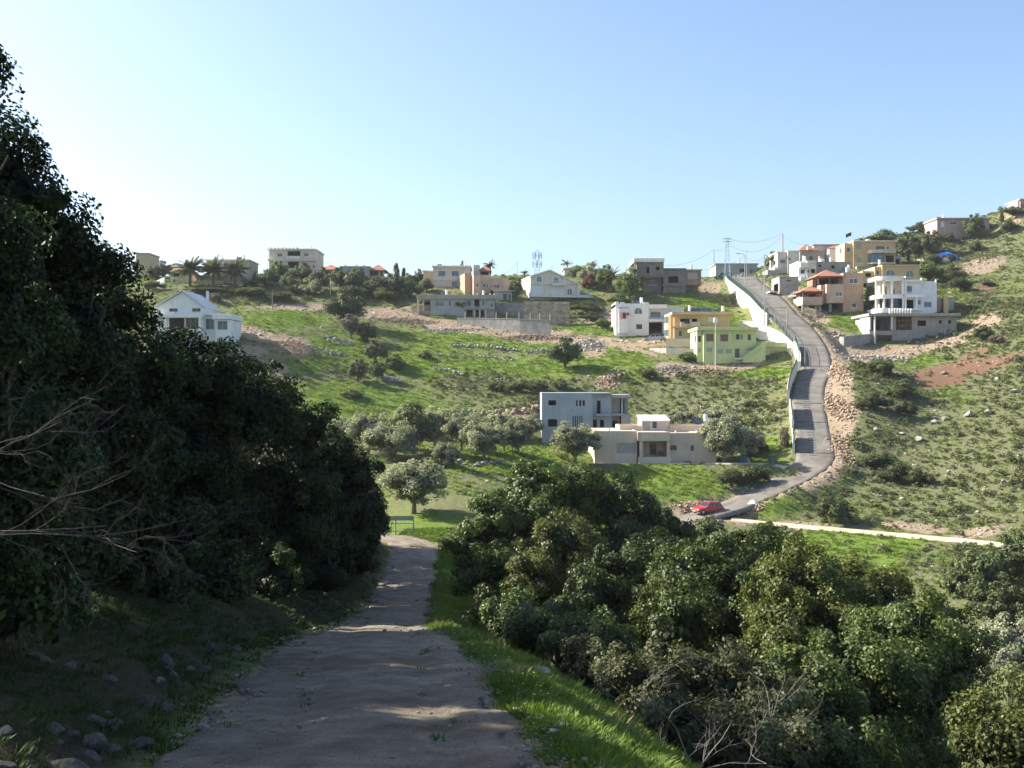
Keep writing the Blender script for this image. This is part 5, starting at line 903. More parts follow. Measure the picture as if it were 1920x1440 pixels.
# ------------------------------------------------------------------ cars
def car(label, loc, yaw, pitch, paint, L=3.75, Wd=1.6, Hh=1.4, hatch=True):
    r = empty('parked_car', loc); r.rotation_euler = (0, 0, yaw); r.rotation_mode = 'ZYX'; r.rotation_euler = (0, pitch, yaw)
    m, nd, lk, b = nodes_of('car_paint'); b.inputs['Base Color'].default_value = (*paint, 1); b.inputs['Roughness'].default_value = .35; b.inputs['Coat Weight'].default_value = .4
    # body sections along x (front = +x): x, half width, bottom, top
    f, k = L / 2, -L / 2
    S = [(f, .60, .32, .52), (f - .08, .72, .24, .62), (f - .45, .78, .2, .70), (f - .95, .8, .2, .80), (f - 1.15, .8, .2, .84), (k + 1.2, .8, .2, .86), (k + .35, .8, .22, .86), (k + .06, .74, .26, .82), (k, .66, .34, .7)]
    V_ = []; w = Wd / 1.6
    for x, hw, z0, z1 in S:
        for y, z in ((-hw * .86, z0), (-hw, z0 + .14), (-hw, (z0 + z1) / 2), (-hw * .95, z1), (hw * .95, z1), (hw, (z0 + z1) / 2), (hw, z0 + .14), (hw * .86, z0)): V_.append((x, y * w, z))
    n = len(S); F_ = [(i * 8 + j, i * 8 + (j + 1) % 8, (i + 1) * 8 + (j + 1) % 8, (i + 1) * 8 + j) for i in range(n - 1) for j in range(8)] + [tuple(range(7, -1, -1)), tuple((n - 1) * 8 + j for j in range(8))]
    MB().add(V_, F_).build('body', m, r, bevel=.02)
    tail = k + (.12 if hatch else .95); T = [(f - 1.12, .70, .84), (f - 1.72, .60, Hh), (tail + .45, .60, Hh - .02), (tail, .70, .86)]
    cv = []
    for x, hw, z in T: cv += [(x, -hw * w, z), (x, hw * w, z)]
    cb = MB(); cb.add(cv + [(T[0][0], -.7 * w, .8), (T[0][0], .7 * w, .8), (T[3][0], -.7 * w, .8), (T[3][0], .7 * w, .8)], [(0, 1, 3, 2), (2, 3, 5, 4), (4, 5, 7, 6), (0, 2, 4, 6), (7, 5, 3, 1), (8, 0, 6, 10), (11, 7, 1, 9), (9, 1, 0, 8), (10, 6, 7, 11), (8, 10, 11, 9)]); cb.build('cabin', m, r)
    g_ = M_glass_d
    def lerp(a, b_, t): return Vector(a) * (1 - t) + Vector(b_) * t
    def pane(name, a, b_, c, d, out, t0=.1, t1=.9, u0=.06, u1=.94):
        q = [lerp(lerp(a, b_, u), lerp(d, c, u), t) for u, t in ((u0, t0), (u1, t0), (u1, t1), (u0, t1))]; o = Vector(out) * .015; mb_ = MB(); mb_.add([v + o for v in q] + [v - o for v in q], [(0, 1, 2, 3), (7, 6, 5, 4), (0, 4, 5, 1), (1, 5, 6, 2), (2, 6, 7, 3), (3, 7, 4, 0)]); mb_.build(name, g_, r)
    c_ = [Vector(v) for v in cv]
    pane('windscreen', c_[0], c_[1], c_[3], c_[2], (.6, 0, .6)); pane('rear_window', c_[7], c_[6], c_[4], c_[5], (-.8, 0, .5))
    for s_ in (0, 1):
        sd = -1 if s_ == 0 else 1; a, b_, c2, d = c_[0 + s_], c_[6 + s_], c_[4 + s_], c_[2 + s_]
        pane('side_window', lerp(a, b_, .06), lerp(a, b_, .5), lerp(d, c2, .42), d, (0, sd, .15), .12, .88, .05, .95); pane('side_window', lerp(a, b_, .53), lerp(a, b_, .95), lerp(d, c2, .96), lerp(d, c2, .46), (0, sd, .15), .12, .88, .05, .95)
        for x in (f - .68, k + .68):
            y = sd * (.80 * w - .09); t = MB().tube([(x, y - .1, .29), (x, y + .1, .29)], .29, 14).build('tyre', plain('tyre_rubber', (.02, .02, .02), .9), r); MB().tube([(x, y + sd * .06 - .05, .29), (x, y + sd * .06 + .05, .29)], .17, 10).build('rim', M_metal, t)
        MB().box(f - .13, f + .005, sd * .62 * w - .14, sd * .62 * w + .14, .50, .62).build('headlight', plain('headlight_glass', (.7, .72, .72), .15), r, bevel=.02); MB().box(k - .01, k + .1, sd * .64 * w - .1, sd * .64 * w + .1, .55, .74).build('tail_light', plain('tail_light_red', (.35, .02, .02), .25), r, bevel=.02)
        MB().box(f - 1.35, f - 1.2, sd * .82 * w - .06, sd * .82 * w + .06, .86, .97).build('wing_mirror', m, r, bevel=.02)
    MB().box(f - .1, f + .06, -.72 * w, .72 * w, .27, .42).build('bumper', plain('bumper_plastic', (.06, .06, .065), .7), r, bevel=.03); MB().box(k - .06, k + .1, -.72 * w, .72 * w, .28, .44).build('bumper', plain('bumper_plastic', (.06, .06, .065), .7), r, bevel=.03)
    MB().box(f + .062, f + .07, -.26, .26, .3, .4).build('number_plate', plain('yellow_plate', (.7, .55, .08), .5), r)
    return tag(r, label, 'car', 'cars parked on the hillside')
def car_on(label, px, py, Y, ang, paint, **kw):
    x = (px - 960) / FOC * Y; z = hz(x, Y); dx, dy = math.cos(ang), math.sin(ang)
    p = math.atan2(hz(x + dx * 1.3, Y + dy * 1.3) - hz(x - dx * 1.3, Y - dy * 1.3), 2.6)
    return car(label, (x, Y, z + kw.pop('lift', .1)), ang, -p, paint, **kw)
car_on('red hatchback parked at the foot of the asphalt lane', 1326, 962, 123.3, R(180 + 28), (.42, .015, .02), lift=.22)
car_on('silver saloon car parked on the drive before the white villa', 1227, 641, 205.5, R(178), (.42, .45, .48), L=4.3, hatch=False, lift=.2)
car_on('white car parked under the slope beside the concrete box', 1492, 553, 226, R(150), (.75, .75, .74), L=4.2, hatch=False, lift=.15)
car_on('dark car parked far up at the crest of the lane', 1356, 519, 262, R(170), (.05, .07, .1), L=4.2, hatch=False, lift=.15)

# ------------------------------------------------------------------ small things
def bin_(label, px, py, Y, c, w=.55, h_=1.05):
    p = P(px, py, Y); p[2] = hz(p[0], p[1]) + .05; r = empty('wheelie_bin', p, .3); m = plain('bin_plastic_%s' % ('green' if c[1] > c[0] else 'brown'), c, .55)
    MB().add([(-w * .42, -w * .42, .08), (w * .42, -w * .42, .08), (w * .42, w * .42, .08), (-w * .42, w * .42, .08), (-w / 2, -w / 2, h_), (w / 2, -w / 2, h_), (w / 2, w / 2, h_), (-w / 2, w / 2, h_)], [(3, 2, 1, 0), (4, 5, 6, 7), (0, 1, 5, 4), (1, 2, 6, 5), (2, 3, 7, 6), (3, 0, 4, 7)]).build('body', m, r, bevel=.03)
    MB().prism([(-w * .55, h_ + .005), (w * .55, h_ + .005), (w * .5, h_ + .1), (-w * .5, h_ + .14)], -w * .55, w * .55).build('lid', m, r, bevel=.02)
    for s_ in (-1, 1): MB().tube([(s_ * w * .45, w * .42, .1), (s_ * w * .45 + .06 * s_, w * .42, .1)], .1, 10).build('wheel', plain('tyre_rubber', (.02, .02, .02), .9), r)
    tag(r, label, 'bin')
bin_('green wheelie bin at the corner of the garden path', 1447.5, 872, 137.3, (.04, .12, .07), .75, 1.25); bin_('brown bin standing behind the green wheelie bin', 1453, 861, 140.5, (.15, .11, .08), .55, .9)
# green tarpaulin over a heap
def drape(name, label, cat, c, rx, ry, hgt, mat, seed, lobes=5, n=26):
    u = np.linspace(-1, 1, n); X_, Y_ = np.meshgrid(u, u); r2 = np.sqrt(X_ ** 2 + Y_ ** 2); an = np.arctan2(Y_, X_)
    prof = np.clip(1 - r2 ** 3, -.25, 1); Z_ = hgt * (prof * (.85 + .25 * fbm(X_ * 1.6 + seed, Y_ * 1.6, 2.2, 2)) + .06 * np.cos(an * 11 + seed) * r2 * (r2 < 1.1)); Z_ += .05 * fbm(X_ * 5, Y_ * 5, seed * 1.1, 2)
    x = X_ * rx; y = Y_ * ry; gz = height(x + c[0], y + c[1]); V_ = np.stack([x, y, np.maximum(Z_, -.3) + gz - c[2]], -1).reshape(-1, 3); ii = np.arange(n * n).reshape(n, n)
    return tag(link_mesh(name, np_mesh(name, V_, np.stack([ii[:-1, :-1], ii[:-1, 1:], ii[1:, 1:], ii[1:, :-1]], -1).reshape(-1, 4), True), mat, loc=c), label, cat)
def gp(px, Y): x = (px - 960) / FOC * Y; return np.array([x, Y, hz(x, Y)])
drape('tarpaulin_heap', 'dark green tarpaulin heap on the lawn beside the bungalow', 'tarpaulin', gp(1391, 141), 1.15, .9, .95, plain('dark_green_tarpaulin', (.02, .10, .085), .35, bmp=.3), 3)
# blue tarpaulin shelter
q = P(1783, 491, 271); r = empty('tarpaulin_shelter', q); s_ = 271 / FOC; n = 14; u, v = np.meshgrid(np.linspace(0, 1, n), np.linspace(0, 1, 8)); X_ = (-27 + 52 * u) * s_; Y_ = v * 5 - 1; Z_ = (1.0 + 1.55 * np.sin(np.clip(u * 1.25, 0, 1) * math.pi) ** .8 - .45 * u * u + .12 * fbm(u * 5, v * 5, 1.0, 2)) - .6 * (v < .07)
ii = np.arange(n * 8).reshape(8, n); V_ = np.stack([X_, Y_, Z_], -1).reshape(-1, 3); F_ = np.stack([ii[:-1, :-1], ii[:-1, 1:], ii[1:, 1:], ii[1:, :-1]], -1).reshape(-1, 4); link_mesh('tarpaulin', np_mesh('tarpaulin', V_, F_, True), plain('bright_blue_tarpaulin', (.03, .19, .62), .4, bmp=.3), r)
for x in (-26, -10, 8, 24): MB().box(x * s_ - .06, x * s_ + .06, -.9, -.78, -1.2, 1.5 if abs(x) < 20 else .9).build('post', M_metal, r)
MB().box(-25 * s_, -3 * s_, -.6, .2, -.8, .55).build('stored_crate', W['trim'], r, bevel=.05); MB().box(-2 * s_, 22 * s_, .8, 1.2, -.8, 1.0).build('back_panel', M_frame_b, r); tag(r, 'bright blue tarpaulin shelter on the right slope', 'shelter')
# laundry
def laundry(label, h0, Y, items):
    p = P(*h0, Y); r = empty('laundry_line', p); s_ = Y / FOC
    MB().tube([(items[0][0] * s_ - .2, 0, .02), (items[-1][1] * s_ + .2, 0, .02)], .02, 4).build('line', M_wire, r)
    for a, b_, hh, c in items:
        n = 7; vv = [(a * s_ + (b_ - a) * s_ * i / n, .06 * math.sin(i * 1.9 + j), -hh * s_ * j) for j in range(2) for i in range(n + 1)]; vv += [(x, y + .03, z) for x, y, z in vv]; N = 2 * (n + 1)
        MB().add(vv, [(i, i + 1, n + 2 + i, n + 1 + i) for i in range(n)] + [(N + i + 1, N + i, N + n + 1 + i, N + n + 2 + i) for i in range(n)]).build('garment', plain('cloth_%02d_%02d_%02d' % tuple(int(x * 99) for x in c), c, .9), r)
    tag(r, label, 'laundry')
laundry('pink and dark red laundry hanging on the white villa wall', (1166, 586.5, ), 211.8, [(-5, 1, 12, (.65, .36, .36)), (1.5, 8, 11, (.16, .03, .04)), (9, 13, 5, (.10, .08, .08)), (13.5, 17, 8, (.66, .50, .48))]); laundry('dark laundry on the balcony of the ochre house', (1284, 598.5), 201.4, [(-1, 4, 8, (.05, .03, .05)), (4.5, 9, 9, (.10, .03, .06)), (9.5, 13, 6, (.6, .55, .5))])
# field gate at the far end of the track
gp0 = gp(751, 77.5); r = empty('field_gate', gp0, R(4)); 
for x in (-.98, -.35, .92): MB().tube([(x, 0, -.3), (x, 0, 1.35)], .045, 7).build('post', M_pole, r)
for z in (.2, .78): MB().tube([(-.98, 0, z), (.92, 0, z)], .028, 6).build('rail', M_pole, r)
for i in range(9): x = -.98 + 1.9 * i / 8; MB().tube([(x + .1, .01, .2), (x + .1, .01, .78)], .012, 4).build('bar', M_pole, r)
MB().box(-.96, .9, -.02, .02, .98, 1.32).build('board', plain('grey_gate_board', (.27, .28, .27), .6), r); tag(r, 'low steel field gate with a grey board at the end of the dirt track', 'gate')
# white sack and litter by the lane
drape('white_sack', 'white sack lying on the grass beside the lane below the bend', 'sack', gp(1411, 124.8), .75, .5, .6, plain('white_sacking', (.72, .72, .70), .7), 9, n=16)
drape('white_sack', 'small pale sack on the shrub bank under the garden path', 'sack', gp(1387, 135.2), .6, .4, .45, plain('white_sacking', (.72, .72, .70), .7), 5, n=16)
# ------------------------------------------------------------------ foliage kit
def leaf_quads(c, n, s, v, r_, asp=.3, fold=.12):
    "one pointed, slightly folded leaf per row"
    m = len(c); t = r_.normal(size=(m, 3)); a = t - (t * n).sum(1)[:, None] * n; a /= np.linalg.norm(a, axis=1)[:, None] + 1e-9; b = np.cross(n, a); s = s[:, None]
    V = np.empty((m, 4, 3)); V[:, 0] = c - a * s * .5; V[:, 1] = c + b * s * asp + n * s * fold; V[:, 2] = c + a * s * .5; V[:, 3] = c - b * s * asp + n * s * fold
    return V.reshape(-1, 3), np.arange(m * 4).reshape(m, 4), np.repeat(v, 4)
def unit(a): return a / (np.linalg.norm(a, axis=1)[:, None] + 1e-9)
def crown_arrays(lobes, dens, leaf, seed, clump=.42, low=-.55, inner=True, rough=.18, upb=.3):
    "lobes: (x, y, z, rx, ry, rz); each lobe is a shell of billowing leaf clumps; dens = leaf area per shell area"
    r_ = np.random.default_rng(seed); L = np.array(lobes, float); C, N, S, Vv = [], [], [], []
    for i, (x, y, z, rx, ry, rz) in enumerate(L):
        area = 4 * math.pi * ((rx * ry) ** 1.6 / 3 + (rx * rz) ** 1.6 / 3 + (ry * rz) ** 1.6 / 3) ** (1 / 1.6); nl = area * dens / (.3 * leaf ** 2); per = int(max(14, .75 * 4 * math.pi * clump ** 2 * .8 / (.3 * leaf ** 2))); nc = max(8, int(nl / per))
        d = unit(r_.normal(size=(nc, 3))); d = d[d[:, 2] > low + .2 * r_.normal(size=len(d))]; nc = len(d)
        k = 1 + rough * fbm(d[:, 0] * 2.3 + i * 5.1, d[:, 1] * 2.3, d[:, 2] * 2.3, 3) * 1.4; rr = k * (1 - .3 * r_.random(nc) ** 1.5)
        ax = np.maximum(np.array([rx, ry, rz]) - clump * .45, clump * .3); cc = np.array([x, y, z]) + d * rr[:, None] * ax
        keep = np.ones(nc, bool)
        for j in range(len(L)):
            if j != i: keep &= (((cc - L[j, :3]) / L[j, 3:]) ** 2).sum(1) > .45
        cc, d = cc[keep], d[keep]; nc = len(cc)
        if nc == 0: continue
        cr = clump * r_.uniform(.6, 1.3, nc)[:, None] * r_.uniform(.7, 1.3, (nc, 3)); cv = r_.uniform(.2, .7, nc); q = np.repeat(np.arange(nc), per); od = unit(r_.normal(size=(len(q), 3)) + d[q] * .55 + np.array([0, 0, .15]))
        p = cc[q] + od * cr[q] * (.35 + .8 * r_.random(len(q)) ** .8)[:, None] * np.array([1, 1, .9])
        nn = unit(od * .65 + d[q] * .35 + np.array([0, 0, upb]) + r_.normal(size=p.shape) * .55)
        C.append(p); N.append(nn); S.append(leaf * r_.uniform(.6, 1.3, len(q))); Vv.append(np.clip(cv[q] + r_.normal(size=len(q)) * .2, 0, 1))
        if inner:
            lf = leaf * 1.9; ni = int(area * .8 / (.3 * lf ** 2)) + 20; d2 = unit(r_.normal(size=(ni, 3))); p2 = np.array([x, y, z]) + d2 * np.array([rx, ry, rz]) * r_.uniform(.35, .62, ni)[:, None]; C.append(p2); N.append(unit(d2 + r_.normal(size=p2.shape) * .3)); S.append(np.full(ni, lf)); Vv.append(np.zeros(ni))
    C, N, S, Vv = map(np.concatenate, (C, N, S, Vv)); return leaf_quads(C, N, S, Vv, r_)
def limbs(mb, base, lobes, r0, seed, wob=.25):
    r_ = random.Random(seed); base = Vector(base); cen = Vector(np.mean([l[:3] for l in lobes], axis=0)); fork = base.lerp(Vector((cen.x, cen.y, base.z + (cen.z - base.z) * .75)), .45)
    mb.tube([base - Vector((0, 0, .5)), base + Vector((0, 0, .05)), base.lerp(fork, .5) + Vector((r_.uniform(-wob, wob), r_.uniform(-wob, wob), 0)), fork], [r0 * 1.5, r0 * 1.15, r0 * .9, r0 * .75], 9)
    for l in lobes:
        c = Vector(l[:3]); m1 = fork.lerp(c, .5) + Vector((r_.uniform(-wob, wob), r_.uniform(-wob, wob), r_.uniform(0, wob))); mb.tube([fork - Vector((0, 0, .1)), m1, c], [r0 * .55, r0 * .38, r0 * .15], 6)
        for _ in range(3):
            e = c + Vector((r_.uniform(-1, 1) * l[3], r_.uniform(-1, 1) * l[4], r_.uniform(-.2, .8) * l[5])) * .8; mb.tube([m1, m1.lerp(e, .55) + Vector((0, 0, .1)), e], [r0 * .25, r0 * .14, r0 * .04], 5)
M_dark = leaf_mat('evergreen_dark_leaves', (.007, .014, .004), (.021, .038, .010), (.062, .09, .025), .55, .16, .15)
M_right = leaf_mat('carob_leaves', (.024, .038, .009), (.068, .098, .024), (.16, .19, .06), .48, .24, .25)
M_right2 = leaf_mat('mastic_leaves', (.03, .04, .009), (.085, .10, .024), (.18, .19, .055), .5, .25, .25); M_right3 = leaf_mat('buckthorn_leaves', (.022, .036, .01), (.058, .088, .025), (.14, .17, .058), .48, .22, .25)
M_olive = leaf_mat('olive_leaves', (.15, .16, .115), (.28, .29, .215), (.42, .43, .34), .65, .35, .15)
M_hillgreen = leaf_mat('hill_tree_leaves', (.04, .055, .02), (.085, .11, .038), (.15, .175, .065), .55, .2, .25)
M_bright = leaf_mat('garden_tree_leaves', (.055, .085, .018), (.12, .17, .04), (.21, .25, .07), .55, .25, .25)
M_twiggy = leaf_mat('grey_brown_twigs', (.11, .095, .075), (.18, .16, .13), (.26, .235, .19), .8, .1, .15)
M_scrub1 = leaf_mat('grey_green_scrub', (.095, .105, .055), (.165, .175, .09), (.25, .25, .145), .7, .25, .1); M_scrub2 = leaf_mat('dark_scrub', (.065, .08, .032), (.115, .135, .055), (.175, .195, .085), .7, .25, .1); M_scrub3 = leaf_mat('dry_brown_scrub', (.10, .08, .05), (.165, .135, .09), (.24, .20, .135), .8, .1, .15)
M_grass = leaf_mat('fresh_grass_blades', (.055, .095, .014), (.10, .165, .026), (.19, .235, .055), .65, .3, .15); M_red = leaf_mat('bougainvillea', (.08, .025, .02), (.15, .04, .035), (.22, .07, .06), .6, .2, .3)
M_bark = bark_mat('dark_bark', (.035, .028, .02), (.10, .085, .065)); M_barkg = bark_mat('grey_bark', (.10, .09, .075), (.24, .22, .19))

def px_lobe(px, py, Y, r, fy=1.0, fz=1.0): p = P(px, py, Y); return (p[0], p[1], p[2], r, r * fy, r * fz)
def big_tree(name, label, base, lob, leaf, dens, mat, seed, r0=.22, bark=None, group=None, clump=.40, low=-.55, cat='tree', rough=.2, k=1.0, extra=()):  # extra: hidden lobes added only to shade the track
    lob = [(l[0], l[1], l[2] * k, l[3] * k, *l[4:]) for l in lob]; base = (base[0] * k, base[1] * k); leaf *= k; clump *= k ** .5; r0 *= k
    lob = [px_lobe(*l) for l in lob]; bx, by = base; bz = hz(bx, by); r = empty(name, (bx, by, bz)); off = np.array([bx, by, bz]); loc = [tuple(np.array(l[:3]) - off) + tuple(l[3:]) for l in lob] + [(*e[:3], e[3], e[3], e[3]) for e in extra]
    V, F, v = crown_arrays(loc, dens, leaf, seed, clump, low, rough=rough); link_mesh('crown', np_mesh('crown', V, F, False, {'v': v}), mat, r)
    mb = MB(); limbs(mb, (0, 0, 0), loc, r0, seed); mb.build('trunk', bark or M_bark, r, smooth=True); return tag(r, label, cat, group)
# --- the dark row on the left bank
GL = 'dark evergreen trees on the left bank'
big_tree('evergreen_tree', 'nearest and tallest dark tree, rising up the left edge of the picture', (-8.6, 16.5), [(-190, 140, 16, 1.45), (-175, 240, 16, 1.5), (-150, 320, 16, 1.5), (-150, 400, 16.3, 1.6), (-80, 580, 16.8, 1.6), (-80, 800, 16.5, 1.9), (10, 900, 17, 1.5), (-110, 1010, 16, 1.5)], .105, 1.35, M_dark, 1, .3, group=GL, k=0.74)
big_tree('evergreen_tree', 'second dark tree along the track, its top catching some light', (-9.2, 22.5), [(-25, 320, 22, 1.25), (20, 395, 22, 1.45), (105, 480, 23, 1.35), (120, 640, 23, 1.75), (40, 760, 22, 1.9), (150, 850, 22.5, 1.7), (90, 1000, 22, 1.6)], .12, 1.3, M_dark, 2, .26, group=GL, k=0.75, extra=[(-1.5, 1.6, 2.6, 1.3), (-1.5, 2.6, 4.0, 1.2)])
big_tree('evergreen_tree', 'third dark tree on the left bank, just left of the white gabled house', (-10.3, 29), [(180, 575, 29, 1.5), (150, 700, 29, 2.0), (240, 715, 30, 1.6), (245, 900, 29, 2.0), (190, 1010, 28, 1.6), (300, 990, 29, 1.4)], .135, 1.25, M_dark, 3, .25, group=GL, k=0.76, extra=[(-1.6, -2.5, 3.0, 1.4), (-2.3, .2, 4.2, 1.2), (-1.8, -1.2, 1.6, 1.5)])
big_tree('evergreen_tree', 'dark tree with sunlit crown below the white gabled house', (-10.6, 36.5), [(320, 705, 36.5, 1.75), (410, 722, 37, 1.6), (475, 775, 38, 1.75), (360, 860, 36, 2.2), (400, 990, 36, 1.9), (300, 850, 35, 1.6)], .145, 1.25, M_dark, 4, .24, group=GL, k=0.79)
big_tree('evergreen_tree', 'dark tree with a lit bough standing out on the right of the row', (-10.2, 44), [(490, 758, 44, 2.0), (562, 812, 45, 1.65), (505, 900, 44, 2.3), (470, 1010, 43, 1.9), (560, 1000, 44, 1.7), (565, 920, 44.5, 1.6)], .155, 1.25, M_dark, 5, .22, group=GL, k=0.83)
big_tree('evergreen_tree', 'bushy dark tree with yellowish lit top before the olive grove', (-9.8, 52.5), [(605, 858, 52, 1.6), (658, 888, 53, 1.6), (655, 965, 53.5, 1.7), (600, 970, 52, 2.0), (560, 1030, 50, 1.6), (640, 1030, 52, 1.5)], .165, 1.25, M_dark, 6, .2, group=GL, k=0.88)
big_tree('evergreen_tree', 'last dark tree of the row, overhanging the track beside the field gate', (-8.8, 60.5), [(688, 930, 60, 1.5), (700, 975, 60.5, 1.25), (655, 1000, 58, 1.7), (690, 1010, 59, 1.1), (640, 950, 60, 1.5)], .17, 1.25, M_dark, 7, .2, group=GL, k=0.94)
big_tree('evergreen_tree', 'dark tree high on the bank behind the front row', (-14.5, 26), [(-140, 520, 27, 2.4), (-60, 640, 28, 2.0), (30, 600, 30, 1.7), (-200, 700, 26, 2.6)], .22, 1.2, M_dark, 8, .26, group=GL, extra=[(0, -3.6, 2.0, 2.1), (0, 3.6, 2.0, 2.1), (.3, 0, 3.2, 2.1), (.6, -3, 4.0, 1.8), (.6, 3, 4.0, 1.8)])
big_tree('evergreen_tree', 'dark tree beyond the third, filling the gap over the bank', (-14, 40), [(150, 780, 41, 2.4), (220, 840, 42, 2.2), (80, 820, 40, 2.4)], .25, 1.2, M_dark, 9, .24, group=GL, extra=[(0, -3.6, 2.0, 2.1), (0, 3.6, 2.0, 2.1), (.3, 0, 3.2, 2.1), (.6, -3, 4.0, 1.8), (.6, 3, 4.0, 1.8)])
big_tree('evergreen_tree', 'unseen dark tree added for shade up the bank, off the left border', (-17, 15), [(-1150, 250, 15.5, 2.6), (-900, 420, 16.5, 2.5), (-1350, 480, 15, 2.6), (-1000, 60, 16, 2.2)], .24, 1.1, M_dark, 11, .28, group=GL)  # out of view, added to cast shade on the track
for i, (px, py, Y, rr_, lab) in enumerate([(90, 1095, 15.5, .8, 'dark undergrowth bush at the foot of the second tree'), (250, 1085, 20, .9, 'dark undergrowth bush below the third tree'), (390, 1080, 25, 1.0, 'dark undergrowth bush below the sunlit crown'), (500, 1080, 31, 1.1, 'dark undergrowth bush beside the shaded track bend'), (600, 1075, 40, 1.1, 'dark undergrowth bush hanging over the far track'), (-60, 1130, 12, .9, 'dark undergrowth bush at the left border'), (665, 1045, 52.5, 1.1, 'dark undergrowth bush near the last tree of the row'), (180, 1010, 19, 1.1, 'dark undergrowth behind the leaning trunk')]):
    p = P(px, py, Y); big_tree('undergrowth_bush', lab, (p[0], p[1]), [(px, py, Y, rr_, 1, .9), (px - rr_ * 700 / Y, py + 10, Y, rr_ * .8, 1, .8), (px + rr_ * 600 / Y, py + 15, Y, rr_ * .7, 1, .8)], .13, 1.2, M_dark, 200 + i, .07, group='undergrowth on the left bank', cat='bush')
big_tree('evergreen_tree', 'hidden dark tree added to shade the track, behind the lit bough', (-13, 48), [(420, 810, 48, 2.2), (495, 835, 49, 1.9), (380, 900, 48, 2.2)], .25, 1.2, M_dark, 12, .24, group=GL, extra=[(0, -3.6, 2.0, 2.1), (0, 3.6, 2.0, 2.1), (.3, 0, 3.2, 2.1), (.6, -3, 4.0, 1.8), (.6, 3, 4.0, 1.8)])  # this and the next two are hidden, added to shade the track
big_tree('evergreen_tree', 'hidden dark tree added to shade the track, behind the yellowish lit top', (-13, 57), [(520, 870, 57, 2.1), (590, 900, 58, 1.8), (480, 910, 56, 2.2)], .26, 1.2, M_dark, 13, .24, group=GL, extra=[(0, -3.6, 2.0, 2.1), (0, 3.6, 2.0, 2.1), (.3, 0, 3.2, 2.1), (.6, -3, 4.0, 1.8), (.6, 3, 4.0, 1.8)])
big_tree('evergreen_tree', 'hidden dark tree added to shade the track, behind the last tree', (-12.5, 66), [(590, 925, 66, 2.0), (645, 940, 67, 1.7), (560, 965, 66, 2.2)], .27, 1.2, M_dark, 14, .24, group=GL, extra=[(0, -3.6, 2.0, 2.1), (0, 3.6, 2.0, 2.1), (.3, 0, 3.2, 2.1), (.6, -3, 4.0, 1.8), (.6, 3, 4.0, 1.8)])
# --- the sunlit thicket right of the track
GR = 'sunlit evergreen trees below the track'
big_tree('carob_tree', 'large round sunlit tree in the middle, left half, beside the track', (-.2, 50), [(1005, 925, 50, 1.65), (930, 985, 48, 1.75), (880, 1030, 47.5, 1.2), (1010, 1010, 47.5, 1.7), (950, 1075, 46, 1.5), (885, 1085, 46.5, .95), (1075, 925, 51, 1.65)], 0.14, 1.5, M_right, 21, .24, group=GR)
big_tree('carob_tree', 'shaded right half of the large middle thicket, left of the red car', (5.2, 53), [(1140, 945, 52.5, 1.75), (1205, 985, 53.5, 1.7), (1255, 1010, 54, 1.25), (1150, 1030, 51.5, 1.8), (1230, 1060, 52, 1.6)], 0.15, 1.4, M_right3, 22, .24, group=GR)
big_tree('carob_tree', 'sunlit bush in front of the large middle tree', (1.6, 40), [(1050, 1030, 41, 1.35), (1000, 1100, 40, 1.3), (1100, 1060, 41.5, 1.2), (930, 1140, 39, 1.0)], 0.115, 1.5, M_right2, 23, .18, group=GR)
big_tree('carob_tree', 'pointed sunlit bush below the shaded side of the middle thicket', (4.4, 36.5), [(1170, 1075, 37, 1.2), (1225, 1050, 38, 1.1), (1110, 1140, 35.5, 1.4), (1060, 1190, 34, 1.1), (1200, 1150, 36, 1.5)], 0.11, 1.5, M_right3, 24, .18, group=GR)
big_tree('carob_tree', 'broad sunlit tree below the pale path, left of the ravine', (7, 33), [(1290, 1100, 34, 1.5), (1370, 1080, 35, 1.5), (1270, 1190, 31, 1.5), (1380, 1160, 33, 1.6), (1440, 1070, 36, 1.4)], 0.105, 1.5, M_right, 25, .2, group=GR)
big_tree('carob_tree', 'wide sunlit crown on the right, nearest to the pale path bend', (9.4, 29.5), [(1490, 1120, 30, 1.55), (1570, 1130, 31, 1.5), (1640, 1140, 31, 1.35), (1500, 1220, 28.5, 1.6), (1600, 1200, 29, 1.4)], 0.1, 1.5, M_right2, 26, .2, group=GR)
big_tree('carob_tree', 'big sunlit crown with a deep black hollow, near lower right', (9.2, 25), [(1700, 1190, 26, 1.35), (1770, 1220, 26, 1.15), (1600, 1290, 24.5, 1.5), (1510, 1330, 23, 1.3), (1700, 1330, 25, 1.6), (1800, 1320, 25.5, 1.0), (1560, 1430, 22, 1.4), (1700, 1450, 24, 1.5)], 0.093, 1.5, M_right, 27, .2, group=GR)
big_tree('carob_tree', 'sunlit bush cut by the lower right corner of the picture', (9.6, 20.5), [(1880, 1390, 20.5, .9), (1960, 1350, 21, 1.1), (1900, 1480, 20, 1.0), (1980, 1470, 20, 1.2)], 0.085, 1.5, M_right2, 28, .14, group=GR)
big_tree('carob_tree', 'twiggy grey green bush beside the grass verge', (4.1, 19.5), [(1250, 1300, 21, .95), (1340, 1290, 21.5, 1.1), (1420, 1330, 21, 1.1), (1290, 1400, 18.5, .85), (1380, 1420, 18.5, 1.0), (1180, 1280, 22, .8), (1460, 1420, 19.5, .9), (1110, 1260, 24, .9), (1220, 1380, 18.5, .7)], .085, 1.0, leaf_mat('dusty_thicket_leaves', (.045, .052, .022), (.095, .105, .05), (.17, .175, .09), .55, .2, .2), 29, .1, bark=M_barkg, group=GR, clump=.3)
big_tree('carob_tree', 'low leafy bush at the foot of the thicket above the verge rocks', (1.9, 26), [(1000, 1190, 28, .9), (1080, 1215, 27, 1.0), (960, 1165, 31, .9), (1150, 1230, 26, .9)], 0.095, 1.4, M_right3, 36, .1, group=GR)
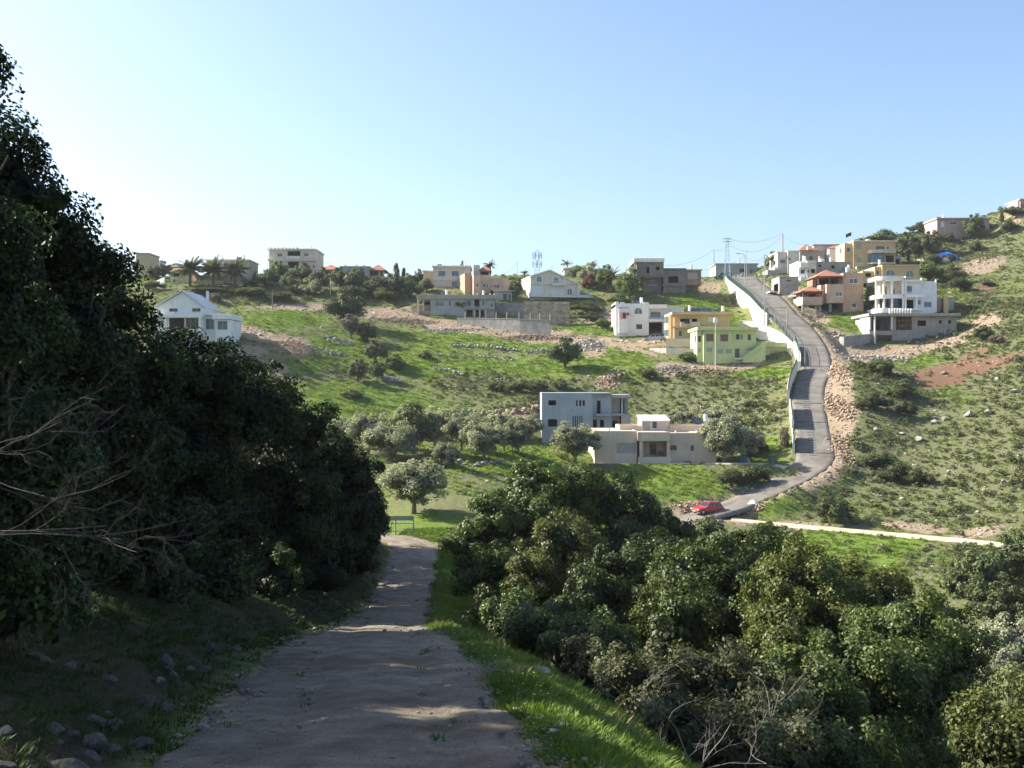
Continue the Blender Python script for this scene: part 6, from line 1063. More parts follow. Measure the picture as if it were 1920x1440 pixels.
big_tree('evergreen_tree', 'dark rounded trees clump edge, upper tree at the right border', (38.5, 86), [(1850, 1075, 86, 2.1), (1905, 1050, 88, 2.5), (1805, 1100, 84, 1.6), (1950, 1080, 87, 2.6)], .26, 1.4, M_hillgreen, 31, .25, group='dark trees at the right border')
big_tree('evergreen_tree', 'lower dark tree at the right border above the olive grey bush', (37, 78), [(1880, 1140, 79, 2.0), (1930, 1160, 78, 2.2), (1850, 1130, 80, 1.6)], .25, 1.4, M_hillgreen, 32, .22, group='dark trees at the right border')
big_tree('olive_tree', 'soft grey green bush at the right border', (27.6, 60), [(1895, 1215, 60, 1.8), (1950, 1220, 60, 2.0), (1880, 1250, 59, 1.4)], .19, 1.4, M_olive, 33, .2)
big_tree('evergreen_tree', 'dark round shrub just below the pale path', (24, 98.5), [(1440, 1012, 98, 1.7), (1475, 1020, 97, 1.5), (1420, 1035, 96, 1.4)], .28, 1.4, M_hillgreen, 34, .2)
big_tree('evergreen_tree', 'grey green shrub between the thicket and the pale path start', (18.4, 95), [(1330, 1003, 96, 1.6), (1375, 1025, 94, 1.6), (1300, 1010, 95, 1.3), (1400, 1050, 90, 1.5), (1345, 1050, 90, 1.8)], .27, 1.3, M_hillgreen, 35, .2)

# ------------------------------------------------------------------ prototypes for the far trees (unit crown about 1 m radius at z = 0)
def proto(name, lobes, dens, leaf, seed, clump=.24, low=-.7, rough=.25, inner=True):
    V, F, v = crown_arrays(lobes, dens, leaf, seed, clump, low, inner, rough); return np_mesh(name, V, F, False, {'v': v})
PR = {}
PR['round'] = [proto('round_crown', [(0, 0, .1, .8, .8, .75), (.45, .2, -.1, .5, .5, .5), (-.45, -.1, -.05, .55, .5, .55), (.1, -.4, -.2, .5, .5, .45)], 1.7, .105, 51 + i) for i in range(2)]
PR['low'] = [proto('low_crown', [(0, 0, 0, .7, .6, .75), (.6, .1, -.2, .5, .5, .55), (-.6, -.1, -.15, .5, .5, .5), (.2, -.45, -.25, .5, .4, .5)], 1.6, .10, 61 + i) for i in range(2)]
PR['olive'] = [proto('olive_crown', [(0, 0, .15, .65, .65, .6), (.55, .15, -.05, .45, .45, .45), (-.55, -.1, 0, .48, .45, .45), (.05, -.5, -.1, .45, .45, .4), (0, .5, 0, .45, .45, .42), (-.3, -.35, .35, .35, .35, .3), (0, 0, -.35, .6, .6, .45)], 1.05, .085, 71 + i, .2, rough=.4) for i in range(3)]
PR['cone'] = [proto('cone_crown', [(0, 0, -.45, .6, .6, .5), (0, 0, .1, .42, .42, .5), (0, 0, .6, .22, .22, .45)], 1.6, .12, 81)]
PR['bare'] = [proto('bare_crown', [(0, 0, 0, .85, .85, .8), (.3, .2, 0, .5, .5, .5)], .9, .08, 91, rough=.2)]
def far_tree(kind, label, px, py, w, h_, Y=None, mat=None, trunk=.25, cat='tree', group=None, name=None, ry=None):
    "w, h_ in photo pixels; base at (px, py)"
    p = ground_at(px, py, 82) if Y is None else None
    if p is None: Y = Y or 250; x = (px - 960) / FOC * Y; p = np.array([x, Y, hz(x, Y)])
    s_ = p[1] / FOC; W_, H_ = w * s_, h_ * s_; ch = H_ * (1 - trunk) / 2; r = empty(name or {'olive': 'olive_tree', 'cone': 'cypress_tree', 'bare': 'bare_shrub', 'low': 'shrub'}.get(kind, 'hill_tree'), p, rnd.uniform(0, 6.28))
    me = rnd.choice(PR[kind]); key = (me.name, mat.name)
    if key not in PR: m2 = me.copy(); m2.materials.clear(); m2.materials.append(mat); PR[key] = m2
    cz = H_ * trunk + ch * .95; o = link_mesh('crown', PR[key], None, r, (0, 0, cz)); o.scale = (W_ / 2 / .98, (ry or W_ / 2 / .98), ch * 1.2)
    mb = MB(); r0 = max(.05, W_ * .026); b_ = rnd.Random if False else rnd
    mb.tube([(0, 0, -.6), (rnd.uniform(-.1, .1), 0, cz * .5), (0, 0, cz)], [r0 * 1.5, r0 * 1.1, r0 * .6], 7)
    for _ in range(4): a = rnd.uniform(0, 6.28); mb.tube([(0, 0, H_ * trunk * .8), (math.cos(a) * W_ * .2, math.sin(a) * W_ * .2, cz * .95), (math.cos(a) * W_ * .34, math.sin(a) * W_ * .34, cz + ch * .35)], [r0 * .7, r0 * .45, r0 * .12], 5)
    mb.build('trunk', M_barkg if kind in ('olive', 'bare') else M_bark, r, smooth=True); return tag(r, label, cat, group)
GO = 'olive trees of the valley grove'
for a in [('big old olive tree with a thick dark trunk above the field gate', 776, 963, 128, 108, .3), ('neat olive tree left of centre in the grove, alone on bright grass', 908, 864, 84, 78, .28), ('small olive tree nearest the bluish house on bright grass', 972, 852, 62, 70, .3), ('short wide olive bush at the grove edge', 838, 876, 56, 50, .12),
          ('olive tree behind the short wide olive bush', 865, 846, 72, 72, .25), ('tall grey olive at the left of the grove', 690, 852, 84, 82, .2), ('grey olive right of the green evergreen in the grove', 815, 838, 84, 76, .22), ('broad grey olive in the front row of the grove', 735, 862, 110, 74, .15),
          ('faint grey olive at the left end of the grove', 642, 838, 66, 60, .2), ('pale olive below the rubble bank', 880, 822, 90, 48, .2), ('pale olive beside the pale olive below the rubble bank', 940, 820, 84, 50, .22), ('olive tree leaning before the bluish house', 1078, 866, 96, 76, .2),
          ('large sparse olive over the right end of the bungalow', 1358, 868, 96, 92, .2), ('olive tree behind the stair hut of the bungalow', 1285, 822, 90, 60, .15), ('olive tree behind the bungalow boiler', 1345, 818, 80, 58, .15), ('wide sparse olive right of the bungalow', 1402, 858, 70, 62, .15), ('olive on the far left, half behind the dark row', 600, 842, 60, 48, .2), ('feathery olive between the tall and the broad grey olives', 712, 842, 80, 70, .2), ('pale feathery olive in the back row of the grove', 850, 815, 80, 56, .2), ('olive in the back row, left of the pale feathery one', 770, 818, 80, 60, .2), ('small olive right of the neat lone olive', 945, 846, 56, 56, .25), ('olive close behind the small olive by the bluish house', 990, 826, 60, 50, .2)]:
    far_tree('olive', a[0], a[1], a[2], a[3] * 1.12, a[4] * 1.05, mat=M_olive, trunk=a[5] * .5, group=GO)
far_tree('round', 'dark green evergreen amid the grey olives', 775, 850, 90, 92, mat=M_hillgreen, trunk=.1)
H_ = 'bushes and trees on the far hillside'
for a in [('round', 'round hillside tree casting a shadow right, above the bluish house', 1060, 692, 66, 58, M_hillgreen, .12), ('round', 'big dark tree at the top of the bush row on the left hillside', 648, 606, 74, 62, M_hillgreen, .05), ('bare', 'leafless grey brown bush under the big dark tree', 659, 634, 52, 46, M_twiggy, .1), ('round', 'dark bush beside the leafless grey bush', 688, 642, 42, 36, M_hillgreen, .05),
          ('round', 'rounded bush in the middle of the left bush row', 704, 680, 54, 42, M_hillgreen, .08), ('round', 'left bush of the lower pair casting long shadows', 671, 716, 40, 42, M_hillgreen, .06), ('round', 'right bush of the lower pair casting long shadows', 707, 712, 34, 36, M_hillgreen, .06), ('round', 'small bush above the lower pair', 740, 697, 38, 32, M_hillgreen, .06), ('low', 'tiny dark bush alone on the green terrace', 796, 672, 24, 14, M_hillgreen, .0),
          ('low', 'dark bush below the rim shrubs', 632, 584, 40, 26, M_hillgreen, .05), ('round', 'small tree before the long grey house', 862, 590, 28, 28, M_bright, .35), ('low', 'yellow green bush left of the white villa', 1130, 618, 34, 24, M_bright, .05), ('round', 'large green tree left of the dark unfinished house', 1181, 562, 56, 58, M_bright, .08), ('round', 'dark tree between terracotta and cream houses', 968, 560, 34, 38, M_hillgreen, .1),
          ('low', 'dark low shrub on the slope below the sharp lane bend', 1562, 981, 66, 56, M_hillgreen, .04), ('low', 'long shrub on the bank under the garden path, left part', 1372, 912, 66, 36, M_hillgreen, .0), ('low', 'long shrub on the bank under the garden path, right part', 1418, 908, 62, 40, M_hillgreen, .0), ('round', 'bright green mound by the green house corner', 1291, 676, 40, 16, M_bright, .0),
          ('low', 'dark bush right of the rubble bank beside the lane', 1640, 770, 60, 36, M_hillgreen, .0), ('low', 'dark bush on the right slope below the burnt strip', 1700, 782, 34, 34, M_hillgreen, .0), ('low', 'grey green thicket above the burnt strip, left part', 1650, 705, 70, 36, M_hillgreen, .0), ('low', 'grey green thicket right of the lane rubble', 1690, 745, 70, 34, M_hillgreen, .0), ('low', 'shrub below the lane bend on the right slope', 1690, 905, 70, 40, M_hillgreen, .0), ('low', 'grey shrub in the middle of the right slope', 1722, 910, 50, 36, M_scrub2, .0), ('low', 'shrub low on the right slope near the lane rubble', 1650, 880, 60, 36, M_hillgreen, .0),
          ('round', 'dark bush on the spoil bank right of the raw basement', 1843, 640, 36, 30, M_hillgreen, .05), ('low', 'brownish bush by the spoil bank', 1868, 645, 34, 20, M_scrub3, .0), ('low', 'dark shrub high on the right slope near the border', 1893, 435, 34, 26, M_hillgreen, .0), ('low', 'bush below the tan soil cut on the right slope', 1800, 545, 46, 28, M_hillgreen, .0), ('low', 'bush right of the white modern villa roof', 1782, 530, 50, 36, M_hillgreen, .0), ('round', 'olive yellow tree beside the ochre back house', 1742, 528, 62, 38, M_bright, .05), ('low', 'dark bush on the upper right slope', 1830, 470, 30, 20, M_hillgreen, .0), ('low', 'low dark bush under the pink house', 1775, 455, 36, 20, M_hillgreen, .0),
          ('low', 'dark bush left of the white railed wall', 1410, 852, 56, 34, M_hillgreen, .0), ('low', 'tawny grass clump beside the lowest railed wall', 1470, 842, 26, 46, M_scrub3, .0), ('low', 'dark bush above the bungalow garden', 1405, 765, 22, 16, M_hillgreen, .0), ('low', 'pale bush on the lower green hillside', 660, 745, 40, 16, M_scrub1, .0), ('low', 'bush tucked under the white terrace wall', 1218, 712, 30, 24, M_scrub2, .0), ('low', 'row of dark shrubs on the lower terrace, left end', 930, 735, 44, 22, M_scrub2, .0), ('low', 'row of dark shrubs on the lower terrace, second', 975, 736, 40, 24, M_scrub2, .0), ('low', 'row of dark shrubs on the lower terrace, third', 1010, 734, 36, 22, M_scrub2, .0), ('low', 'row of dark shrubs on the lower terrace, right end', 1050, 728, 40, 20, M_scrub2, .0),
          ('low', 'reddish brown bush on the right slope under the tan soil', 1850, 536, 34, 12, M_scrub3, .0)]:
    far_tree(a[0], a[1], a[2], a[3], a[4], a[5], mat=a[6], trunk=a[7], group=H_)
K = 'trees and shrubs on the rim'
for a in [('round', 'rim shrub mass, left end below the tan apartment block', 600, 556, 46, 44, 243, M_hillgreen), ('round', 'rim shrub mass, grey green tree before the red roofs', 640, 548, 54, 40, 246, M_hillgreen), ('round', 'rim shrub mass, tree under the window of the red roofed house', 672, 556, 56, 44, 243, M_hillgreen), ('low', 'rim shrub mass, dark middle tree', 705, 560, 52, 40, 241, M_hillgreen), ('round', 'rim shrub mass, tree below the stone terrace wall', 738, 562, 54, 42, 241, M_hillgreen), ('low', 'rim shrub mass, right end beside the long grey house', 768, 566, 48, 36, 240, M_hillgreen), ('low', 'rim shrub mass, low front shrub', 720, 575, 60, 26, 237, M_scrub2), ('low', 'rim shrub mass, low left shrub', 660, 572, 60, 26, 238, M_hillgreen),
          ('cone', 'pointed conifer on the rim right of the red roofs', 743, 529, 26, 36, 255, M_hillgreen), ('cone', 'smaller conifer beside the pointed rim conifer', 757, 529, 18, 28, 255, M_hillgreen), ('round', 'bright rim tree beside the conifers', 765, 530, 22, 22, 253, M_bright), ('round', 'rim tree next to the tan wing of the beige house', 784, 530, 24, 28, 254, M_hillgreen), ('low', 'shrub in front of the beige house', 800, 547, 34, 26, 246, M_hillgreen), ('round', 'rim tree peeping over the beige house', 868, 520, 18, 30, 270, M_hillgreen),
          ('round', 'leafy tree before the tan apartment block, left', 523, 535, 40, 36, 252, M_bright), ('round', 'leafy tree before the tan apartment block, right', 566, 535, 46, 34, 252, M_hillgreen), ('low', 'dark bush behind the three palms', 500, 545, 46, 30, 247, M_hillgreen), ('low', 'bush at the right of the palm row', 540, 558, 40, 34, 242, M_hillgreen), ('low', 'grey bush at the palm row end', 590, 568, 36, 30, 239, M_olive), ('round', 'tree at the left of the palm house', 305, 520, 34, 32, 258, M_hillgreen), ('low', 'bush beside the white yard wall', 285, 525, 36, 30, 252, M_hillgreen), ('round', 'thin tree behind the red hut of the palm house', 325, 512, 40, 24, 270, M_olive), ('low', 'green shrub under the white yard wall', 290, 552, 40, 18, 238, M_bright),
          ('low', 'shrub bank under the palms', 400, 562, 90, 12, 234, M_scrub2), ('low', 'shrub bank right of the palms', 470, 566, 80, 22, 233, M_scrub2), ('low', 'shrubs below the palm terrace right end', 530, 572, 60, 18, 232, M_scrub2), ('low', 'grey bush behind the white gabled house', 402, 575, 36, 20, 226, M_twiggy),
          ('round', 'olive green tree behind the arcaded house', 1108, 556, 46, 42, 250, M_olive), ('low', 'bright bush behind the arcaded house', 1085, 528, 60, 26, 262, M_bright), ('round', 'yellow green tree among the palms right of the arcaded house', 1135, 560, 40, 46, 246, M_bright), ('low', 'dark shrub under the brown retaining wall', 1100, 590, 60, 22, 232, M_hillgreen), ('low', 'dark shrub left of the white villa yard', 1110, 605, 46, 20, 226, M_hillgreen), ('low', 'dark shrub by the unfinished house', 1160, 580, 40, 22, 235, M_hillgreen),
          ('round', 'tree beside the pale corner house at the top of the lane', 1449, 512, 34, 36, 277, M_hillgreen), ('round', 'large dark tree right of the yellow tower house', 1704, 496, 52, 56, 272, M_hillgreen), ('round', 'green tree behind the large dark skyline tree', 1745, 480, 50, 44, 280, M_hillgreen), ('low', 'skyline bush behind the yellow tower house', 1660, 470, 70, 34, 290, M_hillgreen), ('round', 'tree against the wall of the pink house', 1826, 434, 40, 46, 285, M_hillgreen), ('cone', 'small conifer on the right skyline', 1878, 416, 14, 24, 288, M_hillgreen), ('low', 'shrub near the blue tarpaulin', 1750, 500, 40, 22, 266, M_hillgreen), ('low', 'dark shadowed bush between stilt house and white villa', 1632, 590, 30, 50, 214, M_hillgreen), ('low', 'bush on the grass mound under the ochre roof', 1288, 592, 22, 18, 224, M_bright), ('low', 'skyline bush right of the pink house', 1900, 412, 50, 20, 287, M_hillgreen), ('low', 'skyline shrub between pink house and dark tree', 1725, 448, 50, 20, 300, M_hillgreen)]:
    far_tree(a[0], a[1], a[2], a[3], a[4], a[5], Y=a[6], mat=a[7], trunk=.06, group=K)
far_tree('low', 'dark red bougainvillea beside the arcaded cream house', 1104, 560, 34, 26, Y=247, mat=M_red, trunk=.1, group=K, name='bougainvillea')

# ------------------------------------------------------------------ palms
def frond_mesh(L=2.4, droop=1.0, seed=1):
    r_ = np.random.default_rng(seed); C, N, S, v = [], [], [], []; V_, F_ = [], []; n = 13; pts = [np.array([L * t, 0, .75 * L * t * .55 - droop * L * .55 * t * t]) for t in np.linspace(0, 1, n)]
    for i in range(n - 1):
        t = i / n; w = .55 * math.sin(math.pi * min(1, t * .95 + .12)) ** .7; p, q = pts[i], pts[i + 1]; b = len(V_)
        for s_ in (-1, 1): b = len(V_); V_ += [p, q, q * .4 + p * .6 + np.array([.22, s_ * w, -.22 * w]), p + np.array([.1, s_ * w * .8, -.2 * w])]; F_.append((b, b + 1, b + 2, b + 3))
    return np_mesh('frond', np.array(V_), np.array(F_), False, {'v': r_.uniform(.2, .8, len(V_))})
M_palm = leaf_mat('palm_fronds', (.04, .055, .025), (.085, .105, .045), (.15, .165, .08), .45, .15, .4); M_palmb = leaf_mat('bluish_palm_fronds', (.05, .065, .05), (.10, .12, .09), (.15, .17, .13), .45, .15, .4); FR = [frond_mesh(2.4, d_, i) for i, d_ in enumerate((.45, .7, 1.0))]
M_ptrunk = bark_mat('palm_trunk', (.07, .055, .04), (.20, .16, .115))
def palm(label, px, py, Y, tr, rad, nf=22, mat=None, thick=.28, upr=0.0):
    x = (px - 960) / FOC * Y; z = hz(x, Y); s_ = Y / FOC; H0 = max(.3, EYE - (py - tr - 720) * s_ - z); r = empty('palm_tree', (x, Y, z)); MB().tube([(0, 0, -.5), (.05, 0, H0 * .5), (0, 0, H0)], [thick * 1.2, thick, thick * .95], 8).build('trunk', M_ptrunk, r, smooth=True)
    for i in range(nf):
        k = i / nf; me = FR[0 if k < .4 else (1 if k < .85 else 2)]
        if not me.materials: me.materials.append(mat or M_palm)
        o = link_mesh('frond', me, None, r, (0, 0, H0)); el = R(84 - 105 * k + rnd.uniform(-7, 7)) + upr; o.rotation_mode = 'ZYX'; o.rotation_euler = (rnd.uniform(-.3, .3), -el + .38, i * 2.39996 + rnd.uniform(-.2, .2)); o.scale = (rad * s_ / 2.25,) * 3
    return tag(r, label, 'palm', 'palms on the rim')
palm('date palm nearest the red roofed hut, leftmost of three in a row', 356, 538, 243, 33, 30, 44); palm('date palm in the middle of the row of three', 399.5, 541, 243, 35, 29, 44); palm('date palm at the right of the row of three', 440.5, 541, 243, 35, 27, 44)
palm('short wide palm right of the row of three', 472, 546, 242, 16, 24, 22, thick=.2); palm('short palm beside the leafy tree of the apartment block', 498, 548, 244, 20, 22, 20, thick=.2); palm('low bluish palm on the bank below the apartment block', 552, 562, 240, 16, 24, 22, thick=.2); palm('second low palm on the bank below the apartment block', 580, 566, 239, 12, 20, 20, thick=.2)
palm('tall round headed palm behind the terracotta house', 919, 524, 262, 26, 15, 28, thick=.2, upr=.2); palm('feathery palm right of the arcaded house', 1146, 560, 244, 42, 24, 24, thick=.2); palm('small palm behind the white low house', 1063, 516, 288, 22, 13, 16, thick=.15); palm('small palm right of the far white house', 1112, 516, 287, 20, 13, 16, thick=.15); palm('palm beside the terracotta pavilion', 984, 530, 262, 18, 12, 16, thick=.15); palm('small palm on the tree by the top of the lane', 1446, 512, 272, 26, 14, 18, thick=.15); palm('small palm on the roofline of the yellow tower house', 1616, 462, 288, 12, 13, 14, thick=.15)
# ------------------------------------------------------------------ scattered stuff
def scatter(name, pts, rz, sc, me, mat, label=None, tilt=None):
    "instances of one small mesh on given points; reads as one mass"
    pm = bpy.data.meshes.new(name); pm.vertices.add(len(pts)); pm.vertices.foreach_set('co', np.ascontiguousarray(pts, dtype=np.float32).ravel())
    a = pm.attributes.new('rz', 'FLOAT', 'POINT'); a.data.foreach_set('value', np.ascontiguousarray(rz, dtype=np.float32)); a = pm.attributes.new('sc', 'FLOAT_VECTOR', 'POINT'); a.data.foreach_set('vector', np.ascontiguousarray(sc, dtype=np.float32).ravel())
    me.materials.clear(); me.materials.append(mat)
    po = bpy.data.objects.new(name + '_source', me); o = bpy.data.objects.new(name, pm); col.objects.link(o)
    ng = bpy.data.node_groups.new(name, 'GeometryNodeTree'); ng.interface.new_socket('Geometry', in_out='INPUT', socket_type='NodeSocketGeometry'); ng.interface.new_socket('Geometry', in_out='OUTPUT', socket_type='NodeSocketGeometry')
    N, L = ng.nodes, ng.links; gi, go = N.new('NodeGroupInput'), N.new('NodeGroupOutput'); ip = N.new('GeometryNodeInstanceOnPoints'); oi = N.new('GeometryNodeObjectInfo'); oi.inputs['Object'].default_value = po
    nr = N.new('GeometryNodeInputNamedAttribute'); nr.data_type = 'FLOAT'; nr.inputs[0].default_value = 'rz'; ns = N.new('GeometryNodeInputNamedAttribute'); ns.data_type = 'FLOAT_VECTOR'; ns.inputs[0].default_value = 'sc'; cx = N.new('ShaderNodeCombineXYZ')
    L.new(nr.outputs[0], cx.inputs[2]); L.new(gi.outputs[0], ip.inputs['Points']); L.new(oi.outputs['Geometry'], ip.inputs['Instance']); L.new(cx.outputs[0], ip.inputs['Rotation']); L.new(ns.outputs[0], ip.inputs['Scale']); L.new(ip.outputs[0], go.inputs[0])
    md = o.modifiers.new('scatter', 'NODES'); md.node_group = ng; o['kind'] = 'stuff'
    if label: o['label'] = label
    return o
r6 = np.random.default_rng(66)
def far_points(n, dens, y0=95, y1=305, x0=-110, x1=190):
    x = r6.uniform(x0, x1, n); y = r6.uniform(y0, y1, n); ok = (np.abs(x / y) < .56); x, y = x[ok], y[ok]; z = height(x, y); px = 960 + x / y * FOC; py = 720 + (EYE - z) / y * FOC; d, u, l, s_ = masks(px, py, x, y)
    ad_ = near_line(x, y, asph); off = ad_[0] - asph[ad_[1], 3]; pd_ = near_line(x, y, ROADS['pale'][0]); off2 = pd_[0] - 1.5; dd_ = near_line(x, y, ROADS['drive'][0]); off3 = np.minimum(dd_[0] - 1.2, near_line(x, y, ROADS['villa'][0])[0] - 1.6)
    pr = dens(d, u, l, s_, x, y) * (off > .3) * (off2 > .3) * (off3 > .1); k = r6.random(len(x)) < pr; return np.stack([x, y, z], 1)[k], py[k]
def rs(n): return r6.uniform(0, 6.28, n)
def tuft(name, n, r, h_, seed, w=.02, bend=.5):
    q = np.random.default_rng(seed); V_, F_, vv = [], [], []
    for i in range(n):
        a, d = q.uniform(0, 6.28), r * q.random() ** .6; b = np.array([math.cos(a) * d, math.sin(a) * d, -.02]); hh = h_ * q.uniform(.5, 1.1); lean = np.array([math.cos(a + q.normal() * .6), math.sin(a + q.normal() * .6), 0]) * hh * bend * q.random(); sd = np.array([-math.sin(a), math.cos(a), 0]) * w
        k = len(V_); V_ += [b - sd, b + sd, b + lean * .4 + np.array([0, 0, hh * .6]) + sd * .7, b + lean + np.array([0, 0, hh])]; F_.append((k, k + 1, k + 2, k + 3)); c = q.uniform(.15, .85); vv += [c] * 4
    return np_mesh(name, np.array(V_), np.array(F_), False, {'v': np.array(vv)})
def shrublet(name, seed, nl=70):
    V_, F_, v = crown_arrays([(0, 0, .12, .42, .42, .36), (.22, .1, .05, .26, .26, .24)], .9, .15, seed, .1, -.1, False, .3); return np_mesh(name, V_, F_, False, {'v': v})
base_n = lambda x, y: .5 + .5 * fbm(x * .08, y * .08, 3.7, 4)
SH = [shrublet('shrublet_%d' % i, 100 + i) for i in range(3)]
p_, _ = far_points(300000, lambda d, u, l, s_, x, y: np.clip(.10 + .80 * s_ * (1 - .6 * l), 0, 1) * np.clip(1.6 * base_n(x, y) - .25, .05, 1.2) * (1 - .85 * np.clip(d + u, 0, 1)) * (1 - .55 * l)); n = len(p_); s1 = r6.lognormal(-.66, .48, n)[:, None] * np.array([1, 1, .8]); print('scrub', n)
k1 = r6.random(n)
scatter('grey_scrub', p_[k1 < .58], rs((k1 < .58).sum()), s1[k1 < .58], SH[0], M_scrub1, 'low grey green scrub covering the far slopes'); scatter('dark_scrub', p_[(k1 >= .58) & (k1 < .9)], rs(((k1 >= .58) & (k1 < .9)).sum()), s1[(k1 >= .58) & (k1 < .9)] * 1.15, SH[1], M_scrub2, 'low dark green scrub dotted over the far slopes'); scatter('dry_scrub', p_[k1 >= .9], rs((k1 >= .9).sum()), s1[k1 >= .9] * .85, SH[2], M_scrub3, 'dry brown low scrub among the green')
p_, _ = far_points(170000, lambda d, u, l, s_, x, y: np.clip(.25 + .75 * l, 0, 1) * (1 - np.clip(d * 1.3 + u, 0, 1)) * .8); n = len(p_); print('grass', n)
scatter('hill_grass', p_, rs(n), r6.uniform(.5, 1.4, (n, 1)) * np.array([1, 1, .8]), tuft('hill_tuft', 26, .5, .28, 5, .05, .9), leaf_mat('hill_grass_blades', (.08, .125, .02), (.135, .195, .033), (.195, .25, .055), .7, .3, .1), 'short green grass on the hillside')
# loose rock
RM = [np_mesh('loose_rock', *_rl[i]) for i in range(4)]
p_, _ = far_points(330000, lambda d, u, l, s_, x, y: np.clip(.95 * d ** 1.5 + .03, 0, 1)); n = len(p_); k1 = r6.random(n); sz = r6.lognormal(-2.05, .5, n)[:, None] * np.array([1, 1, .75]); print('rubble', n)
scatter('reddish_rubble', p_[k1 < .6], rs((k1 < .6).sum()), sz[k1 < .6], RM[0], M_reddish, 'reddish rubble spread over the spoil banks'); scatter('pale_rubble', p_[k1 >= .6], rs((k1 >= .6).sum()), sz[k1 >= .6] * 1.1, RM[1], M_lime, 'pale limestone rubble on the banks')
p_, py_ = far_points(170000, lambda d, u, l, s_, x, y: (.10 + .55 * (x > 45) * s_ + .2 * s_) * np.clip(2.2 * (.5 + .5 * fbm(x * .15, y * .15, 6.1, 3)) - .75, 0, 1)); n = len(p_); print('stones', n)
scatter('scattered_stones', p_, rs(n), r6.lognormal(-2.15, .55, n)[:, None] * np.array([1, 1, .65]), RM[2], M_lime, 'pale stones scattered through the scrub')
# boulders that can be told apart
GB = 'boulders on the right slope'
for i, (px, py, w, lab) in enumerate([(1752, 792, 26, 'grey boulder left of a pair in the middle of the right slope'), (1774, 787, 24, 'grey boulder right of a pair in the middle of the right slope'), (1722, 824, 34, 'broad grey rock below the boulder pair'), (1818, 778, 34, 'pale slab right of the boulder pair'), (1852, 775, 30, 'pale flat rock further right of the boulder pair'), (1833, 960, 16, 'pale upright boulder above the right end of the gravel path'), (1654, 930, 14, 'dark round boulder above the gravel path'), (1870, 712, 18, 'grey boulder below the burnt strip near the border'), (1640, 805, 22, 'tan boulder beside the lane rubble'), (1480, 926, 18, 'reddish boulder at the lane edge below the bend'), (1497, 916, 16, 'pale boulder beside the reddish lane boulder'), (1905, 735, 34, 'pale outcrop at the right border'), (1850, 550, 22, 'pale rock below the tan soil cut'), (1700, 620 + 60, 20, 'pale rock on the spoil below the raw basement'), (1612, 885, 16, 'dark stone at the foot of the lane rubble'), (1685, 762, 24, 'tan boulder in the bushes left on the slope'), (1880, 905, 22, 'pale low rock near the right border'), (1845, 920, 18, 'flat stone on the lower right slope'), (1770, 700, 26, 'pale green stones heap above the burnt strip'), (820, 932, 14, 'dark boulder by the old olive tree'), (796, 955, 10, 'pale stone at the trunk of the old olive tree'), (818, 1000, 16, 'grey stone on the grass beside the field gate'), (945, 645, 12, 'upright stone at the start of the terrace wall'), (695, 612, 22, 'pale rock face beside the big dark tree'), (1060, 720, 20, 'grey rock under the round hillside tree')]):
    p = ground_at(px, py, 60)
    if p is None: continue
    s_ = p[1] / FOC * w / 2 * .8; o = link_mesh('boulder', ROCKS_HI[i % 3].copy() if False else ROCKS_HI[i % 3], None, None, p + np.array([0, 0, s_ * .1]), (rnd.uniform(-.2, .2), rnd.uniform(-.2, .2), rnd.uniform(0, 6.28)), (s_, s_ * .8, s_ * rnd.uniform(.7, 1.0)))
    if not o.data.materials: o.data.materials.append(M_greyrock if i % 3 == 0 else M_lime)
    tag(o, lab, 'boulder', GB)
# white limestone rocks on the bank in front of the stilt house and other rubble heaps as told apart heaps
def heap(label, px, py, wpx, hpx, n, size, mat, seed, hgt=.8):
    size *= .45; n = int(n * 2.6); wpx *= 1.15; q = np.random.default_rng(seed); c = ground_at(px, py, 80); s_ = c[1] / FOC; Pp, S_ = [], []
    for _ in range(n):
        a, d = q.uniform(0, 6.28), q.random() ** .6; x = c[0] + math.cos(a) * d * wpx * s_ / 2; y = c[1] + math.sin(a) * d * hpx * s_ * 1.6; Pp.append([x, y, 0, max(0, 1 - d)]); S_.append(size * q.lognormal(-.2, .45))
    Pp = np.array(Pp); Pp[:, 2] = height(Pp[:, 0], Pp[:, 1]) + hgt * Pp[:, 3] * q.random(n); V_, F_ = rock_heap(Pp[:, :3], S_, seed); o_ = V_.mean(0); r = empty('rubble_heap', o_); tag(r, label, 'rubble', 'rubble heaps'); s2 = link_mesh('stones', np_mesh('stones', V_ - o_, F_), mat, r); s2['kind'] = 'stuff'
heap('grey and white rubble heap at the end of the villa drive', 1105, 650, 60, 26, 260, .42, M_lime, 1, 1.6); heap('reddish rubble heap right of the white gabled house', 552, 652, 80, 24, 260, .32, M_reddish, 2, 1.5); heap('pale rubble below the yard wall left of the green house', 1262, 692, 56, 14, 160, .38, M_lime, 3, .8); heap('reddish rubble below the green house', 1322, 697, 90, 10, 200, .36, M_reddish, 4, .6); heap('tan rubble patch above the bluish house', 1143, 715, 44, 20, 130, .36, M_reddish, 5, .8); heap('pale rocks on the bank below the stilt house', 1590, 632, 90, 12, 200, .42, M_lime, 6, .6); heap('reddish soil heap under the stilt house', 1530, 598, 60, 10, 120, .26, M_reddish, 7, 1.0)
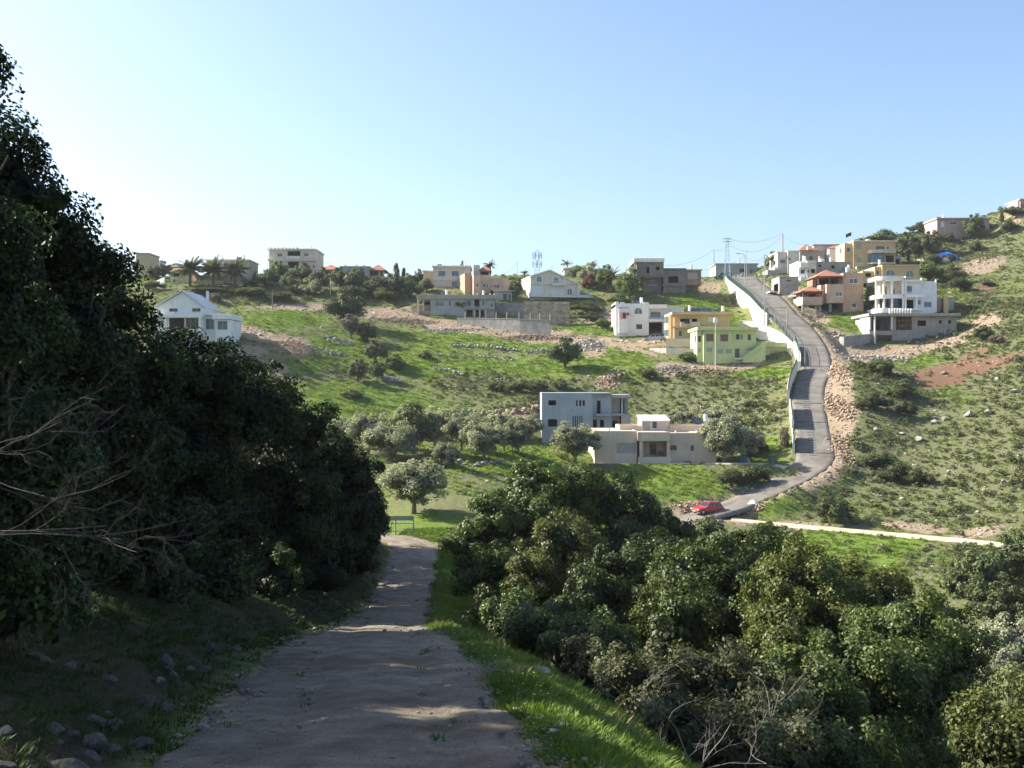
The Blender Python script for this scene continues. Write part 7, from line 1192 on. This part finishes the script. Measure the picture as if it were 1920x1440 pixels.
heap('pale rubble below the curved concrete wall', 1640, 672, 130, 16, 260, .42, M_lime, 8, .7); heap('pink rubble along the lane, upper stretch', 1572, 700, 40, 40, 220, .42, M_reddish, 9, .8); heap('pink rubble along the lane, middle stretch', 1572, 765, 40, 50, 260, .42, M_reddish, 10, .8); heap('pink rubble along the lane, lower stretch', 1575, 845, 36, 50, 200, .36, M_reddish, 11, .5); heap('loose stones beside the red car', 1288, 947, 60, 10, 80, .26, M_reddish, 12, .25); heap('reddish rubble below the stepped grey garden wall', 1000, 634, 120, 12, 380, .38, M_reddish, 13, .9); heap('brown rubble bank left of the stepped garden wall', 760, 602, 120, 10, 260, .32, M_reddish, 14, .7); heap('pale rubble mixed with weeds below the long grey house', 850, 620, 110, 10, 240, .34, M_lime, 15, .5); heap('stones among the junk below the unfinished house', 1110, 598, 60, 10, 120, .4, M_lime, 16, .8); heap('grey karst stones on the left terraces', 632, 640, 60, 16, 160, .42, M_greyrock, 17, .5); heap('grey karst stones below the leafless bush', 620, 662, 60, 18, 120, .36, M_greyrock, 18, .4); heap('grey stones under the lower bush pair', 735, 712, 50, 10, 90, .4, M_greyrock, 19, .5); heap('loose stones at the crest of the lane', 1395, 520, 60, 3, 120, .45, M_lime, 20, 1.2); heap('stones tipped down the bank under the lower lane edge', 1392, 962, 70, 8, 150, .4, M_reddish, 22, .3); heap('stones at the foot of the long bank shrubs', 1400, 920, 90, 8, 130, .28, M_lime, 21, .3)
# ------------------------------------------------------------------ the near verge and bank
def near_pts(n, x0, x1, y0, y1, cond):
    x = r6.uniform(x0, x1, n); y = y0 + (y1 - y0) * r6.random(n) ** 1.7; d, j, sd = near_line(x, y, ROADS['track'][0]); h_ = ROADS['track'][0][j, 3]; k = cond(d - h_, sd, x, y); x, y = x[k], y[k]; return np.stack([x, y, height(x, y)], 1)
TU = [tuft('grass_tuft_%d' % i, 34, .15, .085 + .03 * i, 20 + i, .007, .9) for i in range(2)] + [tuft('weed_tuft', 26, .13, .09, 30, .018, 1.3)]
pv = near_pts(110000, -8, 7, 6, 80, lambda d, s_, x, y: (d > -.05 + .22 * fbm(x * 1.3, y * 1.3, 4.4, 3)) & (s_ < 0) & (d < 5.5) & (fbm(x * .8, y * .8, 23.7, 3) > -.32 + .15 * r6.normal(size=len(d)))); n = len(pv); k1 = r6.random(n); print('verge', n)
hv_ = np.clip(.75 + 1.5 * fbm(pv[:, 0] * .9, pv[:, 1] * .9, 21.3, 3), .25, 1.9)[:, None]; scl = (.5 + .7 * r6.random(n))[:, None] * (1 + .012 * pv[:, 1:2]) * np.concatenate([np.ones((n, 2)), hv_], 1); scatter('verge_grass', pv[k1 < .55], rs((k1 < .55).sum()), scl[k1 < .55], TU[0], M_grass, 'bright green grass on the verge right of the track'); scatter('verge_grass_long', pv[(k1 >= .55) & (k1 < .85)], rs(((k1 >= .55) & (k1 < .85)).sum()), scl[(k1 >= .55) & (k1 < .85)], TU[1], M_grass, 'longer green grass on the verge'); scatter('verge_weeds', pv[k1 >= .85], rs((k1 >= .85).sum()), scl[k1 >= .85] * .8, TU[2], leaf_mat('broad_weed_leaves', (.05, .09, .03), (.09, .14, .05), (.14, .2, .085), .6, .25, .3), 'low broad leaved weeds on the verge')
pv = near_pts(30000, -16, -1, 6, 75, lambda d, s_, x, y: (d > .1 + .3 * fbm(x * 1.3, y * 1.3, 4.4, 3)) & (s_ > 0) & (d < 5) & (fbm(x * .6, y * .6, 2.1, 3) > -.05 + .3 * r6.normal(size=len(d)))); n = len(pv)
scatter('bank_grass', pv, rs(n), (.5 + .7 * r6.random(n))[:, None] * np.array([1, 1, .9]), tuft('bank_tuft', 26, .18, .09, 25, .01, 1.0), leaf_mat('shade_darkened_blades', (.02, .038, .009), (.034, .06, .013), (.055, .088, .022), .7, .2, .15), 'dim grass on the shaded left bank')  # blade colours darkened to paint in the shade of the bank
pv = near_pts(40000, -7, 3, 6, 60, lambda d, s_, x, y: (d < .25) & (r6.random(len(d)) < .3 + .7 * (d > -.5))); n = len(pv); pv[:, 2] += .07; scatter('track_gravel', pv, rs(n), r6.lognormal(-4.5, .65, n)[:, None] * np.array([1, 1, .7]), RM[3], M_lime, 'small stones strewn on the dirt track')
pv = near_pts(9000, -8, 7, 6, 60, lambda d, s_, x, y: (d > .0) & (s_ < 0) & (d < 4.5) & (fbm(x * .7, y * .7, 12.1, 3) > .05)); n = len(pv); scatter('dry_stalks', pv, rs(n), (.7 + .9 * r6.random(n))[:, None] * np.array([1, 1, 1]), tuft('dry_tuft', 9, .1, .16, 35, .004, .6), leaf_mat('straw_stalks', (.16, .13, .06), (.26, .21, .11), (.36, .3, .17), .8, .2, .1), 'dry straw stalks among the verge grass')
pv = near_pts(2600, -4, 7, 6, 30, lambda d, s_, x, y: (d > .1) & (s_ < 0) & (d < 4.0) & (fbm(x * .9, y * .9, 14.1, 3) > .1)); n = len(pv); pv[:, 2] += .09; fv_ = [(0, 0, 0)] + [(math.cos(a) * .014, math.sin(a) * .014, .004) for a in np.linspace(0, 5.24, 6)]; scatter('yellow_flowers', pv, rs(n), np.ones((n, 3)) * r6.uniform(.7, 1.3, (n, 1)), np_mesh('flower', np.array(fv_), np.array([(0, i, i % 6 + 1) for i in range(1, 7)])), plain('yellow_petals', (.75, .55, .03), .6), 'tiny yellow flowers in the verge grass')
pv = near_pts(5000, -7, 3, 6, 70, lambda d, s_, x, y: (d < .1) & (d > -1.1) & (r6.random(len(d)) < .12 + .5 * (d > -.25)) & (fbm(x * 1.1, y * .5, 16.1, 3) > .0)); n = len(pv); pv[:, 2] += .04; scatter('track_weeds', pv, rs(n), (.4 + .5 * r6.random(n))[:, None] * np.array([1, 1, .8]), TU[2], leaf_mat('broad_weed_leaves', (.05, .09, .03), (.09, .14, .05), (.14, .2, .085), .6, .25, .3), 'small weeds creeping onto the track')
pv = near_pts(2600, -7, 3, 6, 60, lambda d, s_, x, y: (d < .35) & (r6.random(len(d)) < .15 + .85 * (d > -.35))); n = len(pv); pv[:, 2] += .06; scatter('track_stones', pv, rs(n), r6.lognormal(-3.5, .45, n)[:, None] * np.array([1, 1, .65]), RM[0].copy(), M_greyrock, 'loose grey stones along the track edges')
# stones at the foot of the left bank, one by one
M_bankrock = rock_mat('shade_darkened_rock', (.035, .036, .03), (.085, .085, .075), (.17, .165, .145), 4.0)  # rock colour darkened to stand in for the shade on the bank
W_ST = ['long pale stone highest on the bank', 'pale stone just below the highest', 'pair mate of the highest stone', 'lone grey stone up the dark bank', 'dim stone deep in the grass of the bank', 'large dim rock at the far left of the bank', 'blocky stone at the track edge', 'brown stone at the track edge', 'rounded stone in the middle heap', 'small stone on the middle heap', 'squat stone under the middle heap', 'half buried stone left of the heap', 'stone at the left picture border', 'big rounded stone of the lower heap', 'small stone leaning on the lower heap', 'little stone in the grass of the lower heap', 'low stone right of the lower heap', 'big pale stone lying at the track edge', 'large pale rock at the bottom of the bank', 'stone at the lower left corner', 'stone wedged behind the large bottom rock', 'flat stone far along the bank', 'small far stone beside the track', 'reddish stone by the track edge', 'grey stone next to the reddish one']
for i, (px, py, w) in enumerate([(308, 1230, 48), (296, 1275, 27), (318, 1253, 28), (204, 1265, 26), (130, 1243, 30), (74, 1224, 40), (267, 1306, 40), (308, 1324, 34), (178, 1341, 38), (198, 1334, 24), (208, 1354, 32), (100, 1358, 38), (12, 1362, 34), (171, 1384, 46), (137, 1368, 26), (109, 1387, 20), (208, 1397, 32), (267, 1384, 52), (132, 1424, 66), (10, 1430, 36), (170, 1409, 32), (389, 1201, 32), (440, 1214, 22), (350, 1251, 24), (380, 1248, 26)]):
    p = ground_at(px, py + w * .3, 6, 60)
    if p is None: continue
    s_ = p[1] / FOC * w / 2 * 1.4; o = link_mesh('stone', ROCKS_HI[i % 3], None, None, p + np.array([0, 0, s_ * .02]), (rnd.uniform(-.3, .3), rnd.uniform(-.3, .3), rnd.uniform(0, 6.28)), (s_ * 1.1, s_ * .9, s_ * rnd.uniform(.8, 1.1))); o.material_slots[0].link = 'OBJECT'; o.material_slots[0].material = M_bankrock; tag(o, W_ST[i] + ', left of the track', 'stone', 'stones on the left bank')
for i, (px, py, w, lab) in enumerate([(1015, 1258, 44, 'dark knobbly rock where the verge meets the thicket'), (1050, 1275, 36, 'lower dark rock next to the knobbly one'), (1085, 1290, 40, 'mossy rock under the thicket edge'), (1110, 1288, 30, 'pointed dark rock farthest into the thicket'), (1000, 1240, 22, 'pale capped stone above the knobbly rock')]):
    p = ground_at(px, py + 12, 6, 60); s_ = p[1] / FOC * w / 2; o = link_mesh('stone', ROCKS_HI[(i + 1) % 3], None, None, p + np.array([0, 0, s_ * .35]), (.2, .1 * i, i * 1.7), (s_ * 1.1, s_, s_)); tag(o, lab, 'stone', 'rocks at the verge edge')
# ------------------------------------------------------------------ bare branches
def twigs(name, label, base, dirs, L0, r0, seed, mat, depth=4, cat='bare branches', droop=.0, group=None):
    q = random.Random(seed); r = empty(name, base)
    def grow_(mb, p, d, L, rad, k):
        pts = [p]; dd = d.normalized()
        for i in range(4): dd = (dd + Vector((q.gauss(0, .16), q.gauss(0, .16), q.gauss(0, .13) - droop))).normalized(); pts.append(pts[-1] + dd * L / 4)
        mb.tube(pts, [rad, rad * .85, rad * .7, rad * .55, rad * .4], 5 if k > 1 else 4, False)
        if k > 0:
            for _ in range(3 if k > 1 else 2): i = q.randint(1, 4); grow_(mb, pts[i], (dd + Vector((q.gauss(0, .55), q.gauss(0, .55), q.gauss(0, .45)))).normalized(), L * q.uniform(.45, .72), rad * .5, k - 1)
    for d in dirs: mb = MB(); grow_(mb, Vector((0, 0, 0)), Vector(d), L0 * q.uniform(.8, 1.15), r0, depth); mb.build('branch', mat, r, smooth=True)
    return tag(r, label, cat, group)
M_twig = bark_mat('bare_grey_twig', (.13, .115, .095), (.28, .255, .22)); M_twigd = bark_mat('shade_darkened_twig', (.03, .028, .026), (.085, .08, .074))  # the second, darker copy paints shade into the left-hand branches
twigs('bare_bush', 'tangle of bare grey branches sticking out at the left border, upper', P(-90, 880, 9.5), [(1, .1, .35), (1, -.1, .12), (.9, .2, .6), (1, 0, -.1)], 1.0, .008, 1, M_twigd, 4); twigs('bare_bush', 'long bare branches low at the left border', P(-60, 1010, 9), [(1, 0, .05), (1, .1, .22), (.9, -.1, -.12)], 1.0, .008, 2, M_twigd, 4, droop=.02); twigs('bare_bush', 'thin dead branches hanging over the bank left of the track', P(300, 1010, 15), [(1, 0, .05), (1, -.2, -.15), (.8, .2, .15)], 1.0, .009, 3, M_twigd, 3)
twigs('bare_bush', 'pale dead branches standing out of the twiggy bush', P(1400, 1440, 18.2), [(-.3, 0, 1), (-.6, -.2, .8), (.2, -.1, 1), (-.1, -.3, .9), (.5, 0, .8), (-.9, -.2, .6)], 1.1, .012, 4, M_twig, 3); twigs('bare_bush', 'dead stems leaning over the verge rocks', P(1180, 1330, 20.5), [(-.7, -.2, .5), (.4, -.2, .8), (-.2, -.3, .9), (.8, -.2, .5)], 1.0, .011, 5, M_twig, 3); twigs('bare_bush', 'pale broken branches near the lower edge of the thicket', P(1300, 1450, 16), [(-.4, 0, .9), (.6, 0, .8), (.9, -.1, .3), (-.9, -.1, .4)], 1.0, .011, 6, M_twig, 3); twigs('bare_bush', 'forked pale twigs above the last dark tree', P(700, 900, 58.5), [(.3, 0, 1), (.7, 0, .8), (0, -.2, 1)], 1.3, .03, 7, M_twig, 3)

# ------------------------------------------------------------------ grooves and joints in the steep lane
lane = bpy.data.objects['asphalt_lane']; gm = MB(); jm = MB()
def lane_bar(mb, i, a0, a1, w, up):
    c, t, n_ = asph[i], at_[i], an_[i]; q = []
    for aa, ww in ((a0, -w), (a1, -w), (a1, w), (a0, w)): q.append(np.array([c[0] + n_[0] * aa + t[0] * ww, c[1] + n_[1] * aa + t[1] * ww, c[2]]) )
    sl = (asph[min(i + 1, len(asph) - 1), 2] - asph[i - 1, 2]) / (np.linalg.norm(asph[min(i + 1, len(asph) - 1), :2] - asph[i - 1, :2]) + 1e-9)
    for k, ww in enumerate((-w, -w, w, w)): q[k][2] += sl * ww
    mb.add([v + np.array([0, 0, .015]) for v in q] + [v + np.array([0, 0, up]) for v in q], [(3, 2, 1, 0), (4, 5, 6, 7), (0, 1, 5, 4), (1, 2, 6, 5), (2, 3, 7, 6), (3, 0, 4, 7)])
for i in np.where((asph[:, 1] > 139.5) & (asph[:, 1] < 174))[0]: lane_bar(gm, i, -.15, .75, .13, .07)
for y in (141, 150.5, 158, 173.4, 186, 199, 214): i = int(np.abs(asph[:, 1] - y).argmin()); lane_bar(jm, i, -2.1, 2.1, .1, .055)
g_ = gm.build('groove_strip', plain('scored_asphalt', (.11, .105, .098), .9), lane); g_['kind'] = 'stuff'; j_ = jm.build('paving_joints', plain('tar_joint', (.045, .045, .045), .9), lane); j_['kind'] = 'stuff'
# ------------------------------------------------------------------ air
hz_me = MB().box(-420, 420, -80, 430, -12, 92).build('haze', None); hz_me['kind'] = 'stuff'
m_, nd_, lk_, b_ = nodes_of('thin_haze'); nd_.remove(b_); pv_ = nd_.new('ShaderNodeVolumePrincipled'); pv_.inputs['Color'].default_value = (.86, .92, 1.0, 1); pv_.inputs['Density'].default_value = .00011; pv_.inputs['Anisotropy'].default_value = .15; lk_.new(pv_.outputs[0], nd_['Material Output'].inputs['Volume']); hz_me.data.materials.append(m_)
